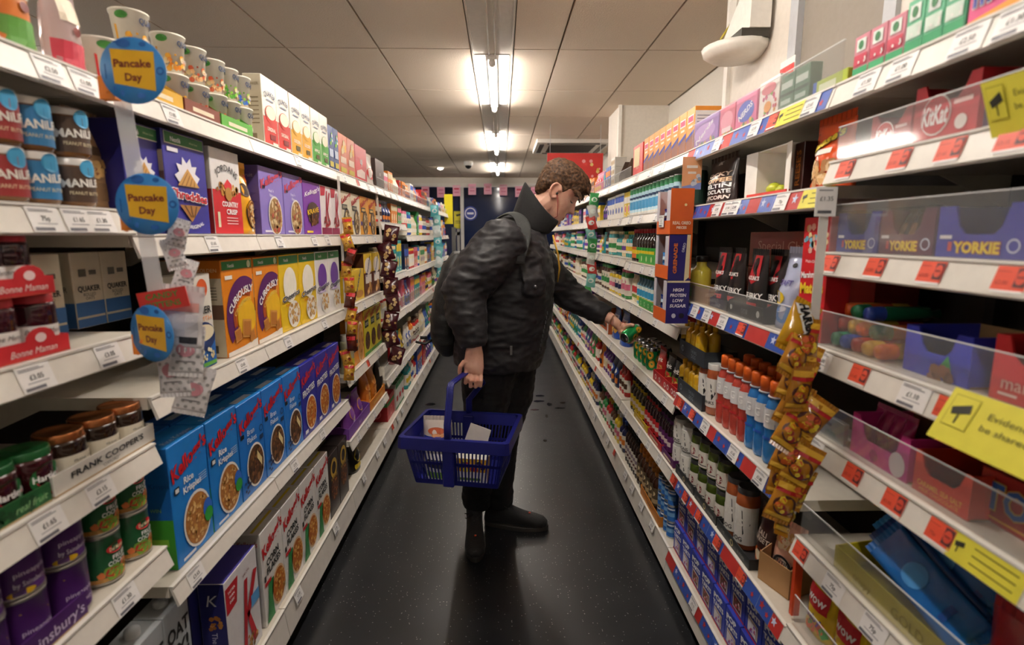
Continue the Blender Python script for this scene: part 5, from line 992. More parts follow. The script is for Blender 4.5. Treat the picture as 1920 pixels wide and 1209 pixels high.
row('L', z, 743, 758, 3, lambda w: carton(w, .20, .1, '#e4e4dc', '#c8c8c0', '#2c7a44', lambda g, w, h: (g.rect(-w*.5, h*.8, w*.5, h, '#2c7a44', 1), g.rect(-w*.3, h*.3, w*.3, h*.5, '#c8242c', 1), g.rect(-w*.5, 0, w*.5, h*.1, '#2c7a44', 1)), name='biscuit_box'), 'green and white box on the bottom left shelf', 'green and white boxes')
# ================================================================ assorted far stock
PAL = [('red', '#c02a2a'), ('blue', '#2a52b0'), ('green', '#2f8a44'), ('yellow', '#e0c02c'), ('orange', '#e0822c'), ('purple', '#6a3a9a'), ('white', '#e6e2da'), ('brown', '#5a3a26'), ('teal', '#2a9aa0'), ('pink', '#d8708c'), ('navy', '#1c2450'), ('cream', '#e0d2ac')]
GEN = {}
def generic(kind, ci, v):
    k = (kind, ci, v)
    if k in GEN: return GEN[k]
    nm, c = PAL[ci]; R = random.Random(hash((kind, ci, v)) if 0 else ci*17+v*5+len(kind)); c2 = PAL[(ci+3+v*4) % len(PAL)][1]; c3 = PAL[(ci+6+v) % len(PAL)][1]
    if kind == 'packet': t_ = carton(.085, .16, .07, c, c, c, lambda g, w, h: (g.rect(-w*.5, h*(.55+.1*v), w*.5, h*(.8+.1*v), c2, 1), g.ell(0, h*.32, w*.3, h*.18, '#efe6d4', 1), g.ell(0, h*.32, w*.22, h*.13, c3, 2), g.rect(-w*.35, h*.05, w*.1, h*.09, '#e8e4da', 1)), name='carton')
    elif kind == 'bag': t_ = pouch(.1, .155, .06, c, lambda g, w, h: (g.ell(0, h*.6, w*.32, h*.16, c2, 1), g.rect(-w*.3, h*.15, w*.3, h*.35, c3, 1, 4, 2), g.ell(0, h*.6, w*.2, h*.08, '#f0ece4', 2)), name='snack_bag', seed=ci)
    elif kind == 'bottle': t_ = bottle(.17, .026, c, c2, '#ece6d8', lambda g, r, h: g.rect(-r, h*.25, r, h*.42, c3, 2, 6, 1), neck=.42)
    else: t_ = jar(.13, .036, c, c2, '#ece4d2', lambda g, W, h: (g.rect(-W*.6, h*.3, W*.6, h*.5, c3, 2, 8, 1), g.ell(0, h*.58, W*.2, h*.07, c2, 2)), .014)
    GEN[k] = t_; return t_
def stock(side, z, y0, y1, gap, seed, kinds, pal=None, where='', step=None):
    """assorted products in runs of two or three, each labelled by shelf and bay"""
    R = random.Random(seed); y = y0+.015; got = {}
    while y < y1-.05:
        kind = R.choice(kinds); ci = R.choice(pal) if pal else R.randrange(len(PAL)); v = R.randrange(2)
        run = R.choice((2, 2, 3)); wide = {'packet': .085, 'bag': .1, 'bottle': .054, 'jar': .075}[kind]
        base = {'packet': .16, 'bag': .175, 'bottle': .17, 'jar': .13}[kind]; s = min(R.uniform(.72, .93)*gap/base, 1.5); s = max(s, .5); ws = max(.75, min(1.15, s))
        for k in range(run):
            w_ = wide*ws*1.04
            if y+w_ > y1-.012: break
            got.setdefault((PAL[ci][0], kind), []).append((generic(kind, ci, v), (sx(side, .02 if kind in ('packet', 'bag') else .056), y+w_/2, z+.001), (ws, ws, s)))
            y += w_
        y += R.uniform(.004, .02)
    for (nm, kind), L in got.items():
        for k, (t_, loc, sc) in enumerate(L):
            put(t_, loc, rz(side), f'small {nm} {kind}, {where}'+(f', {ORD[k]} from near end' if len(L) > 1 else ''), f'{nm} {kind}s, {where}', scale=sc)
SD = ['top shelf', 'second shelf', 'third shelf', 'fourth shelf', 'fifth shelf', 'sixth shelf', 'bottom shelf']
for bay in range(4, 9):
    T = LE if bay == 4 else LF; y0, y1 = LY[bay], LY[bay+1]
    for i, z in enumerate(T):
        gap = .16 if i == 0 else T[i-1]-z-.055
        yy = max(y0, yat(764, sx('L'), z)) if (bay == 4 and i == 5) else (max(y0, yat(742, sx('L'), z)) if bay == 4 and i == 4 else y0)
        stock('L', z, yy, y1, min(gap, .26), 100+bay*10+i, (['bag', 'packet', 'packet'], ['packet', 'bag', 'jar'], ['packet', 'packet', 'jar'], ['jar', 'bag', 'packet'], ['bag', 'bottle', 'jar'], ['packet', 'bag', 'bottle'])[i], pal=[1, 6, 5, 4, 0, 11, 6] if i == 0 else None, where=f'{SD[i] if i < 5 else SD[6]}, {ORD[bay-4]} left bay beyond cereal')
stock('L', LD[0], yat(730, sx('L'), 1.80), LY[4], .15, 77, ['bag', 'packet', 'bag'], [6, 1, 7, 5, 6], where='top shelf above the wheat biscuits')
# ================================================================ right side
def notch_tray(w, d, h, col, art=None, name='display_tray', depth=.6, span=.5, inner='#8a6a44', lip=None):
    """display box whose front has a torn-out notch"""
    m = mat(col, .5); i = mat(inner, .8); b = MB(); x = w/2; s = span*w/2; t = .004
    fr = [(-x, 0), (x, 0), (x, h), (s+.01, h), (s, h*(1-depth)+.012), (s-.012, h*(1-depth)), (-s+.012, h*(1-depth)), (-s, h*(1-depth)+.012), (-s-.01, h), (-x, h)]
    n = len(fr); b.add([(a, y, z) for y in (0, t) for a, z in fr], [(0, 1, 5, 6), (1, 2, 3, 4, 5), (0, 6, 7, 8, 9), (n+6, n+5, n+1, n), (n+5, n+4, n+3, n+2, n+1), (n+9, n+8, n+7, n+6, n)]+[(k, n+k, n+(k+1) % n, (k+1) % n) for k in range(n)], m)
    b.box(-x, t, 0, x, d, .003, i); b.box(-x, d-t, .003, x, d, h, i); b.box(-x, t, .003, -x+t, d-t, h, m); b.box(x-t, t, .003, x, d-t, h, m)
    parts = [('tray_body', b.mesh('tray_body'), None)]
    if art: g = G(); art(g, w, h); parts.append(('front_print', g.mesh('front_print'), 0))
    return (name, 'tray', parts)
def one(side, z, a, e, make, label, back=.018, pz=None, group=None): return row(side, z, a, e, 1, make, label, group, back, pz)
# near bay: sweets and chocolate
z = RA[0]
def a_mint(c, n=3):
    def f(g, w, h):
        g.rect(-w*.5, 0, w*.5, h*.26, '#2c9a62', 1); g.rect(-w*.42, h*.3, w*.42, h*.55, c, 2); g.rect(-w*.3, h*.62, w*.3, h*.9, '#e8f0ea', 2); g.ell(0, h*.76, w*.16, h*.1, '#2c7a44', 3); g.bits(0, h*.42, w*.38, h*.1, ['#f4f4f0', c], 10, w*.07, 3)
    return f
row('R', z, 1596, 1692, 3, lambda w: carton(w, .085, .05, '#d88a9a', '#c87888', '#c83a44', a_mint('#c83a54'), name='mint_box'), 'red and pink mint box on near top shelf', 'pink mint boxes')
row('R', z, 1692, 1806, 3, lambda w: carton(w, .095, .05, '#6abf94', '#58ac82', '#48a878', a_mint('#dff0e4'), name='mint_box'), 'green mint box on near top shelf', 'green mint boxes')
one('R', z, 1808, 2010, lambda w: carton(w, .085, .08, '#e0568a', '#c84878', '#e88ab0', lambda g, w, h: (g.poly([(-w*.5, 0), (w*.5, 0), (w*.5, h*.35), (-w*.5, h*.12)], '#f0a23c', 1), g.text('mentos', -w*.02, h*.55, h*.4, '#3a3f9c', 3, w=w*.8, off=.03, outline='#ffffff', ow=.03), g.ell(-w*.4, h*.85, .012, .012, '#3f9a44', 2)), name='sweet_box'), 'pink and orange box of chewy mints, top right corner')
z = RA[1]
kk = lambda g, w, h: (g.ell(-w*.12, h*.45, w*.24, h*.34, '#f4e8e4', 2), g.ell(-w*.12, h*.45, w*.225, h*.31, '#c8202c', 3), g.text('KitKat', -w*.12, h*.45, h*.3, '#ffffff', 4, w=w*.4, shear=.15, off=.03), g.rect(w*.15, h*.55, w*.42, h*.62, '#f0c8c4', 2), g.ell(w*.28, h*.25, h*.12, h*.12, '#e8e0dc', 2))
one('R', z, 1628, 1704, lambda w: notch_tray(w, .1, .075, '#b01a26', kk, depth=.35, span=.55), 'smaller red wafer bar tray behind the clear guard', back=.03)
one('R', z, 1706, 1830, lambda w: notch_tray(w, .11, .1, '#c01e2a', kk, depth=.35, span=.55), 'larger red wafer bar tray behind the clear guard', back=.03)
one('R', z, 1836, 1990, lambda w: notch_tray(w, .1, .075, '#5a2a5c', lambda g, w, h: g.rect(-w*.3, h*.2, w*.3, h*.45, '#c88a3c', 1)), 'dark purple chocolate tray near the right edge', back=.04)
z = RA[2]
def york(c): return lambda g, w, h: (g.text('YORKIE', .0, h*.2, h*.2, '#f2d22c', 3, w=w*.5, off=.04, outline='#b8401c', ow=.04), g.rect(-w*.34, h*.12, -w*.29, h*.3, '#c83a3a', 2), g.rect(-w*.45, h*.36, -w*.3, h*.43, '#e8e4ea', 2), g.ring(w*.38, h*.24, h*.1, h*.13, '#d8d8f0', 2, 14))
for a, e, c, nm in ((1566, 1644, '#2a2a90', 'blue'), (1645, 1748, '#5c1c3c', 'maroon'), (1750, 1925, '#2c2ca0', 'wide blue')):
    one('R', z, a, e, lambda w: notch_tray(w, .12, .082, c, york(c), depth=.55, span=.48, inner='#7a5c40'), f'{nm} chocolate bar tray with yellow lettering')
def bars(side, z, a, e, n, c1, c2, desc, zz=.03, back=.05):
    for i, (y, w) in enumerate(spots(side, z, a, e, n, back)):
        put(pouch(w*.9, .07, .02, c1, lambda g, w, h: g.rect(-w*.3, h*.3, w*.3, h*.7, c2, 1, 3, 2), gusset=False, name='chocolate_bar', crimp=.008, seed=i), (sx(side, back), y, z+.012), rz(side), nth(desc, i, n), desc+' row', tilt=-.25)
bars('R', RA[2], 1668, 1724, 3, '#4a2a1c', '#8a5a34', 'brown chocolate bar inside the maroon tray', back=.04)
z = RA[3]
SA = {}
cols_ = [('#d8642c', 'orange'), ('#1f7a54', 'green'), ('#2a4aa8', 'blue'), ('#b83a2a', 'red'), ('#d8a83c', 'gold')]
rr = random.Random(3)
for lv in range(3):                                        # foil wrapped tubes lying end-out in a heap
    for i in range(5-lv):
        c, nm = cols_[(i+lv*2) % 5]
        if c not in SA:
            b = MB(); m1 = mat(c, .25, .3, coat=.4); m2 = mat(cols_[(i+lv*2+1) % 5][0], .3)
            b.lathe([(0, 0, None), (.014, .002, m2), (.016, .01, m2), (.016, .035, m2), (.0165, .036, m1), (.0165, .13, m1), (.006, .14, m1), (.012, .155, m1), (0, .156, m1)], 14, Matrix.Rotation(-math.pi/2, 4, 'X')); SA[c] = ('sweet_tube', 'sweets', [('foil_tube', b.mesh('foil_tube'), None)])
        X = sx('R', .03+.02*lv); y = yat(1560, X, z)-.036*i-.018*lv
        put(SA[c], (X, y, z+.019+lv*.031), rz('R')+rr.uniform(-.25, .25), f'foil sweet tube with {nm} wrap, {("lowest", "middle", "upper")[lv]} layer, {ORD[i]} from far end', 'heap of foil sweet tubes')
one('R', z, 1690, 1815, lambda w: notch_tray(w, .14, .085, '#2a34b0', lambda g, w, h: (g.poly([(w*.02, h*.1), (w*.2, h*.55), (w*.3, h*.1)], '#2f9a4c', 2), g.bits(w*.08, h*.12, w*.2, h*.12, ['#6a4430', '#8a5c40'], 12, .012, 3)), depth=.5, span=.45), 'blue chocolate tray with green triangle print', back=.04)
one('R', z, 1850, 2060, lambda w: notch_tray(w, .16, .1, '#c8242a', lambda g, w, h: (g.text('mars', -w*.2, h*.3, .02, '#f0c8b8', 2), g.rect(-w*.4, h*.1, -w*.2, h*.14, '#f0d8d0', 2)), depth=.4, span=.6), 'bright red chocolate tray by the yellow camera sign', back=.04)
z = RA[4]
one('R', z, 1526, 1580, lambda w: carton(w, .05, .012, '#8a8c88', '#7a7c78', '#7a7c78', lambda g, w, h: (g.rect(-w*.3, h*.6, w*.1, h*.75, '#4a4c50', 1), g.text('mint', w*.1, h*.35, .014, '#3a6a4a', 2, shear=.3)), name='shelf_card', cat='sign'), 'small grey card sign at the end of the pink tray')
one('R', z, 1592, 1700, lambda w: notch_tray(w, .13, .085, '#d83a98', lambda g, w, h: (g.ell(w*.34, h*.3, .02, .024, '#f0e8ec', 2), g.ell(-w*.05, h*.2, .012, .012, '#a83278', 2)), depth=.55, span=.6), 'hot pink sweet tray with white spot', back=.025)
for i, (y, w) in enumerate(spots('R', z, 1612, 1684, 4, .06)): put(pouch(w*1.0, .075, .03, '#c02a78', gusset=False, name='foil_sweet_bag', crimp=.01, seed=i, rough=.15), (sx('R', .06), y, z+.02), rz('R'), nth('pink foil sweet bag in the pink tray', i, 4), 'pink foil bags', tilt=-.2)
one('R', z, 1708, 1815, lambda w: notch_tray(w, .16, .075, '#d83c1c', lambda g, w, h: (g.text('CARAMEL SEA SALT', 0, h*.27, .009, '#f0b43c', 2, w=w*.8, off=.02), g.text('MILK CHOCOLATE', 0, h*.12, .007, '#f0b43c', 2, w=w*.7)), depth=.5, span=.62), 'orange red chocolate bar tray, low front', back=.025)
one('R', z, 1825, 2100, lambda w: carton(w, .085, .16, '#a82820', '#8a2018', '#a82820', lambda g, w, h: (g.text("TONY'S", 0, h*.55, h*.5, '#3468b8', 3, w=w*.86, off=.03, outline='#d8b84a', ow=.03), g.rect(-w*.4, h*.1, w*.4, h*.14, '#d8a03c', 2)), name='chocolate_box'), 'dark red chocolate box with large blue letters', back=.06)
z = RA[5]
one('R', z, 1560, 1780, lambda w: tray(w, .22, .05, .06, '#c8b81c', lambda g, w, h: (g.text('GOLD', w*.2, h*.5, .02, '#8a7c10', 2), g.text('crispy', -w*.2, h*.45, .016, '#8a7c10', 2)), inner='#a89a1c'), 'yellow printed tray holding the blue bags', back=.012)
BB = [pouch(.085, .2, .018, c, lambda g, w, h: (g.ell(0, h*.6, w*.28, h*.12, '#4a9ae0', 1), g.rect(-w*.2, h*.2, w*.2, h*.26, '#1a4a98', 1, 3, 1)), gusset=False, name='crisp_bag', crimp=.014, seed=20+i, rough=.16, puff=.8) for i, c in enumerate(('#1f6ab8', '#3a92dc', '#164a94'))]
for i in range(12):                                         # bags filed on edge along the shelf, tips raised and fanned
    ax = V((-.10+.012*i, .86, .34+.03*((i*5) % 4))).normalized(); nn = V((-1, -.12, .55-.03*i)); nn = (nn-ax*nn.dot(ax)).normalized(); xx = (-nn).cross(ax).normalized()
    M = Matrix((xx, -nn, ax)).transposed().to_4x4()
    o = put(BB[(i*2) % 3], (0, 0, 0), 0, nth('shiny blue bag fanned out in the yellow tray', i, 12), 'fanned blue bags'); o.rotation_mode = 'QUATERNION'; o.rotation_quaternion = M.to_quaternion(); o.location = V((.782+.0155*i, .80+.02*((i*7) % 5-2)/2, RA[5]+.05+.0065*i))
one('R', z, 1800, 1990, lambda w: pouch(w*.9, .13, .06, '#a81c24', lambda g, w, h: g.rect(-w*.2, h*.3, w*.2, h*.6, '#2f8a3c', 1, 3, 2), name='sweet_bag', seed=4), 'dark red sweet bag beyond the blue bags', back=.05)
z = RA[6]
for i, (a, e) in enumerate(((1500, 1545), (1548, 1600))): one('R', z, a, e, lambda w: pouch(.11, .15, .05, '#e8c81c', lambda g, w, h: (g.rect(-w*.35, h*.45, w*.35, h*.78, '#c8242c', 1, 4, 4), g.text('wow', 0, h*.62, .022, '#ffffff', 2, off=.02), g.text('Baby', 0, h*.3, .02, '#5a2a9a', 2, off=.02), g.bits(0, h*.16, w*.35, h*.08, ['#3f9a3c', '#e0602c'], 8, .014, 1)), name='sweet_bag', seed=i), f'yellow sweet bag with red panel, {("farther", "nearer")[i]} of two', back=.04)
b = MB(); b.box(-.006, 0, 0, .006, .02, .2, mat('#d8481c', .5)); o = tag(link('shelf_divider', b.mesh('shelf_divider'), None, (sx('R', .02), yat(1487, sx('R', .02), RA[6]+.1), RA[6]+.001), (0, 0, rz('R'))), 'upright orange divider beside the yellow sweet bags', 'divider')
# american bay
z = RB[0]
for a, e, c, c2, tx, lab in ((1296, 1346, '#9a6ac0', '#c8a0e0', 'Nerds', 'lilac sweet box behind the clear guard'), (1347, 1376, '#d84a78', '#f0a0b8', '', 'pink sweet box behind the clear guard'), (1377, 1417, '#e0609a', '#3a5ac8', 'NERDS', 'pink sweet box with blue burst and white letters')):
    one('R', z, a, e, lambda w: carton(w, .1, .03, c, c, c, lambda g, w, h: (g.ell(0, h*.5, w*.4, h*.3, c2, 1), g.text(tx, 0, h*.5, h*.16, '#ffffff', 2, w=w*.66, rot=20, off=.03) if tx else g.rect(-w*.3, h*.15, w*.3, h*.3, '#f4e0e8', 2), g.bits(0, h*.15, w*.4, h*.08, ['#3f9a44', '#e8c02c', '#3a7ac8'], 8, .01, 1)), name='sweet_box'), lab, back=.02)
one('R', z, 1420, 1458, lambda w: carton(w, .105, .03, '#f0ece6', '#d8d4cc', '#f0ece6', lambda g, w, h: (g.bits(0, h*.35, w*.42, h*.3, ['#d84a5a', '#e8a03c', '#7ab84c', '#c83a7a'], 16, .008, 1), g.ell(0, h*.75, w*.36, h*.14, '#e07a8a', 2), g.ell(0, h*.3, w*.18, h*.14, '#e89a3c', 3)), name='sweet_box'), 'white jelly bean box behind the clear guard', back=.02)
one('R', z, 1440, 1480, lambda w: pouch(.08, .15, .03, '#f0ece8', lambda g, w, h: (g.rect(-w*.46, h*.8, w*.46, h*.99, '#d82a2a', 1, 4, 2), g.bits(0, h*.6, w*.3, h*.06, ['#e0882c', '#3a3a3c'], 8, .01, 1)), name='sweet_bag'), 'red and white bag standing behind the jelly beans', back=.07)
row('R', z, 1460, 1515, 2, lambda w: carton(w, .09, .03, '#4a7a60', '#3c6650', '#4a7a60', lambda g, w, h: (g.rect(-w*.4, h*.6, w*.4, h*.78, '#c8d4cc', 1), g.rect(-w*.4, h*.18, w*.3, h*.3, '#b8c8be', 1), g.rect(-w*.5, h*.4, w*.5, h*.48, '#2a4a3c', 1)), name='sweet_box'), 'dark green mint box behind the clear guard', 'dark green mint boxes')
one('R', z, 1522, 1588, lambda w: carton(w, .035, .05, '#b8cc4a', '#9aac34', '#c8d85a', lambda g, w, h: (g.rect(-w*.3, h*.3, w*.2, h*.7, '#e8f0d0', 1), g.rect(-w*.5, 0, -w*.38, h, '#3a6ac8', 1)), name='sweet_box'), 'low lime sweet box at the end of guard', back=.02)
z = RB[1]
one('R', z, 1292, 1313, lambda w: jar(.16, .045, '#1c2c28', '#c8c8c4', '#1c3a30', lambda g, W, h: g.rect(-W*.5, h*.4, W*.5, h*.5, '#4ab088', 2, 6, 1), .016, (.1, .8), glass=False), 'dark tub beside the popcorn bag', back=.06)
def a_pop(g, w, h):
    g.text('EPIC', 0, h*.93, .011, '#e8e0d8', 1, off=.02)
    for q, (tx, c) in enumerate((('ROCKY', '#f0d8c4'), ('COFFEE', '#f4c8a0'), ('MELTIN', '#ffffff'), ("CHOC'LATE", '#ffffff'), ('POPCORN', '#e8d8d0'))): g.text(tx, 0, h*(.66-q*.13), h*.085, c, 1, w=w*.82, off=.03)
one('R', z, 1312, 1363, lambda w: pouch(w*1.0, .15, .07, '#2c1a18', a_pop, name='popcorn_bag', seed=2), 'brown popcorn bag with stacked white lettering', back=.03)
one('R', z, 1318, 1368, lambda w: pouch(w*.95, .14, .06, '#241614', name='popcorn_bag', seed=3), 'second dark popcorn bag behind the front one', back=.12)
def white_box(w):
    b = MB(); m = mat('#ece8e0', .45); h = .135; d = .11; t = .003
    b.box(-w/2, 0, 0, w/2, d, t, m); b.box(-w/2, d-t, t, w/2, d, h, m); b.box(-w/2, 0, t, -w/2+t, d-t, h, m); b.box(w/2-t, 0, t, w/2, d-t, h, m); b.box(-w/2+t, t, h-t, w/2-t, d-t, h, m)
    b.add([(w/2, 0, t), (w/2, 0, h), (w/2+.05, -.015, h-.003), (w/2+.05, -.015, t)], [(0, 1, 2, 3)], m); b.add([(-w/2, 0, t), (-w/2, 0, h), (-w/2-.045, -.012, h-.003), (-w/2-.045, -.012, t)], [(0, 1, 2, 3)], m)
    g = MB(); g.box(-w/2-.03, -.012, .0005, w/2+.03, 0, .012, mat('#c8342c', .5))
    return ('display_box', 'box', [('open_box', b.mesh('open_box'), None), ('red_base', g.mesh('red_base'), 0)])
sp = spots('R', z, 1415, 1470, 1, .045)[0]; put(white_box(sp[1]), (sx('R', .045), sp[0], z+.001), rz('R'), 'open white display box with side flaps')
for i, (px, r_) in enumerate(((1432, .02), (1452, .024), (1466, .018))):
    b = MB(); m = mat('#b8c02c', .4); b.lathe([(0, -r_*.85, None), (r_*.5, -r_*.75, m), (r_*.9, -r_*.3, m), (r_, 0, m), (r_*.9, r_*.35, m), (r_*.5, r_*.75, m), (0, r_*.85, m)], 18); k = MB(); k.lathe([(0, r_*.9, None), (.004, r_*.88, mat('#5a6a1c')), (.006, r_*.7, mat('#5a6a1c'))], 8)
    X = sx('R', .085); put(('sweet_ball', 'sweet', [('ball', b.mesh('ball'), None), ('stalk', k.mesh('stalk'), 0)]), (X, yat(px, X, z+.02), z+.004+r_*.85), 0, ('lime yellow sour sweet ball, farthest of three', 'lime yellow sour sweet ball, largest of three', 'lime yellow sour sweet ball, nearest and smallest')[i], 'sour sweet balls')
one('R', z, 1484, 1502, lambda w: carton(w, .13, .08, '#3a1814', '#2c1210', '#3a1814', lambda g, w, h: g.text("REESE'S", 0, h*.5, .02, '#c87a2c', 2, rot=90, off=.02), name='sweet_box'), 'dark brown box between white display and orange bag', back=.06)
one('R', z, 1508, 1566, lambda w: pouch(w*1.2, .15, .06, '#e0541c', lambda g, w, h: (g.text("Reese's", 0, h*.72, h*.12, '#f2d22c', 2, w=w*.75, shear=.2, off=.04, rot=18, outline='#3a1c10', ow=.04), g.rect(-w*.4, h*.52, w*.2, h*.6, '#f4e8dc', 1, 5, 2), g.bits(0, h*.24, w*.36, h*.16, ['#d8a86a', '#a87440', '#e8c898'], 26, .016, 1)), name='snack_bag', seed=8, rough=.2), 'bright orange snack bag with yellow script', back=.03, pz=z)
z = RB[2]
NC = carton(.72, .13, .12, '#a02c20', '#8a241a', '#8a241a', lambda g, w, h: (g.text('Special Chicken', -w*.1, h*.62, .034, '#d8968a', 2, w=w*.6), g.text('Flavour', -w*.1, h*.32, .024, '#d8968a', 2)), name='noodle_case')
for k in (0, 1): put(NC, (sx('R', .25), 1.72, z+.001+k*.131), rz('R'), ('lower dark red printed case at the back of shelf', 'upper dark red printed case at the back of shelf')[k])
one('R', z, 1299, 1326, lambda w: bottle(.17, .038, '#d8c84a', '#1c1a18', '#7aa84a', None, neck=.5, nz=.74, lz=(.1, .3)), 'yellow drink bottle with black cap on the jerky shelf', back=.05)
one('R', z, 1292, 1328, lambda w: tray(w, .1, .06, .06, '#b08a5c'), 'plain brown cardboard tray around the yellow bottle', back=.013)
def a_jerk(g, w, h): g.poly([(-w*.2, h*.99), (w*.2, h*.99), (w*.28, h*.62), (0, h*.54), (-w*.28, h*.62)], '#a81c24', 1); g.poly([(-w*.1, h*.9), (0, h*.82), (w*.1, h*.9), (0, h*.72)], '#1c1414', 2); g.text("JACK LINK'S", 0, h*.64, h*.06, '#f4f0ec', 2, w=w*.6, off=.03); g.text('BEEF JERKY', 0, h*.36, h*.09, '#f4f0ec', 1, w=w*.85, off=.03); g.rect(-w*.3, h*.17, w*.3, h*.25, '#d83a3a', 1, 3, 1)
for i, (a, e, bk) in enumerate(((1330, 1352, .035), (1350, 1384, .045), (1384, 1424, .035), (1424, 1452, .07))):
    one('R', z, a, e, lambda w: pouch(.105, .19, .05, '#1c1818', a_jerk, name='jerky_bag', seed=i), f'black beef jerky bag with red chevron, {ORD[i]} of four from the far end', back=bk, group='jerky bags')
one('R', z, 1330, 1362, lambda w: tray(w, .09, .035, .05, '#2c2c34', lambda g, w, h: g.text('BBQ', 0, h*.5, .014, '#8a8a98', 2)), 'dark grey jerky tray, farther of two', back=.013)
one('R', z, 1364, 1430, lambda w: tray(w, .09, .045, .06, '#1c1a1c', lambda g, w, h: (g.text('OOB', 0, h*.5, .014, '#8a8a90', 2), g.ell(w*.38, h*.55, .01, .01, '#d8d4d0', 2), g.ell(-w*.4, h*.55, .008, .008, '#d8d4d0', 2)), inner='#2a2422'), 'black jerky tray, nearer of two', back=.013)
one('R', z, 1434, 1488, lambda w: pouch(.115, .2, .09, '#b4bcd8', lambda g, w, h: (g.ell(-w*.1, h*.42, w*.22, h*.09, '#e0c02c', 1), g.text('CRAFT', 0, h*.62, .014, '#4a3a8a', 2, off=.02), g.ell(w*.1, h*.85, w*.08, h*.03, '#1c1c20', 1), g.ell(w*.1, h*.2, w*.3, h*.12, '#5a8ac8', 1), g.poly([(w*.2, h*.1), (w*.3, h*.2), (w*.38, h*.1)], '#d84a3c', 2), g.ell(-w*.1, h*.28, w*.3, h*.06, '#e4e4f0', 1)), name='candyfloss_bag', seed=6, rough=.15), 'pale blue translucent bag beside the red cereal box', back=.03)
one('R', z, 1490, 1538, lambda w: carton(w, .29, .06, '#cc2028', '#b01a20', '#cc2028', lambda g, w, h: (g.bits(0, h*.84, w*.44, h*.12, ['#e8d0a0', '#d8b070', '#7ac0d8', '#e8b0a0'], 26, w*.09, 1), g.text('Malt-O-Meal', 0, h*.645, h*.025, '#ffffff', 2, w=w*.6), g.text('Marshmallow', 0, h*.54, h*.05, '#ffffff', 2, w=w*.86, off=.03, rot=5), g.text('Mateys', 0, h*.43, h*.085, '#f2d22c', 2, w=w*.86, off=.04, rot=5), g.ell(0, h*.16, w*.4, h*.13, '#f0e4d0', 1), g.bits(0, h*.18, w*.36, h*.1, ['#e8d0a0', '#d8b070', '#7ac0d8', '#d86a8a'], 30, w*.08, 2)), name='cereal_box'), 'red marshmallow cereal box with yellow lettering', back=.02)
z = RB[3]
MUS = bottle(.125, .022, '#e8b41c', '#e8b41c', None, lambda g, r, h: g.rect(-r*.9, h*.2, r*.9, h*.5, '#f0c840', 1, 5, 1), neck=.4, nz=.78, capz=.86, rough=.3)
for k in (0, 1):
    for i, (y, w) in enumerate(spots('R', z, 1276, 1312, 4, .04)):
        for q in (0, 1): put(MUS, (sx('R', .045+q*.05), y, z+.005+k*.162), rz('R'), f'yellow mustard bottle, {("lower", "upper")[k]} tray, {("front", "back")[q]} row, {ORD[i]} from near end', 'mustard bottles in trays', fitw=w)
    (y, w), = spots('R', z, 1270, 1315, 1, .008); put(tray(w, .12, .06, .06, '#2a3038', lambda g, w, h: (g.text('THE BIG', w*.1, h*.62, .012, '#8a94a0', 2), g.text('DOG', w*.1, h*.32, .014, '#8a94a0', 2), g.ring(-w*.34, h*.5, .009, .013, '#8a94a0', 2, 12)), inner='#20262c'), (sx('R', .008), y, z+.001+k*.16), rz('R'), f'dark slate tray of mustard bottles, {("lower", "upper")[k]} tier', 'slate mustard trays')
HD = lambda: jar(.185, .034, '#a8542c', '#e4e4e0', '#eceae4', lambda g, W, h: (g.poly([(-W*.5, h*.35), (W*.3, h*.3), (W*.5, h*.45), (W*.2, h*.62), (-W*.3, h*.6)], '#1c1c1e', 2), g.text("U'S", 0, h*.47, h*.12, '#f4f2ec', 3, off=.03), g.text('FRANKS', 0, h*.25, h*.06, '#1c1c1e', 2, off=.02)), .02, (.16, .72))
for i, (y, w) in enumerate(spots('R', z, 1316, 1345, 2, .045)): put(HD(), (sx('R', .05), y, z+.001), rz('R')+.2, f'frankfurter jar with white label, {("nearer", "farther")[i]} of two beside sports drinks', 'frankfurter jars', fitw=w)
def sport(c, lab):
    return bottle(.235, .031, c, '#e0641c', '#e8e8ea', lambda g, r, h: (g.poly([(-r*1.0, h*.52), (-r*.2, h*.68), (r*.9, h*.5), (r*.9, h*.45), (-r, h*.46)], lab, 2), g.text('G', 0, h*.57, h*.1, '#ffffff', 3, off=.03), g.rect(-r*.5, h*.3, r*.6, h*.33, lab, 2, 4, 1)), neck=.62, nz=.74, capz=.83, lz=(.44, .68), waist=.14, name='sports_drink', capr=1.1, band='#b8b8c0')
SRd, SBl = sport('#b84438', '#c8242c'), sport('#2a78c0', '#1f5ac0')
sp = spots('R', z, 1347, 1452, 7, .04)
for q in (0, 1):
    for i, (y, w) in enumerate(sp): put(SRd if i > 2 else SBl, (sx('R', .045+q*.075), y, z+.001), rz('R')+.25, f'{("blue", "red")[i > 2]} sports drink with orange cap, {("front", "back")[q]} row, {ORD[i]} from near end', 'sports drink bottles', fitw=w)
z = RB[4]
TUB = jar(.105, .038, '#e4e2dc', '#d8d8d4', '#eceae4', lambda g, W, h: (g.poly([(-W*.6, h*.3), (W*.2, h*.25), (W*.5, h*.45), (W*.1, h*.75), (-W*.4, h*.7)], '#1c1c1e', 2), g.text("U'S", -W*.05, h*.5, h*.2, '#f4f2ec', 3, off=.03), g.text('IONS', W*.1, h*.14, h*.12, '#1c1c1e', 2, off=.02)), .014, (.05, .85), glass=False)
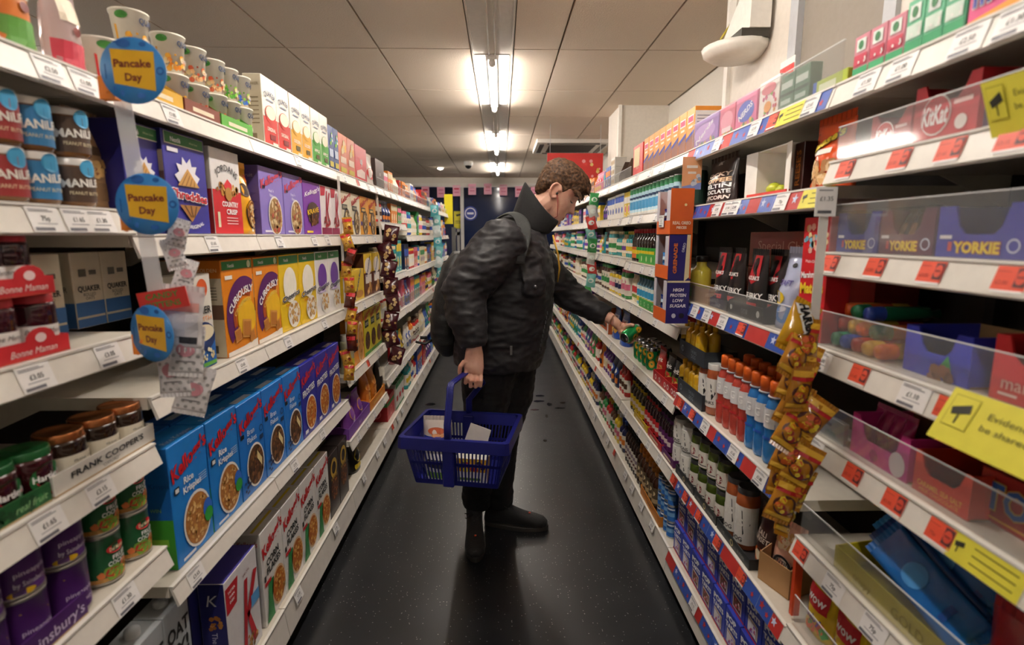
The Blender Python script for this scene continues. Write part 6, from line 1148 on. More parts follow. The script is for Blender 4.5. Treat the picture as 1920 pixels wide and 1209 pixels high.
PIK = jar(.115, .036, '#4a5a1c', '#3a3a3c', '#e8e4d8', lambda g, W, h: (g.ell(0, h*.34, W*.25, h*.14, '#8a1c24', 2), g.text('DOG', 0, h*.34, h*.09, '#f4f0e4', 3, off=.02), g.rect(-W*.5, h*.14, W*.4, h*.17, '#3a3a3c', 2, 5, 1)), .014, (.08, .6))
for i, (y, w) in enumerate(spots('R', z, 1268, 1298, 2, .045)):
    for k in (0, 1): put(TUB, (sx('R', .05), y, z+.004+k*.107), rz('R')+.2, f'white fried onion tub, {("lower", "upper")[k]} tier, {("nearer", "farther")[i]} stack', 'white onion tubs', fitw=w)
for i, (y, w) in enumerate(spots('R', z, 1300, 1366, 4, .045)):
    for k in (0, 1): put(PIK, (sx('R', .05), y, z+.004+k*.117), rz('R')+.2, f'green pickle jar, {("lower", "upper")[k]} tier, {ORD[i]} from the near end', 'pickle jars', fitw=w)
HD2 = jar(.2, .04, '#b05a2c', '#4a4a4c', '#eceae4', lambda g, W, h: (g.poly([(-W*.5, h*.32), (W*.3, h*.26), (W*.6, h*.45), (W*.2, h*.66), (-W*.35, h*.62)], '#1c1c1e', 2), g.text("U'S", 0, h*.46, h*.12, '#f4f2ec', 3, off=.03), g.text('DOG', 0, h*.18, h*.07, '#1c1c1e', 2, off=.02)), .018, (.1, .72))
for i, (y, w) in enumerate(spots('R', z, 1368, 1406, 2, .05)): put(HD2, (sx('R', .052), y, z+.004), rz('R')+.25, f'tall orange hot dog jar with white label, {("nearer", "farther")[i]} of two', 'tall hot dog jars', fitw=w)
for i, (a, e) in enumerate(((1266, 1300), (1301, 1342), (1343, 1404))):
    (y, w), = spots('R', z, a, e, 1, .006); put(tray(w*.98, .1, .034, .034, '#1c1f22', lambda g, w, h: (g.ring(0, h*.5, .007, .011, '#c8b88a', 2, 12), g.text('BURGER', w*.28, h*.5, .009, '#8a8a84', 2), g.text('THE', -w*.28, h*.5, .009, '#8a8a84', 2)), inner='#2a2a2c'), (sx('R', .006), y, z+.0008), rz('R'), f'black printed tray, {("farthest", "middle", "nearest")[i]} of three under the jars', 'black jar trays')
(y, w), = spots('R', z, 1318, 1366, 1, .006); 
one('R', z, 1408, 1432, lambda w: pouch(.1, .17, .06, '#3c2018', lambda g, w, h: (g.text('CALI', 0, h*.66, .016, '#e8d8c8', 1), g.text('SUNSET', 0, h*.55, .014, '#e8d8c8', 1), g.ell(0, h*.25, w*.3, h*.14, '#d8641c', 1), g.ell(0, h*.25, w*.18, h*.09, '#e8d8b8', 2)), name='snack_bag', seed=3), 'dark brown snack bag with orange badge beside hot dog jars', back=.04)
one('R', z, 1400, 1430, lambda w: pouch(.13, .17, .07, '#b8a890', clear_=clear('#e8dcc8', .3), name='bun_bag', seed=7), 'clear bag of buns behind the brown snack bag', back=.13)
CBX = aty(1430, 1060, 1.32)
t_ = tray(.105, .12, .085, .1, '#b58a5a', inner='#a87c4c', name='cardboard_box'); put(t_, (.755, 1.335, RB[4]+.001), rz('R')+.35, 'open brown cardboard box of peach coloured bags')
put(pouch(.1, .16, .04, '#e0a890', lambda g, w, h: (g.ell(0, h*.3, w*.34, h*.2, '#f0e8dc', 1), g.ring(0, h*.3, w*.25, w*.32, '#1c1c20', 2, 18), g.text('CANTINA', 0, h*.38, .012, '#1c1c20', 2, off=.02), g.ell(0, h*.26, w*.12, h*.07, '#4a6a8a', 2), g.bits(0, h*.76, w*.34, h*.12, ['#c83a2c', '#8aa83c', '#d8a05c', '#e8d0a8'], 26, .014, 1)), name='tortilla_bag', seed=11), (.775, 1.345, RB[4]+.012), rz('R')+.35, 'peach bag with round badge standing in the cardboard box', tilt=-.12)
z = RB[5]
def a_popt(g, w, h): g.text('POP', -w*.05, h*.82, h*.14, '#ffffff', 3, w=w*.66, off=.05, rot=8); g.text('TARTS', 0, h*.62, h*.12, '#ffffff', 3, w=w*.8, off=.05, rot=8); g.rect(-w*.3, h*.1, w*.3, h*.48, '#e8d8c8', 2); g.rect(-w*.25, h*.14, w*.25, h*.44, '#6a3a28', 3); g.rect(-w*.5, 0, w*.5, h*.06, '#c82a3a', 2); g.bits(0, h*.3, w*.2, h*.12, ['#e8c8d0', '#d84a5a', '#f4ece4'], 10, w*.05, 4)
def a_popt2(g, w, h): a_popt(g, w, h); g.rect(-w*.25, h*.14, w*.25, h*.44, '#e8e4ec', 5); g.bits(0, h*.3, w*.2, h*.12, ['#c83a5a', '#8a4ac8'], 8, w*.05, 6)
for k in (0, 1):
    sp = spots('R', z, 1262, 1446, 8, .02); w = sp[0][1]*.96
    tA = carton(w, .128, .085, '#2a3aa4', '#243092', '#2a3aa4', a_popt, lambda g, d, h: 0 if 0 else (g.rect(-d*.4, h*.2, d*.1, h*.7, '#d8d0d8', 1), g.rect(d*.12, h*.25, d*.42, h*.7, '#6a3a34', 1), g.text('TARTS', 0, h*.1, .012, '#ffffff', 2)), 'toaster_pastry_box'); tB = carton(w, .128, .085, '#2f42b4', '#243092', '#2f42b4', a_popt2, name='toaster_pastry_box')
    for i, (y, _) in enumerate(sp): put((tA if (i//2+k) % 2 == 0 else tB), (sx('R', .02+.012*k), y, z+.0008+k*.129), rz('R'), f'blue toaster pastry box, {("lower", "upper")[k]} layer, {ORD[i]} of eight from the near end', 'toaster pastry boxes')
# sauces bay
z = RC[6]
BC = tin(.075, .027, '#2a6ab8', lambda g, W, h: (g.rect(-W, h*.35, W, h*.6, '#7ab0e0', 1, 8, 1), g.rect(-W, h*.75, W, h*.85, '#e0e8f4', 1, 8, 1)), end='#c8ccd0')
for i, (y, w) in enumerate(spots('R', z, 1236, 1260, 4, .035)):
    for k in range(3): put(BC, (sx('R', .04), y, z+.001+k*.0755), rz('R'), f'blue and white can, {("bottom", "middle", "top")[k]} of stack, {ORD[i]} stack from near end', 'stacked blue cans', fitw=w)
def sauce_rows(z, a, e, n, tmpl, desc, grp, rows=2, dx=.062, back=.04):
    for q in range(rows):
        for i, (y, w) in enumerate(spots('R', z, a, e, n, back)): put(tmpl, (sx('R', back+q*dx), y, z+.001), rz('R')+.15, f'{desc}, {("front", "middle", "back")[q]} row, {ORD[i]} from near end', grp, fitw=w)
BQ = bottle(.225, .027, '#3a2014', '#d8821c', '#5a4a34', lambda g, r, h: (g.rect(-r*1.2, h*.2, r*1.2, h*.3, '#b8a07a', 2, 6, 1), g.ell(0, h*.42, r*.7, h*.06, '#d8c8a0', 2)), neck=.45, band='#c87a1c')
sauce_rows(z, 1200, 1235, 6, BQ, 'brown barbecue sauce bottle with orange neck', 'orange neck sauce bottles')
one('R', z, 1200, 1236, lambda w: tray(w, .12, .05, .05, '#c87a1c', lambda g, w, h: g.text('SAUCE', 0, h*.5, .016, '#5a2c0c', 2)), 'orange cardboard tray under the barbecue sauces', back=.004)
BW = bottle(.24, .028, '#2a1812', '#141214', '#d8d2c8', lambda g, r, h: (g.rect(-r*1.2, h*.34, r*1.2, h*.42, '#8a7a8a', 2, 6, 1), g.rect(-r*.6, h*.22, r*.6, h*.27, '#5a2a2c', 2, 4, 1)), neck=.4, lz=(.12, .5))
sauce_rows(z, 1177, 1199, 6, BW, 'dark vinegar bottle with pale label', 'dark vinegar bottles')
z = RC[5]
for a, e, n, c, nm in ((1240, 1262, 4, '#5a1c5c', 'purple'), (1214, 1239, 5, '#b82428', 'red'), (1188, 1213, 5, '#c8a81c', 'yellow')):
    t_ = bottle(.19, .026, '#241014' if nm != 'yellow' else '#2a2214', '#141214', c, lambda g, r, h: (g.rect(-r*.8, h*.25, r*.8, h*.36, '#d8c8c0', 2, 5, 1)), neck=.5, band=c, lz=(.12, .5))
    sauce_rows(z, a, e, n, t_, f'dark sauce bottle with {nm} collar and label', nm+' collar sauce bottles')
    one('R', z, a, e, lambda w: tray(w, .12, .035, .035, c, lambda g, w, h: g.rect(-w*.3, h*.3, w*.3, h*.6, '#d8c8a8', 2)), f'{nm} cardboard tray under the collared sauce bottles', back=.004)
z = RC[4]
for i, (y, w) in enumerate(spots('R', z, 1193, 1224, 4, .045)):
    for q in (0, 1): put(CANT, (sx('R', .05+q*.07), y, z+.001), rz('R')+.3, f'green drink can with orange fruit print, {("front", "back")[q]} row, {ORD[i]} from near end', 'green fruit drink cans', fitw=w)
for i, (a, e, c, c2) in enumerate(((1224, 1242, '#a82420', '#d8a05c'), (1242, 1256, '#1c1a18', '#5a8a34'), (1256, 1268, '#181818', '#6a9a3c'))):
    one('R', z, a, e, lambda w: pouch(.1, .13, .05, c, lambda g, w, h: (g.rect(-w*.35, h*.1, w*.35, h*.5, c2, 1, 4, 3), g.text('Dorit', 0, h*.7, .02, '#f0ece4', 1, off=.02), g.bits(0, h*.3, w*.3, h*.15, ['#e8c05c', '#c8342c'], 10, .012, 2)), name='snack_bag', seed=i), ('red snack bag beside the green cans', 'black snack bag with green panel, farther of two', 'black snack bag with green panel, nearer of two')[i], back=.04)
    one('R', z, a, e, lambda w: tray(w, .1, .05, .05, '#b81c20', lambda g, w, h: (g.ell(-w*.2, h*.5, .014, .012, '#f0e8e0', 2), g.ell(w*.2, h*.5, .014, .012, '#f0e8e0', 2), g.ell(-w*.2, h*.5, .008, .007, '#b81c20', 3), g.ell(w*.2, h*.5, .008, .007, '#b81c20', 3))), f'red tray with white ovals, {("farthest", "middle", "nearest")[i]} of three', back=.006, group='red oval trays')
z = RC[3]
one('R', z, 1232, 1262, lambda w: carton(w, .045, .1, '#c8302c', '#a82420', '#c8302c', lambda g, w, h: g.text('London', 0, h*.5, .016, '#f4e8e0', 2), name='sauce_tray'), 'red printed low tray beside the dressing bottles', back=.01)
GB = bottle(.165, .022, '#6aa8c8', '#2f8a44', '#e0e8e0', lambda g, r, h: (g.rect(-r, h*.3, r, h*.5, '#3a9ac8', 2, 5, 1), g.rect(-r, h*.12, r, h*.26, '#d8b83c', 2, 5, 1)), neck=.5, lz=(.1, .62))
sauce_rows(z, 1199, 1230, 6, GB, 'pale blue dressing bottle with green cap', 'green cap dressing bottles')
one('R', z, 1197, 1228, lambda w: tray(w, .12, .045, .045, '#2f9a3c', lambda g, w, h: [g.ring(w*q, h*.5, .007, .012, '#b8e0a8', 2, 12) for q in (-.35, -.12, .12, .35)]), 'green tray under the pale blue dressing bottles', back=.004)
MY = bottle(.175, .03, '#ece4c8', '#1c3a8a', '#f0ead8', lambda g, r, h: (g.rect(-r, h*.3, r, h*.5, '#c8343c', 2, 5, 1), g.rect(-r, h*.14, r, h*.24, '#7a9a3c', 2, 5, 1)), neck=.55, rough=.3)
sauce_rows(z, 1189, 1198, 3, MY, 'cream mayonnaise bottle with blue cap', 'mayonnaise bottles', rows=1)
z = RC[2]
SO = bottle(.175, .025, '#1c1210', '#b8202a', '#2f9a3c', lambda g, r, h: (g.rect(-r, h*.24, r, h*.36, '#e8c82c', 2, 5, 1)), neck=.5, lz=(.1, .45))
SO2 = bottle(.175, .025, '#1c1210', '#b8202a', '#d8702c', lambda g, r, h: (g.rect(-r, h*.24, r, h*.36, '#e8c82c', 2, 5, 1)), neck=.5, lz=(.1, .45))
sauce_rows(z, 1199, 1230, 6, SO, 'soy sauce bottle with red cap and green label', 'green label soy bottles')
sauce_rows(z, 1189, 1198, 3, SO2, 'soy sauce bottle with red cap and orange label', 'orange label soy bottles', rows=1)
one('R', z, 1197, 1228, lambda w: tray(w, .11, .05, .05, '#3fa83c', lambda g, w, h: [g.ell(w*q, h*.5, .012, .014, '#c8e0a0', 2) for q in (-.3, 0, .3)]), 'bright green tray under the soy sauces', back=.004)
z = RC[1]
WC = tin(.145, .024, '#bfe0ec', lambda g, W, h: (g.rect(-W, h*.78, W, h*.97, '#2f8a54', 1, 8, 1), g.rect(-W, h*.2, W, h*.5, '#4a9ac8', 1, 8, 1), g.rect(-W*.6, h*.58, W*.6, h*.66, '#1c3a5c', 2, 6, 1), g.rect(-W, h*.02, W, h*.1, '#e8e4dc', 1, 8, 1)), end='#d8dcde', name='water_can')
for i, (y, w) in enumerate(spots('R', z, 1184, 1274, 13, .03)): put(WC, (sx('R', .035), y, z+.001), rz('R')+.2, nth('slim pale blue can with green top', i, 13), 'slim blue and green cans', fitw=w)
z = RC[0]
def a_or(g, w, h): g.poly([(-w*.5, 0), (w*.5, 0), (w*.5, h*.42), (-w*.5, h*.26)], '#8a5a48', 1); g.poly([(-w*.5, h*.26), (w*.5, h*.42), (w*.5, h*.5), (-w*.5, h*.34)], '#2c3f9c', 2); g.rect(-w*.3, h*.66, w*.4, h*.84, '#f4ece8', 2); g.rect(-w*.25, h*.69, w*.35, h*.81, '#d84a6a', 3); g.rect(-w*.2, h*.55, w*.3, h*.6, '#fff0d8', 2)
row('R', z, 1206, 1300, 8, lambda w: carton(w, .165, .1, '#e8942c', '#2c3f9c', '#e8942c', a_or, lambda g, d, h: (g.rect(-d*.5, .004, d*.5, h*.9, '#ece8e0', 1), g.rect(-d*.5, h*.9, d*.5, h, '#e8942c', 1), *[g.rect(-d*.42, h*(.78-q*.07), d*.4, h*(.8-q*.07), '#8a8a90', 2) for q in range(8)]), 'biscuit_box'), 'orange and blue biscuit box on right top shelf', 'orange and blue biscuit boxes')
one('R', z, 1186, 1204, lambda w: carton(w, .16, .08, '#d8342c', '#b82820', '#e84a34', lambda g, w, h: (g.rect(-w*.4, h*.3, w*.2, h*.9, '#e8d8a8', 1), g.text('XX', 0, h*.3, .03, '#f0e0c0', 2)), name='biscuit_box'), 'red biscuit box at the end of the orange row')
# bay beyond
z = RD[0]
one('R', z, 1160, 1172, lambda w: tray(w, .1, .05, .13, '#4a3424', inner='#8a6a44'), 'dark brown open box on the far top shelf')
EG = carton(.12, .06, .08, '#dcd8d0', '#c8c4bc', '#dcd8d0', lambda g, w, h: [g.ell(w*q, h*.5, .014, .016, '#a8844c', 1) for q in (-.3, 0, .3)], name='pastry_pack')
for k in range(3): put(EG, (sx('R', .02), yat(1148, sx('R', .02), z), z+.001+k*.061), rz('R'), f'clear pastry pack, {("bottom", "middle", "top")[k]} of three stacked', 'stacked pastry packs')
z = RD[4]
one('R', z, 1121, 1140, lambda w: carton(w, .19, .1, '#d8dcd8', '#b85a24', '#d8dcd8', lambda g, w, h: (g.rect(-w*.42, h*.1, w*.42, h*.9, '#c05a1c', 1), g.ell(0, h*.6, w*.3, h*.15, '#2c2018', 2), g.rect(-w*.3, h*.2, w*.3, h*.35, '#2c2018', 2)), name='snack_case'), 'orange printed case on the far side of the cans')
for i, (a, e) in enumerate(((1142, 1156), (1157, 1170))): one('R', z, a, e, lambda w: pouch(.16, .19, .07, '#2450b0', lambda g, w, h: (g.rect(-w*.4, h*.62, w*.4, h*.85, '#c8d4f0', 1, 4, 2), g.text('MAX', 0, h*.73, .03, '#c8242c', 2, off=.03), g.bits(0, h*.35, w*.32, h*.12, ['#e0a83c', '#f0c868'], 14, .018, 1)), name='crisp_bag', seed=i), f'blue crisp bag with gold print, {("farther", "nearer")[i]} of two', back=.03)
for bay in range(3, 8):
    y0, y1 = RY[bay], RY[bay+1]
    for i, z in enumerate(RD):
        a = y0+.02
        if bay == 3 and i == 0: a = yat(1144, sx('R'), z)
        if bay == 3 and i == 4: a = yat(1120, sx('R'), z)
        if bay == 3 and i == 6: a = max(y0, yat(1166, sx('R'), z))
        gap = .17 if i == 0 else RD[i-1]-z-.055
        stock('R', z, a, y1, min(gap, .24), 300+bay*10+i, (['bag', 'bag', 'packet'], ['packet', 'bag', 'packet'], ['bottle', 'jar', 'bag'], ['bottle', 'jar', 'jar'], ['bag', 'packet', 'bag'], ['bottle', 'bottle', 'bag'], ['bottle', 'bottle'])[i], pal={1: [1, 5, 3, 6, 10], 3: [11, 0, 2, 7, 3], 6: [7, 2, 0, 3, 10]}.get(i), where=f'{SD[i] if i < 6 else SD[6]}, {ORD[bay-3]} right bay beyond sauces')
# ================================================================ hanging strips and signs
def strip(px, ys, Y, wd, label, col=None, kind='strip'):
    pts = [aty(px[0]+(px[1]-px[0])*k/8, ys[0]+(ys[1]-ys[0])*k/8, Y+.0*k) for k in range(9)]
    b = MB(); vs = []
    for p in pts: vs += [p-V((wd/2, 0, 0)), p+V((wd/2, 0, 0)), p+V((wd/2, .0015, 0)), p-V((wd/2, -.0015, 0))]
    fs = [(4*i+k, 4*i+(k+1) % 4, 4*i+4+(k+1) % 4, 4*i+4+k) for i in range(8) for k in range(4)]+[(0, 1, 2, 3), (35, 34, 33, 32)]
    b.add(vs, fs, col or clear('#f4f4f6', .45, .15)); return tag(link('clip_strip', b.mesh('clip_strip')), label, 'clip strip', 'clip strips')
def chain(px, ys, Y, n, tm, desc, grp, sway=.3, seed=1):
    R = random.Random(seed)
    for i in range(n):
        f = i/(n-1); p = aty(px[0]+(px[1]-px[0])*f, ys[0]+(ys[1]-ys[0])*f, Y-.008-.006*(i % 3)); t_ = tm[i % len(tm)]
        o = put(t_, p, R.uniform(-sway, sway), f'{desc}, {ORD[i]} from the top', grp); o.rotation_euler = (R.uniform(-.15, .1), R.uniform(-.3, .3), o.rotation_euler.z)
        o.location.x += R.uniform(-.012, .012)
# pancake day strip on the left
strip((228, 296), (185, 570), 1.06, .032, 'clear clip strip hanging beneath the pancake signs')
def disc(narrow=False):
    g = G(); b = MB(); m = mat('#3a8ed8', .4); b.lathe([(0, 0, None), (.056, 0, m), (.056, .002, m), (0, .002, m)], 36, Matrix.Rotation(math.pi/2, 4, 'X'))
    g.poly([(-.036, .036), (.038, .032), (.036, -.034), (-.033, -.022)], '#e6b422', 1); g.text('Pancake', 0, .012, .0125, '#7a2c24', 2, w=.062, off=.03); g.text('Day', 0, -.011, .0125, '#7a2c24', 2, off=.03)
    d = '#2464b4'; g.ell(-.012, .045, .012, .0075, d, 1); g.rect(-.028, .046, -.014, .0485, d, 1); g.ell(.02, .044, .006, .004, d, 1); g.ring(.046, .0, .004, .007, d, 1, 12); g.rect(-.0475, -.015, -.0455, .01, d, 1); g.ell(-.022, -.038, .004, .005, d, 1); g.ell(.01, -.042, .008, .005, d, 1); g.ell(-.034, -.03, .003, .004, d, 1)
    return ('promotion_sign', 'sign', [('disc', b.mesh('disc'), None), ('sign_print', g.mesh('sign_print', lambda x, L, z: (x, -.002-GAP*L, z)), 0)])
DS = disc(); ORC = mat('#e8801c', .35)
for i, (px, py, Y, a, cx_, cy_) in enumerate(((251, 133, 1.02, .05, 200, 165), (277, 383, 1.03, .05, 240, 412), (286, 625, 1.035, -.35, 262, 645))):
    p = aty(px, py, Y); put(DS, p, a, ('round blue pancake day sign, highest of three', 'round blue pancake day sign, middle of three', 'round blue pancake day sign, lowest and turned sideways')[i], 'pancake day signs')
    q = aty(cx_, cy_, Y+.02); b = MB(); b.box(-.012, -.004, -.02, .016, .012, .02, ORC); b.tube([(-.01, .004, -.018), (.02, -.002, .004), (p.x-q.x-.03, -.012, (p.z-q.z)*.4)], .006, ORC, 8)
    tag(link('sign_clip', b.mesh('sign_clip', 0), None, q), ('orange plastic clip holding the top pancake sign', 'orange plastic clip holding the middle pancake sign', 'orange plastic clip holding the lowest pancake sign')[i], 'clip')
def a_cand(g, w, h):
    R = random.Random(2)
    for r_ in range(6):
        for c_ in range(4): g.ell((c_-1.5+.5*(r_ % 2))*w*.23, h*(.1+.15*r_), w*.055, w*.055, '#a8a6a8', 1, 10)
    g.ell(0, h*.55, w*.28, h*.16, '#c88a94', 2); g.rect(-w*.25, h*.26, w*.25, h*.29, '#8a8488', 2)
SB = pouch(.062, .085, .014, '#ece8ea', a_cand, gusset=False, name='sweet_sachet', crimp=.008, rough=.3)
SC = pouch(.062, .085, .014, '#ece8ea', lambda g, w, h: (g.rect(-w*.4, h*.2, w*.4, h*.6, '#d0ccd0', 1, 3, 3), g.rect(0, h*.08, w*.4, h*.2, '#3a3a3e', 1, 3, 1), g.rect(-w*.4, h*.64, w*.4, h*.8, '#e4a8a0', 1, 3, 1)), gusset=False, name='sweet_sachet', crimp=.008, rough=.3)
for i, (px, py, a, ry, t_, s_) in enumerate(((330, 462, .9, .3, SB, .62), (336, 500, .9, -.2, SB, .62), (342, 540, .9, .35, SB, .66), (333, 652, .15, .12, SC, 1.35), (346, 700, .2, .12, SB, 1.05), (326, 738, .0, -.05, SB, 1.05), (352, 772, .25, .3, SB, 1.05))):
    o = put(t_, aty(px, py, 1.085+.004*i if i < 3 else 1.06+.008*(i-3)), a, f'white spotted sweet sachet hanging on the strip, {ORD[i]} from the top', 'white sweet sachets', scale=(s_, s_, s_)); o.rotation_euler = (-.05, ry, a)
g = G(); g.rect(-.045, -.02, .045, .02, '#c8322c', 1); g.text('CANDY', 0, .009, .011, '#3a8a3c', 2, w=.06, off=.02); g.text('KITTENS', 0, -.008, .011, '#3a8a3c', 2, w=.062, off=.02)
o = tag(link('header_card', None, None, aty(306, 562, 1.045), (0, -.16, .1)), 'red header card with green letters above the sachets', 'sign'); link('card_print', g.mesh('card_print'), o); b = MB(); b.box(-.045, 0, -.02, .045, .002, .02, '#c8322c'); link('card', b.mesh('card'), o)
# gold, maroon, teal and far right strips
GS = [pouch(.05, .07, .03, '#c8962c', lambda g, w, h: (g.rect(-w*.45, h*.78, w*.45, h*.96, '#c8242c', 1, 3, 1), g.bits(0, h*.4, w*.3, h*.2, ['#7a3a1c', '#e8b84a', '#a81c1c'], 8, .008, 1)), gusset=False, name='nut_bag', crimp=.006, rough=.18, seed=i) for i in range(2)]+[pouch(.05, .07, .03, '#5a2414', lambda g, w, h: g.rect(-w*.4, h*.7, w*.4, h*.95, '#c8242c', 1, 3, 1), gusset=False, name='nut_bag', crimp=.006, rough=.18, seed=4)]
strip((634, 656), (330, 720), 2.55, .012, 'thin white clip strip behind the gold nut bags', mat('#e0dcd4', .4)); chain((650, 656), (438, 712), 2.53, 11, GS, 'gold and red nut bag on the left strip', 'gold nut bags', seed=3)
MS = [pouch(.095, .10, .045, '#4a1420', lambda g, w, h: g.bits(0, h*.5, w*.35, h*.35, ['#d8b070', '#e8cc98'], 7, .013, 1, i), gusset=False, name='nut_bag', crimp=.008, rough=.25, seed=i) for i in range(3)]
strip((706, 716), (365, 460), 3.42, .014, 'thin white clip strip above the maroon nut bags', mat('#e0dcd4', .4)); chain((727, 735), (455, 680), 3.40, 8, MS, 'maroon nut bag with gold dots on strip', 'maroon nut bags', seed=5)
TS = [pouch(.09, .11, .03, c, lambda g, w, h: g.ell(0, h*.5, w*.3, h*.2, '#e8f0f0', 1), gusset=False, name='sweet_sachet', crimp=.008, seed=i) for i, c in enumerate(('#5ab8c0', '#8ad0d0', '#d8e8e8'))]
chain((816, 824), (405, 520), 5.9, 7, TS, 'teal sachet on the far left strip', 'teal sachets', seed=6)
RS = [pouch(.07, .085, .03, c, lambda g, w, h: g.ell(0, h*.5, w*.3, h*.2, '#e8f0e8', 1), gusset=False, name='sweet_sachet', crimp=.008, seed=i) for i, c in enumerate(('#3f9a54', '#d8d8d0', '#c83a34', '#7ac0b8'))]
strip((1120, 1108), (370, 460), 3.95, .03, 'pale clip strip hanging before the far right shelves', mat('#c8dcd8', .35)); chain((1116, 1105), (385, 580), 3.93, 10, RS, 'green and red sachet on the far right strip', 'green and red sachets', seed=7)
# gold jelly bags at the end of the american bay
HG_ = [pouch(.062, .085, .034, '#a8701c', lambda g, w, h: (g.rect(-w*.47, h*.84, w*.47, h*.99, '#d8a82c', 1, 3, 1), g.rect(-w*.47, h*.74, w*.47, h*.83, '#b81c20', 1, 4, 1), g.ell(0, h*.42, w*.4, h*.28, '#4a1c14', 1), g.bits(0, h*.42, w*.3, h*.2, ['#e8d43c', '#d8b81c', '#8a1c1c', '#c85a1c'], 12, .008, 2, i), g.rect(-w*.47, .002, w*.47, h*.14, '#d8a82c', 1, 3, 1)), gusset=False, name='jelly_bag', crimp=.009, rough=.14, seed=i) for i in range(3)]
HW = pouch(.075, .10, .04, '#c8981c', lambda g, w, h: (g.text('HARIBO', 0, h*.66, .022, '#141414', 3, w=w*1.0, off=.05, rot=-60, outline='#f4f4f0', ow=.14), g.rect(-w*.3, h*.1, w*.1, h*.3, '#e06a1c', 1, 3, 2)), gusset=False, name='jelly_bag', crimp=.01, rough=.15)
R = random.Random(12)
for i in range(16):
    f = i/15; px = 1500-34*f+(12 if i % 2 else -8); py = 655+345*f
    o = put(HW if i == 0 else HG_[i % 3], aty(px, py, 1.10-.012*(i % 3)), 0, f'shiny gold jelly sweet bag on the right strip, {ORD[i]} from the top', 'gold jelly bags'); o.rotation_euler = (R.uniform(-.25, .1), .35+R.uniform(-.25, .3), R.uniform(-.5, .5))
strip((1550, 1524), (352, 640), 1.13, .02, 'white clip strip at the near end of star rails', mat('#dedad4', .4))
g = G(); g.rect(-.022, -.03, .022, .03, TAGW, 1); g.text('£1.35', 0, .006, .009, INK, 2); g.rect(-.017, -.024, .012, -.018, '#5a5a60', 2); g.rect(-.017, .022, .012, .024, '#8a8a90', 2)
o = thing('hanging_tag', 'white price tag hanging on the right clip strip', 'price tag', aty(1549, 378, 1.12)); b = MB(); b.box(-.022, 0, -.03, .022, .0015, .03, TAGW); link('card', b.mesh('card'), o); link('tag_print', g.mesh('tag_print'), o)
# protein bar dispenser
t = thing('bar_dispenser', 'orange and blue protein bar dispenser with three open tiers', 'display', (.622, 1.98, 1.17)); W_, D_, H_ = .085, .17, .50; ORG, NB = mat('#d8601c', .45), mat('#231c6c', .45)
for k in range(3):
    z0 = k*.167; b = MB(); m = (NB, ORG, ORG)[k]; t0 = .003
    b.box(0, 0, z0, W_, t0, z0+.165, m); b.box(W_-t0, t0, z0, W_, D_, z0+.165, m); b.box(0, D_-t0, z0, W_-t0, D_, z0+.165, mat('#c8c4c8', .6)); b.box(t0, t0, z0, W_-t0, D_-t0, z0+t0, ORG)
    b.box(0, t0, z0, t0, D_-t0, z0+.05, ORG); b.box(0, t0, z0+.05, t0, .045, z0+.16, mat('#c8c4cc', .5)); b.box(0, D_-.03, z0+.05, t0, D_-t0, z0+.16, mat('#c8c4cc', .5)); link('tier', b.mesh('tier'), t)
g = G(); c = W_/2
g.text('REAL OREO', c, .375, .011, '#f8ecd8', 3, w=.066, off=.03); g.text('PIECES', c, .358, .009, '#f8ecd8', 3, off=.03); g.ell(c+.012, .44, .005, .005, '#f0dca0', 3); g.poly([(.0, .332), (W_, .332), (W_, .0), (0, .0)], NB, 1); g.poly([(W_*.78, .332), (W_, .332), (W_, .18), (W_*.72, .16)], '#e8dcb0', 2); g.rect(W_*.93, .17, W_, .334, ORG, 3)
g.text('GRENADE', c-.018, .245, .013, '#e0742c', 4, w=.11, off=.04, rot=90); g.text('OREO', c+.012, .285, .009, '#e8e8f4', 4, rot=80, off=.02); g.rect(0, .155, W_, .162, '#e8dcb0', 2)
for q, tx in enumerate(('HIGH', 'PROTEIN', 'LOW', 'SUGAR')): g.text(tx, c, .128-q*.02, .0115, '#f4f0f4', 3, w=.06 if q % 2 else .04, off=.03, shear=.15)
g.ell(c-.014, .03, .008, .009, '#c8ccd8', 3); g.ell(c+.016, .03, .01, .01, '#141420', 3); link('front_print', g.mesh('front_print', lambda x, L, z: (x, -GAP*L, z)), t)
for k in range(3):
    for j in range(2):
        c = ('#1f3a8a', '#3a8ad0', '#231c6c')[k]; t_ = pouch(.11, .03, .016, c, lambda g, w, h: g.rect(-w*.3, h*.3, w*.3, h*.7, '#c8e0f0', 1, 3, 1), gusset=False, name='protein_bar', crimp=.006)
        put(t_, (.635, 1.98+.085, 1.17+k*.167+.025+j*.036), rz('R'), f'blue protein bar in dispenser, {("lowest", "middle", "top")[k]} tier, {("lower", "upper")[j]} bar', 'protein bars')
o = thing('hanging_card', 'peach promotion card above the bar dispenser', 'sign', (.695, 1.985, 1.72)); b = MB(); b.box(-.035, 0, -.055, .035, .002, .06, mat('#e8a878', .5)); link('card', b.mesh('card'), o); g = G(); g.rect(-.02, .02, .02, .03, '#f8ece0', 1); g.rect(-.015, .0, .015, .008, '#f8ece0', 1); g.poly([(-.035, -.055), (.035, -.055), (.035, -.03), (-.035, -.045)], '#7a8ac8', 1); g.bits(.012, -.02, .018, .018, ['#8a9ab0', '#c8ccd8'], 6, .01, 1); link('card_print', g.mesh('card_print'), o)
o = thing('hanging_tag', 'white price tag on the top tier of the dispenser', 'price tag', (.618, 2.075, 1.555), rz('R')); link('card', price_tag('£2', 'w'), o)
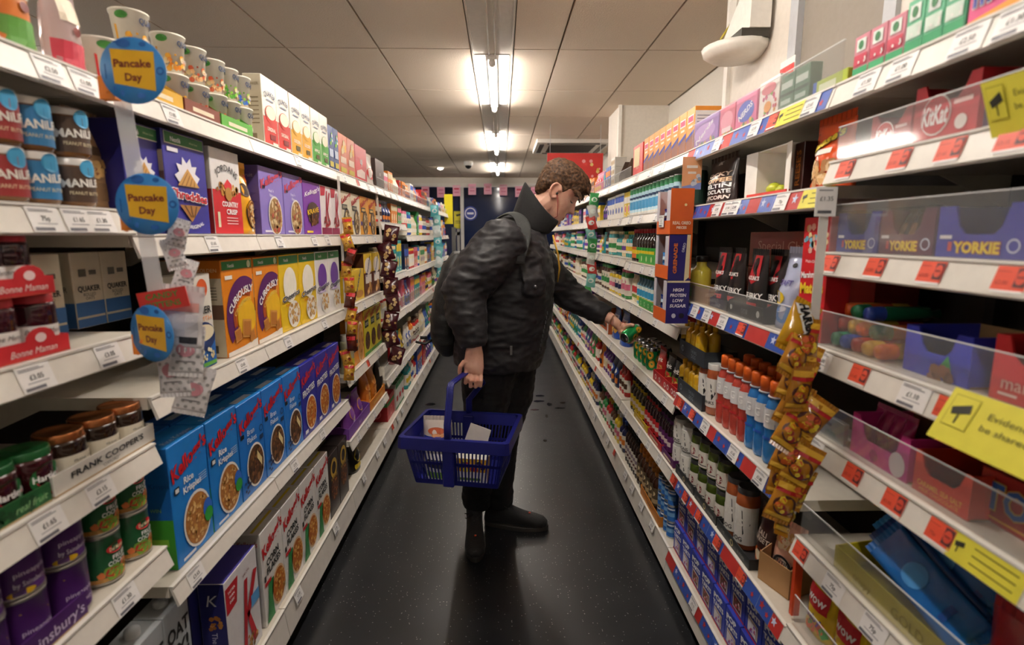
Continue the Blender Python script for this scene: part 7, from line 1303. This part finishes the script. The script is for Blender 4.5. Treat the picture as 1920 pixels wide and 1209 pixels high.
# yellow camera warning signs on the right
def cctv(loc, rot, w, h, lab):
    o = thing('warning_sign', lab, 'sign', loc); o.rotation_euler = rot; b = MB(); b.box(-w/2, 0, -h/2, w/2, .002, h/2, YEL); link('card', b.mesh('card'), o); g = G()
    g.rect(-w*.45, -h*.2, -w*.22, h*.4, '#b8ae2c', 1); g.rect(-w*.44, -h*.18, -w*.23, h*.38, YEL, 2); g.poly([(-w*.42, h*.15), (-w*.27, h*.28), (-w*.25, h*.12), (-w*.4, h*.02)], '#2a2a20', 3); g.rect(-w*.345, -h*.12, -w*.33, h*.06, '#2a2a20', 3)
    g.text('Evidence may', w*.16, h*.2, h*.11, '#5a5424', 2, w=w*.55); g.text('be shared with', w*.16, -h*.02, h*.11, '#5a5424', 2, w=w*.58); link('sign_print', g.mesh('sign_print'), o)
cctv(atx(1870, 812, .68), (-.45, 0, rz('R')), .19, .085, 'large yellow camera warning sign on near right rail')
cctv(atx(1925, 190, .70), (.35, 0, rz('R')), .12, .08, 'yellow camera warning card at the upper right edge')
# ================================================================ far end of the shop
t = thing('bunting', 'string of pink paper flags across the far window', 'bunting', (0, 11.42, 0)); b = MB(); pts = []
for k in range(15):
    px = 745+k*19; pts.append(aty(px, 346+5*math.sin(math.pi*k/14)-0, 11.42)-V((0, 11.42, 0)))
pts = [V((pts[0].x-.1, .14, 2.53))]+pts+[V((pts[-1].x+.1, .14, 2.53))]; b.tube(pts, .006, '#d8d4d8', 6); link('cord', b.mesh('cord'), t)
for i in range(9):
    px = 768+29.3*i; p = aty(px, 347+3*math.sin(i), 11.42)-V((0, 11.42, 0)); g = MB(); g.box(-.08, -.002, -.22, .08, .002, 0, mat('#dc9cb0', .6)); f_ = link('flag', g.mesh('flag'), t, p)
    q = G(); q.rect(-.05, -.09, .05, -.05, '#b83a54' if i % 2 else '#c87a94', 1); q.rect(-.05, -.15, .05, -.13, '#c0607c', 1); link('flag_print', q.mesh('flag_print', lambda x, L, z: (x, -.003-GAP*L, z)), f_)
def poster(px, py, Y, w, h, c, lab, art=None, cat='poster', rzv=0):
    o = thing('poster', lab, cat, aty(px, py, Y), rzv); b = MB(); b.box(-w/2, 0, -h/2, w/2, .01, h/2, c); link('sheet', b.mesh('sheet'), o)
    if cat == 'banner':
        for s_ in (-.45, .45): b = MB(); zt = CZ-o.location.z; b.tube([(s_*w, .005, h/2-.01), (s_*w, .005, zt+.005)], .003, '#c8c8c8', 6); link('hanging_wire', b.mesh('hanging_wire'), o)
    if art: g = G(); art(g, w, h); link('poster_print', g.mesh('poster_print', lambda x, L, z: (x, -.002*L, z)), o)
poster(860, 412, FY1+.0215, .2, .36, mat('#d8cc2c', .5), 'yellow notice stuck on the far window', lambda g, w, h: (g.poly([(-w*.3, h*.3), (w*.2, h*.36), (w*.3, h*.26), (-w*.2, h*.2)], '#3a3a20', 1), g.rect(-w*.35, -h*.1, w*.35, -h*.06, '#5a5420', 1), g.rect(-w*.35, -h*.2, w*.35, -h*.16, '#5a5420', 1)))
t = thing('window_sign', 'round blue and white sign on the far window', 'sign', aty(882, 400, FY1+.028)); g = G(); g.ell(0, 0, .15, .15, '#2a3a90', 1, 24); g.ell(0, 0, .12, .12, '#e4e4ec', 2, 24); g.ell(0, 0, .1, .1, '#2a3a90', 3, 24); g.rect(-.07, -.02, .07, .02, '#e4e4ec', 4); link('roundel', g.mesh('roundel'), t)
poster(841, 392, 7.8815, .12, .42, mat('#dcd01c', .5), 'tall yellow panel at the end of left shelving')
poster(1078, 322, 6.1, .62, .40, mat('#c8302c', .5), 'red festive banner with gold dots above far shelves', lambda g, w, h: (g.bits(0, 0, w*.46, h*.42, ['#d8b04a', '#e8a0a0', '#e0c878'], 26, .022, 1), g.rect(-w*.45, h*.05, -w*.1, h*.3, '#ece4dc', 2)), 'banner')
b = MB(); b.box(-.03, -.03, 0, .03, .03, 1.62, mat('#6a6a68', .4, .5)); b.box(.05, -.02, 0, .09, .02, 1.6, mat('#8a8a88', .4, .5)); b.box(-.03, -.02, 1.5, .09, .02, 1.55, mat('#8a8a88', .4, .5)); tag(link('metal_stand', b.mesh('metal_stand'), None, (aty(852, 500, 8.3).x, 8.3, 0)), 'grey metal stand past the end of left shelving', 'stand')
# ================================================================ shopping in the basket
BM_ = Matrix.Translation(BT)@Matrix.Rotation(BROT, 4, 'Z')
br = pouch(.12, .205, .1, '#cfc4bc', lambda g, w, h: (g.rect(-w*.46, h*.5, w*.46, h*.7, '#2438a0', 1, 6, 4), g.text('Bread', 0, h*.6, .022, '#f0e8f0', 2, w=w*.6, off=.03) if 0 else g.ell(-w*.1, h*.6, w*.2, h*.05, '#e8e4f0', 2), g.rect(-w*.3, h*.36, w*.3, h*.5, '#e8c02c', 1, 5, 2), g.ell(0, h*.8, w*.3, h*.07, '#b8542c', 1), g.ell(w*.1, h*.72, w*.25, h*.04, '#d89a68', 2)), name='bread_bag', seed=5, rough=.12)
o = put(br, BM_@V((-.105, -.07, .02)), BROT+.1, 'bagged loaf with blue and yellow wrapper in the basket', tilt=-.1)
o = put(carton(.13, .1, .06, '#e8e4dc', '#d8b02c', '#e8e4dc', lambda g, w, h: (g.rect(-w*.5, h*.45, w*.5, h, '#e0a82c', 1), g.bits(0, h*.7, w*.4, h*.2, ['#c8342c', '#f0d84a', '#3a2a1c'], 18, .014, 2), g.rect(-w*.4, h*.1, w*.3, h*.2, '#6a8a3c', 2)), name='snack_carton'), BM_@V((.055, -.11, .008)), BROT, 'yellow and white carton seen through the basket slats')
o = put(pouch(.13, .1, .05, '#dcd8d4', lambda g, w, h: (g.rect(-w*.4, h*.1, w*.4, h*.35, '#7aa83c', 1, 5, 2), g.rect(-w*.4, h*.5, w*.4, h*.8, '#2c2a30', 1, 5, 2)), name='snack_bag', seed=9), BM_@V((-.075, -.115, .008)), BROT, 'white and green bag low in the basket')
g = G(); b = MB(); b.add([(-.05, 0, 0), (.05, 0, 0), (.045, .02, .16), (-.045, .02, .16), (-.05, .004, 0), (.05, .004, 0), (.045, .024, .16), (-.045, .024, .16)], [(0, 1, 2, 3), (7, 6, 5, 4), (0, 4, 5, 1), (1, 5, 6, 2), (2, 6, 7, 3), (3, 7, 4, 0)], mat('#d8d4d0', .6)); o = tag(link('newspaper', b.mesh('newspaper'), None, BM_@V((.02, .0, .04)), (0, .3, BROT)), 'folded grey paper tucked in the basket', 'newspaper')
# scuffs and drips on the floor
b = MB(); R = random.Random(9)
for px, py, rx, ry in ((1012, 742, .05, .008), (1010, 752, .06, .008), (1030, 758, .03, .012), (1003, 768, .04, .006), (1050, 765, .05, .006), (1025, 780, .012, .012), (1022, 826, .016, .006), (806, 758, .05, .012), (1055, 755, .03, .006)):
    d = ray(px, py); t0 = -CH/d.z; c = V((d.x*t0, d.y*t0, .0006)); b.add([c+V((rx*math.cos(a)*R.uniform(.7, 1.1), ry*4*math.sin(a)*R.uniform(.7, 1.1), 0)) for a in [k*.628 for k in range(10)]], [tuple(range(10))], mat('#050505', .12))
fl = bpy.data.objects['floor']; link('wet_marks', b.mesh('wet_marks'), fl)
print('objects', len(bpy.data.objects), 'meshes', len(bpy.data.meshes))
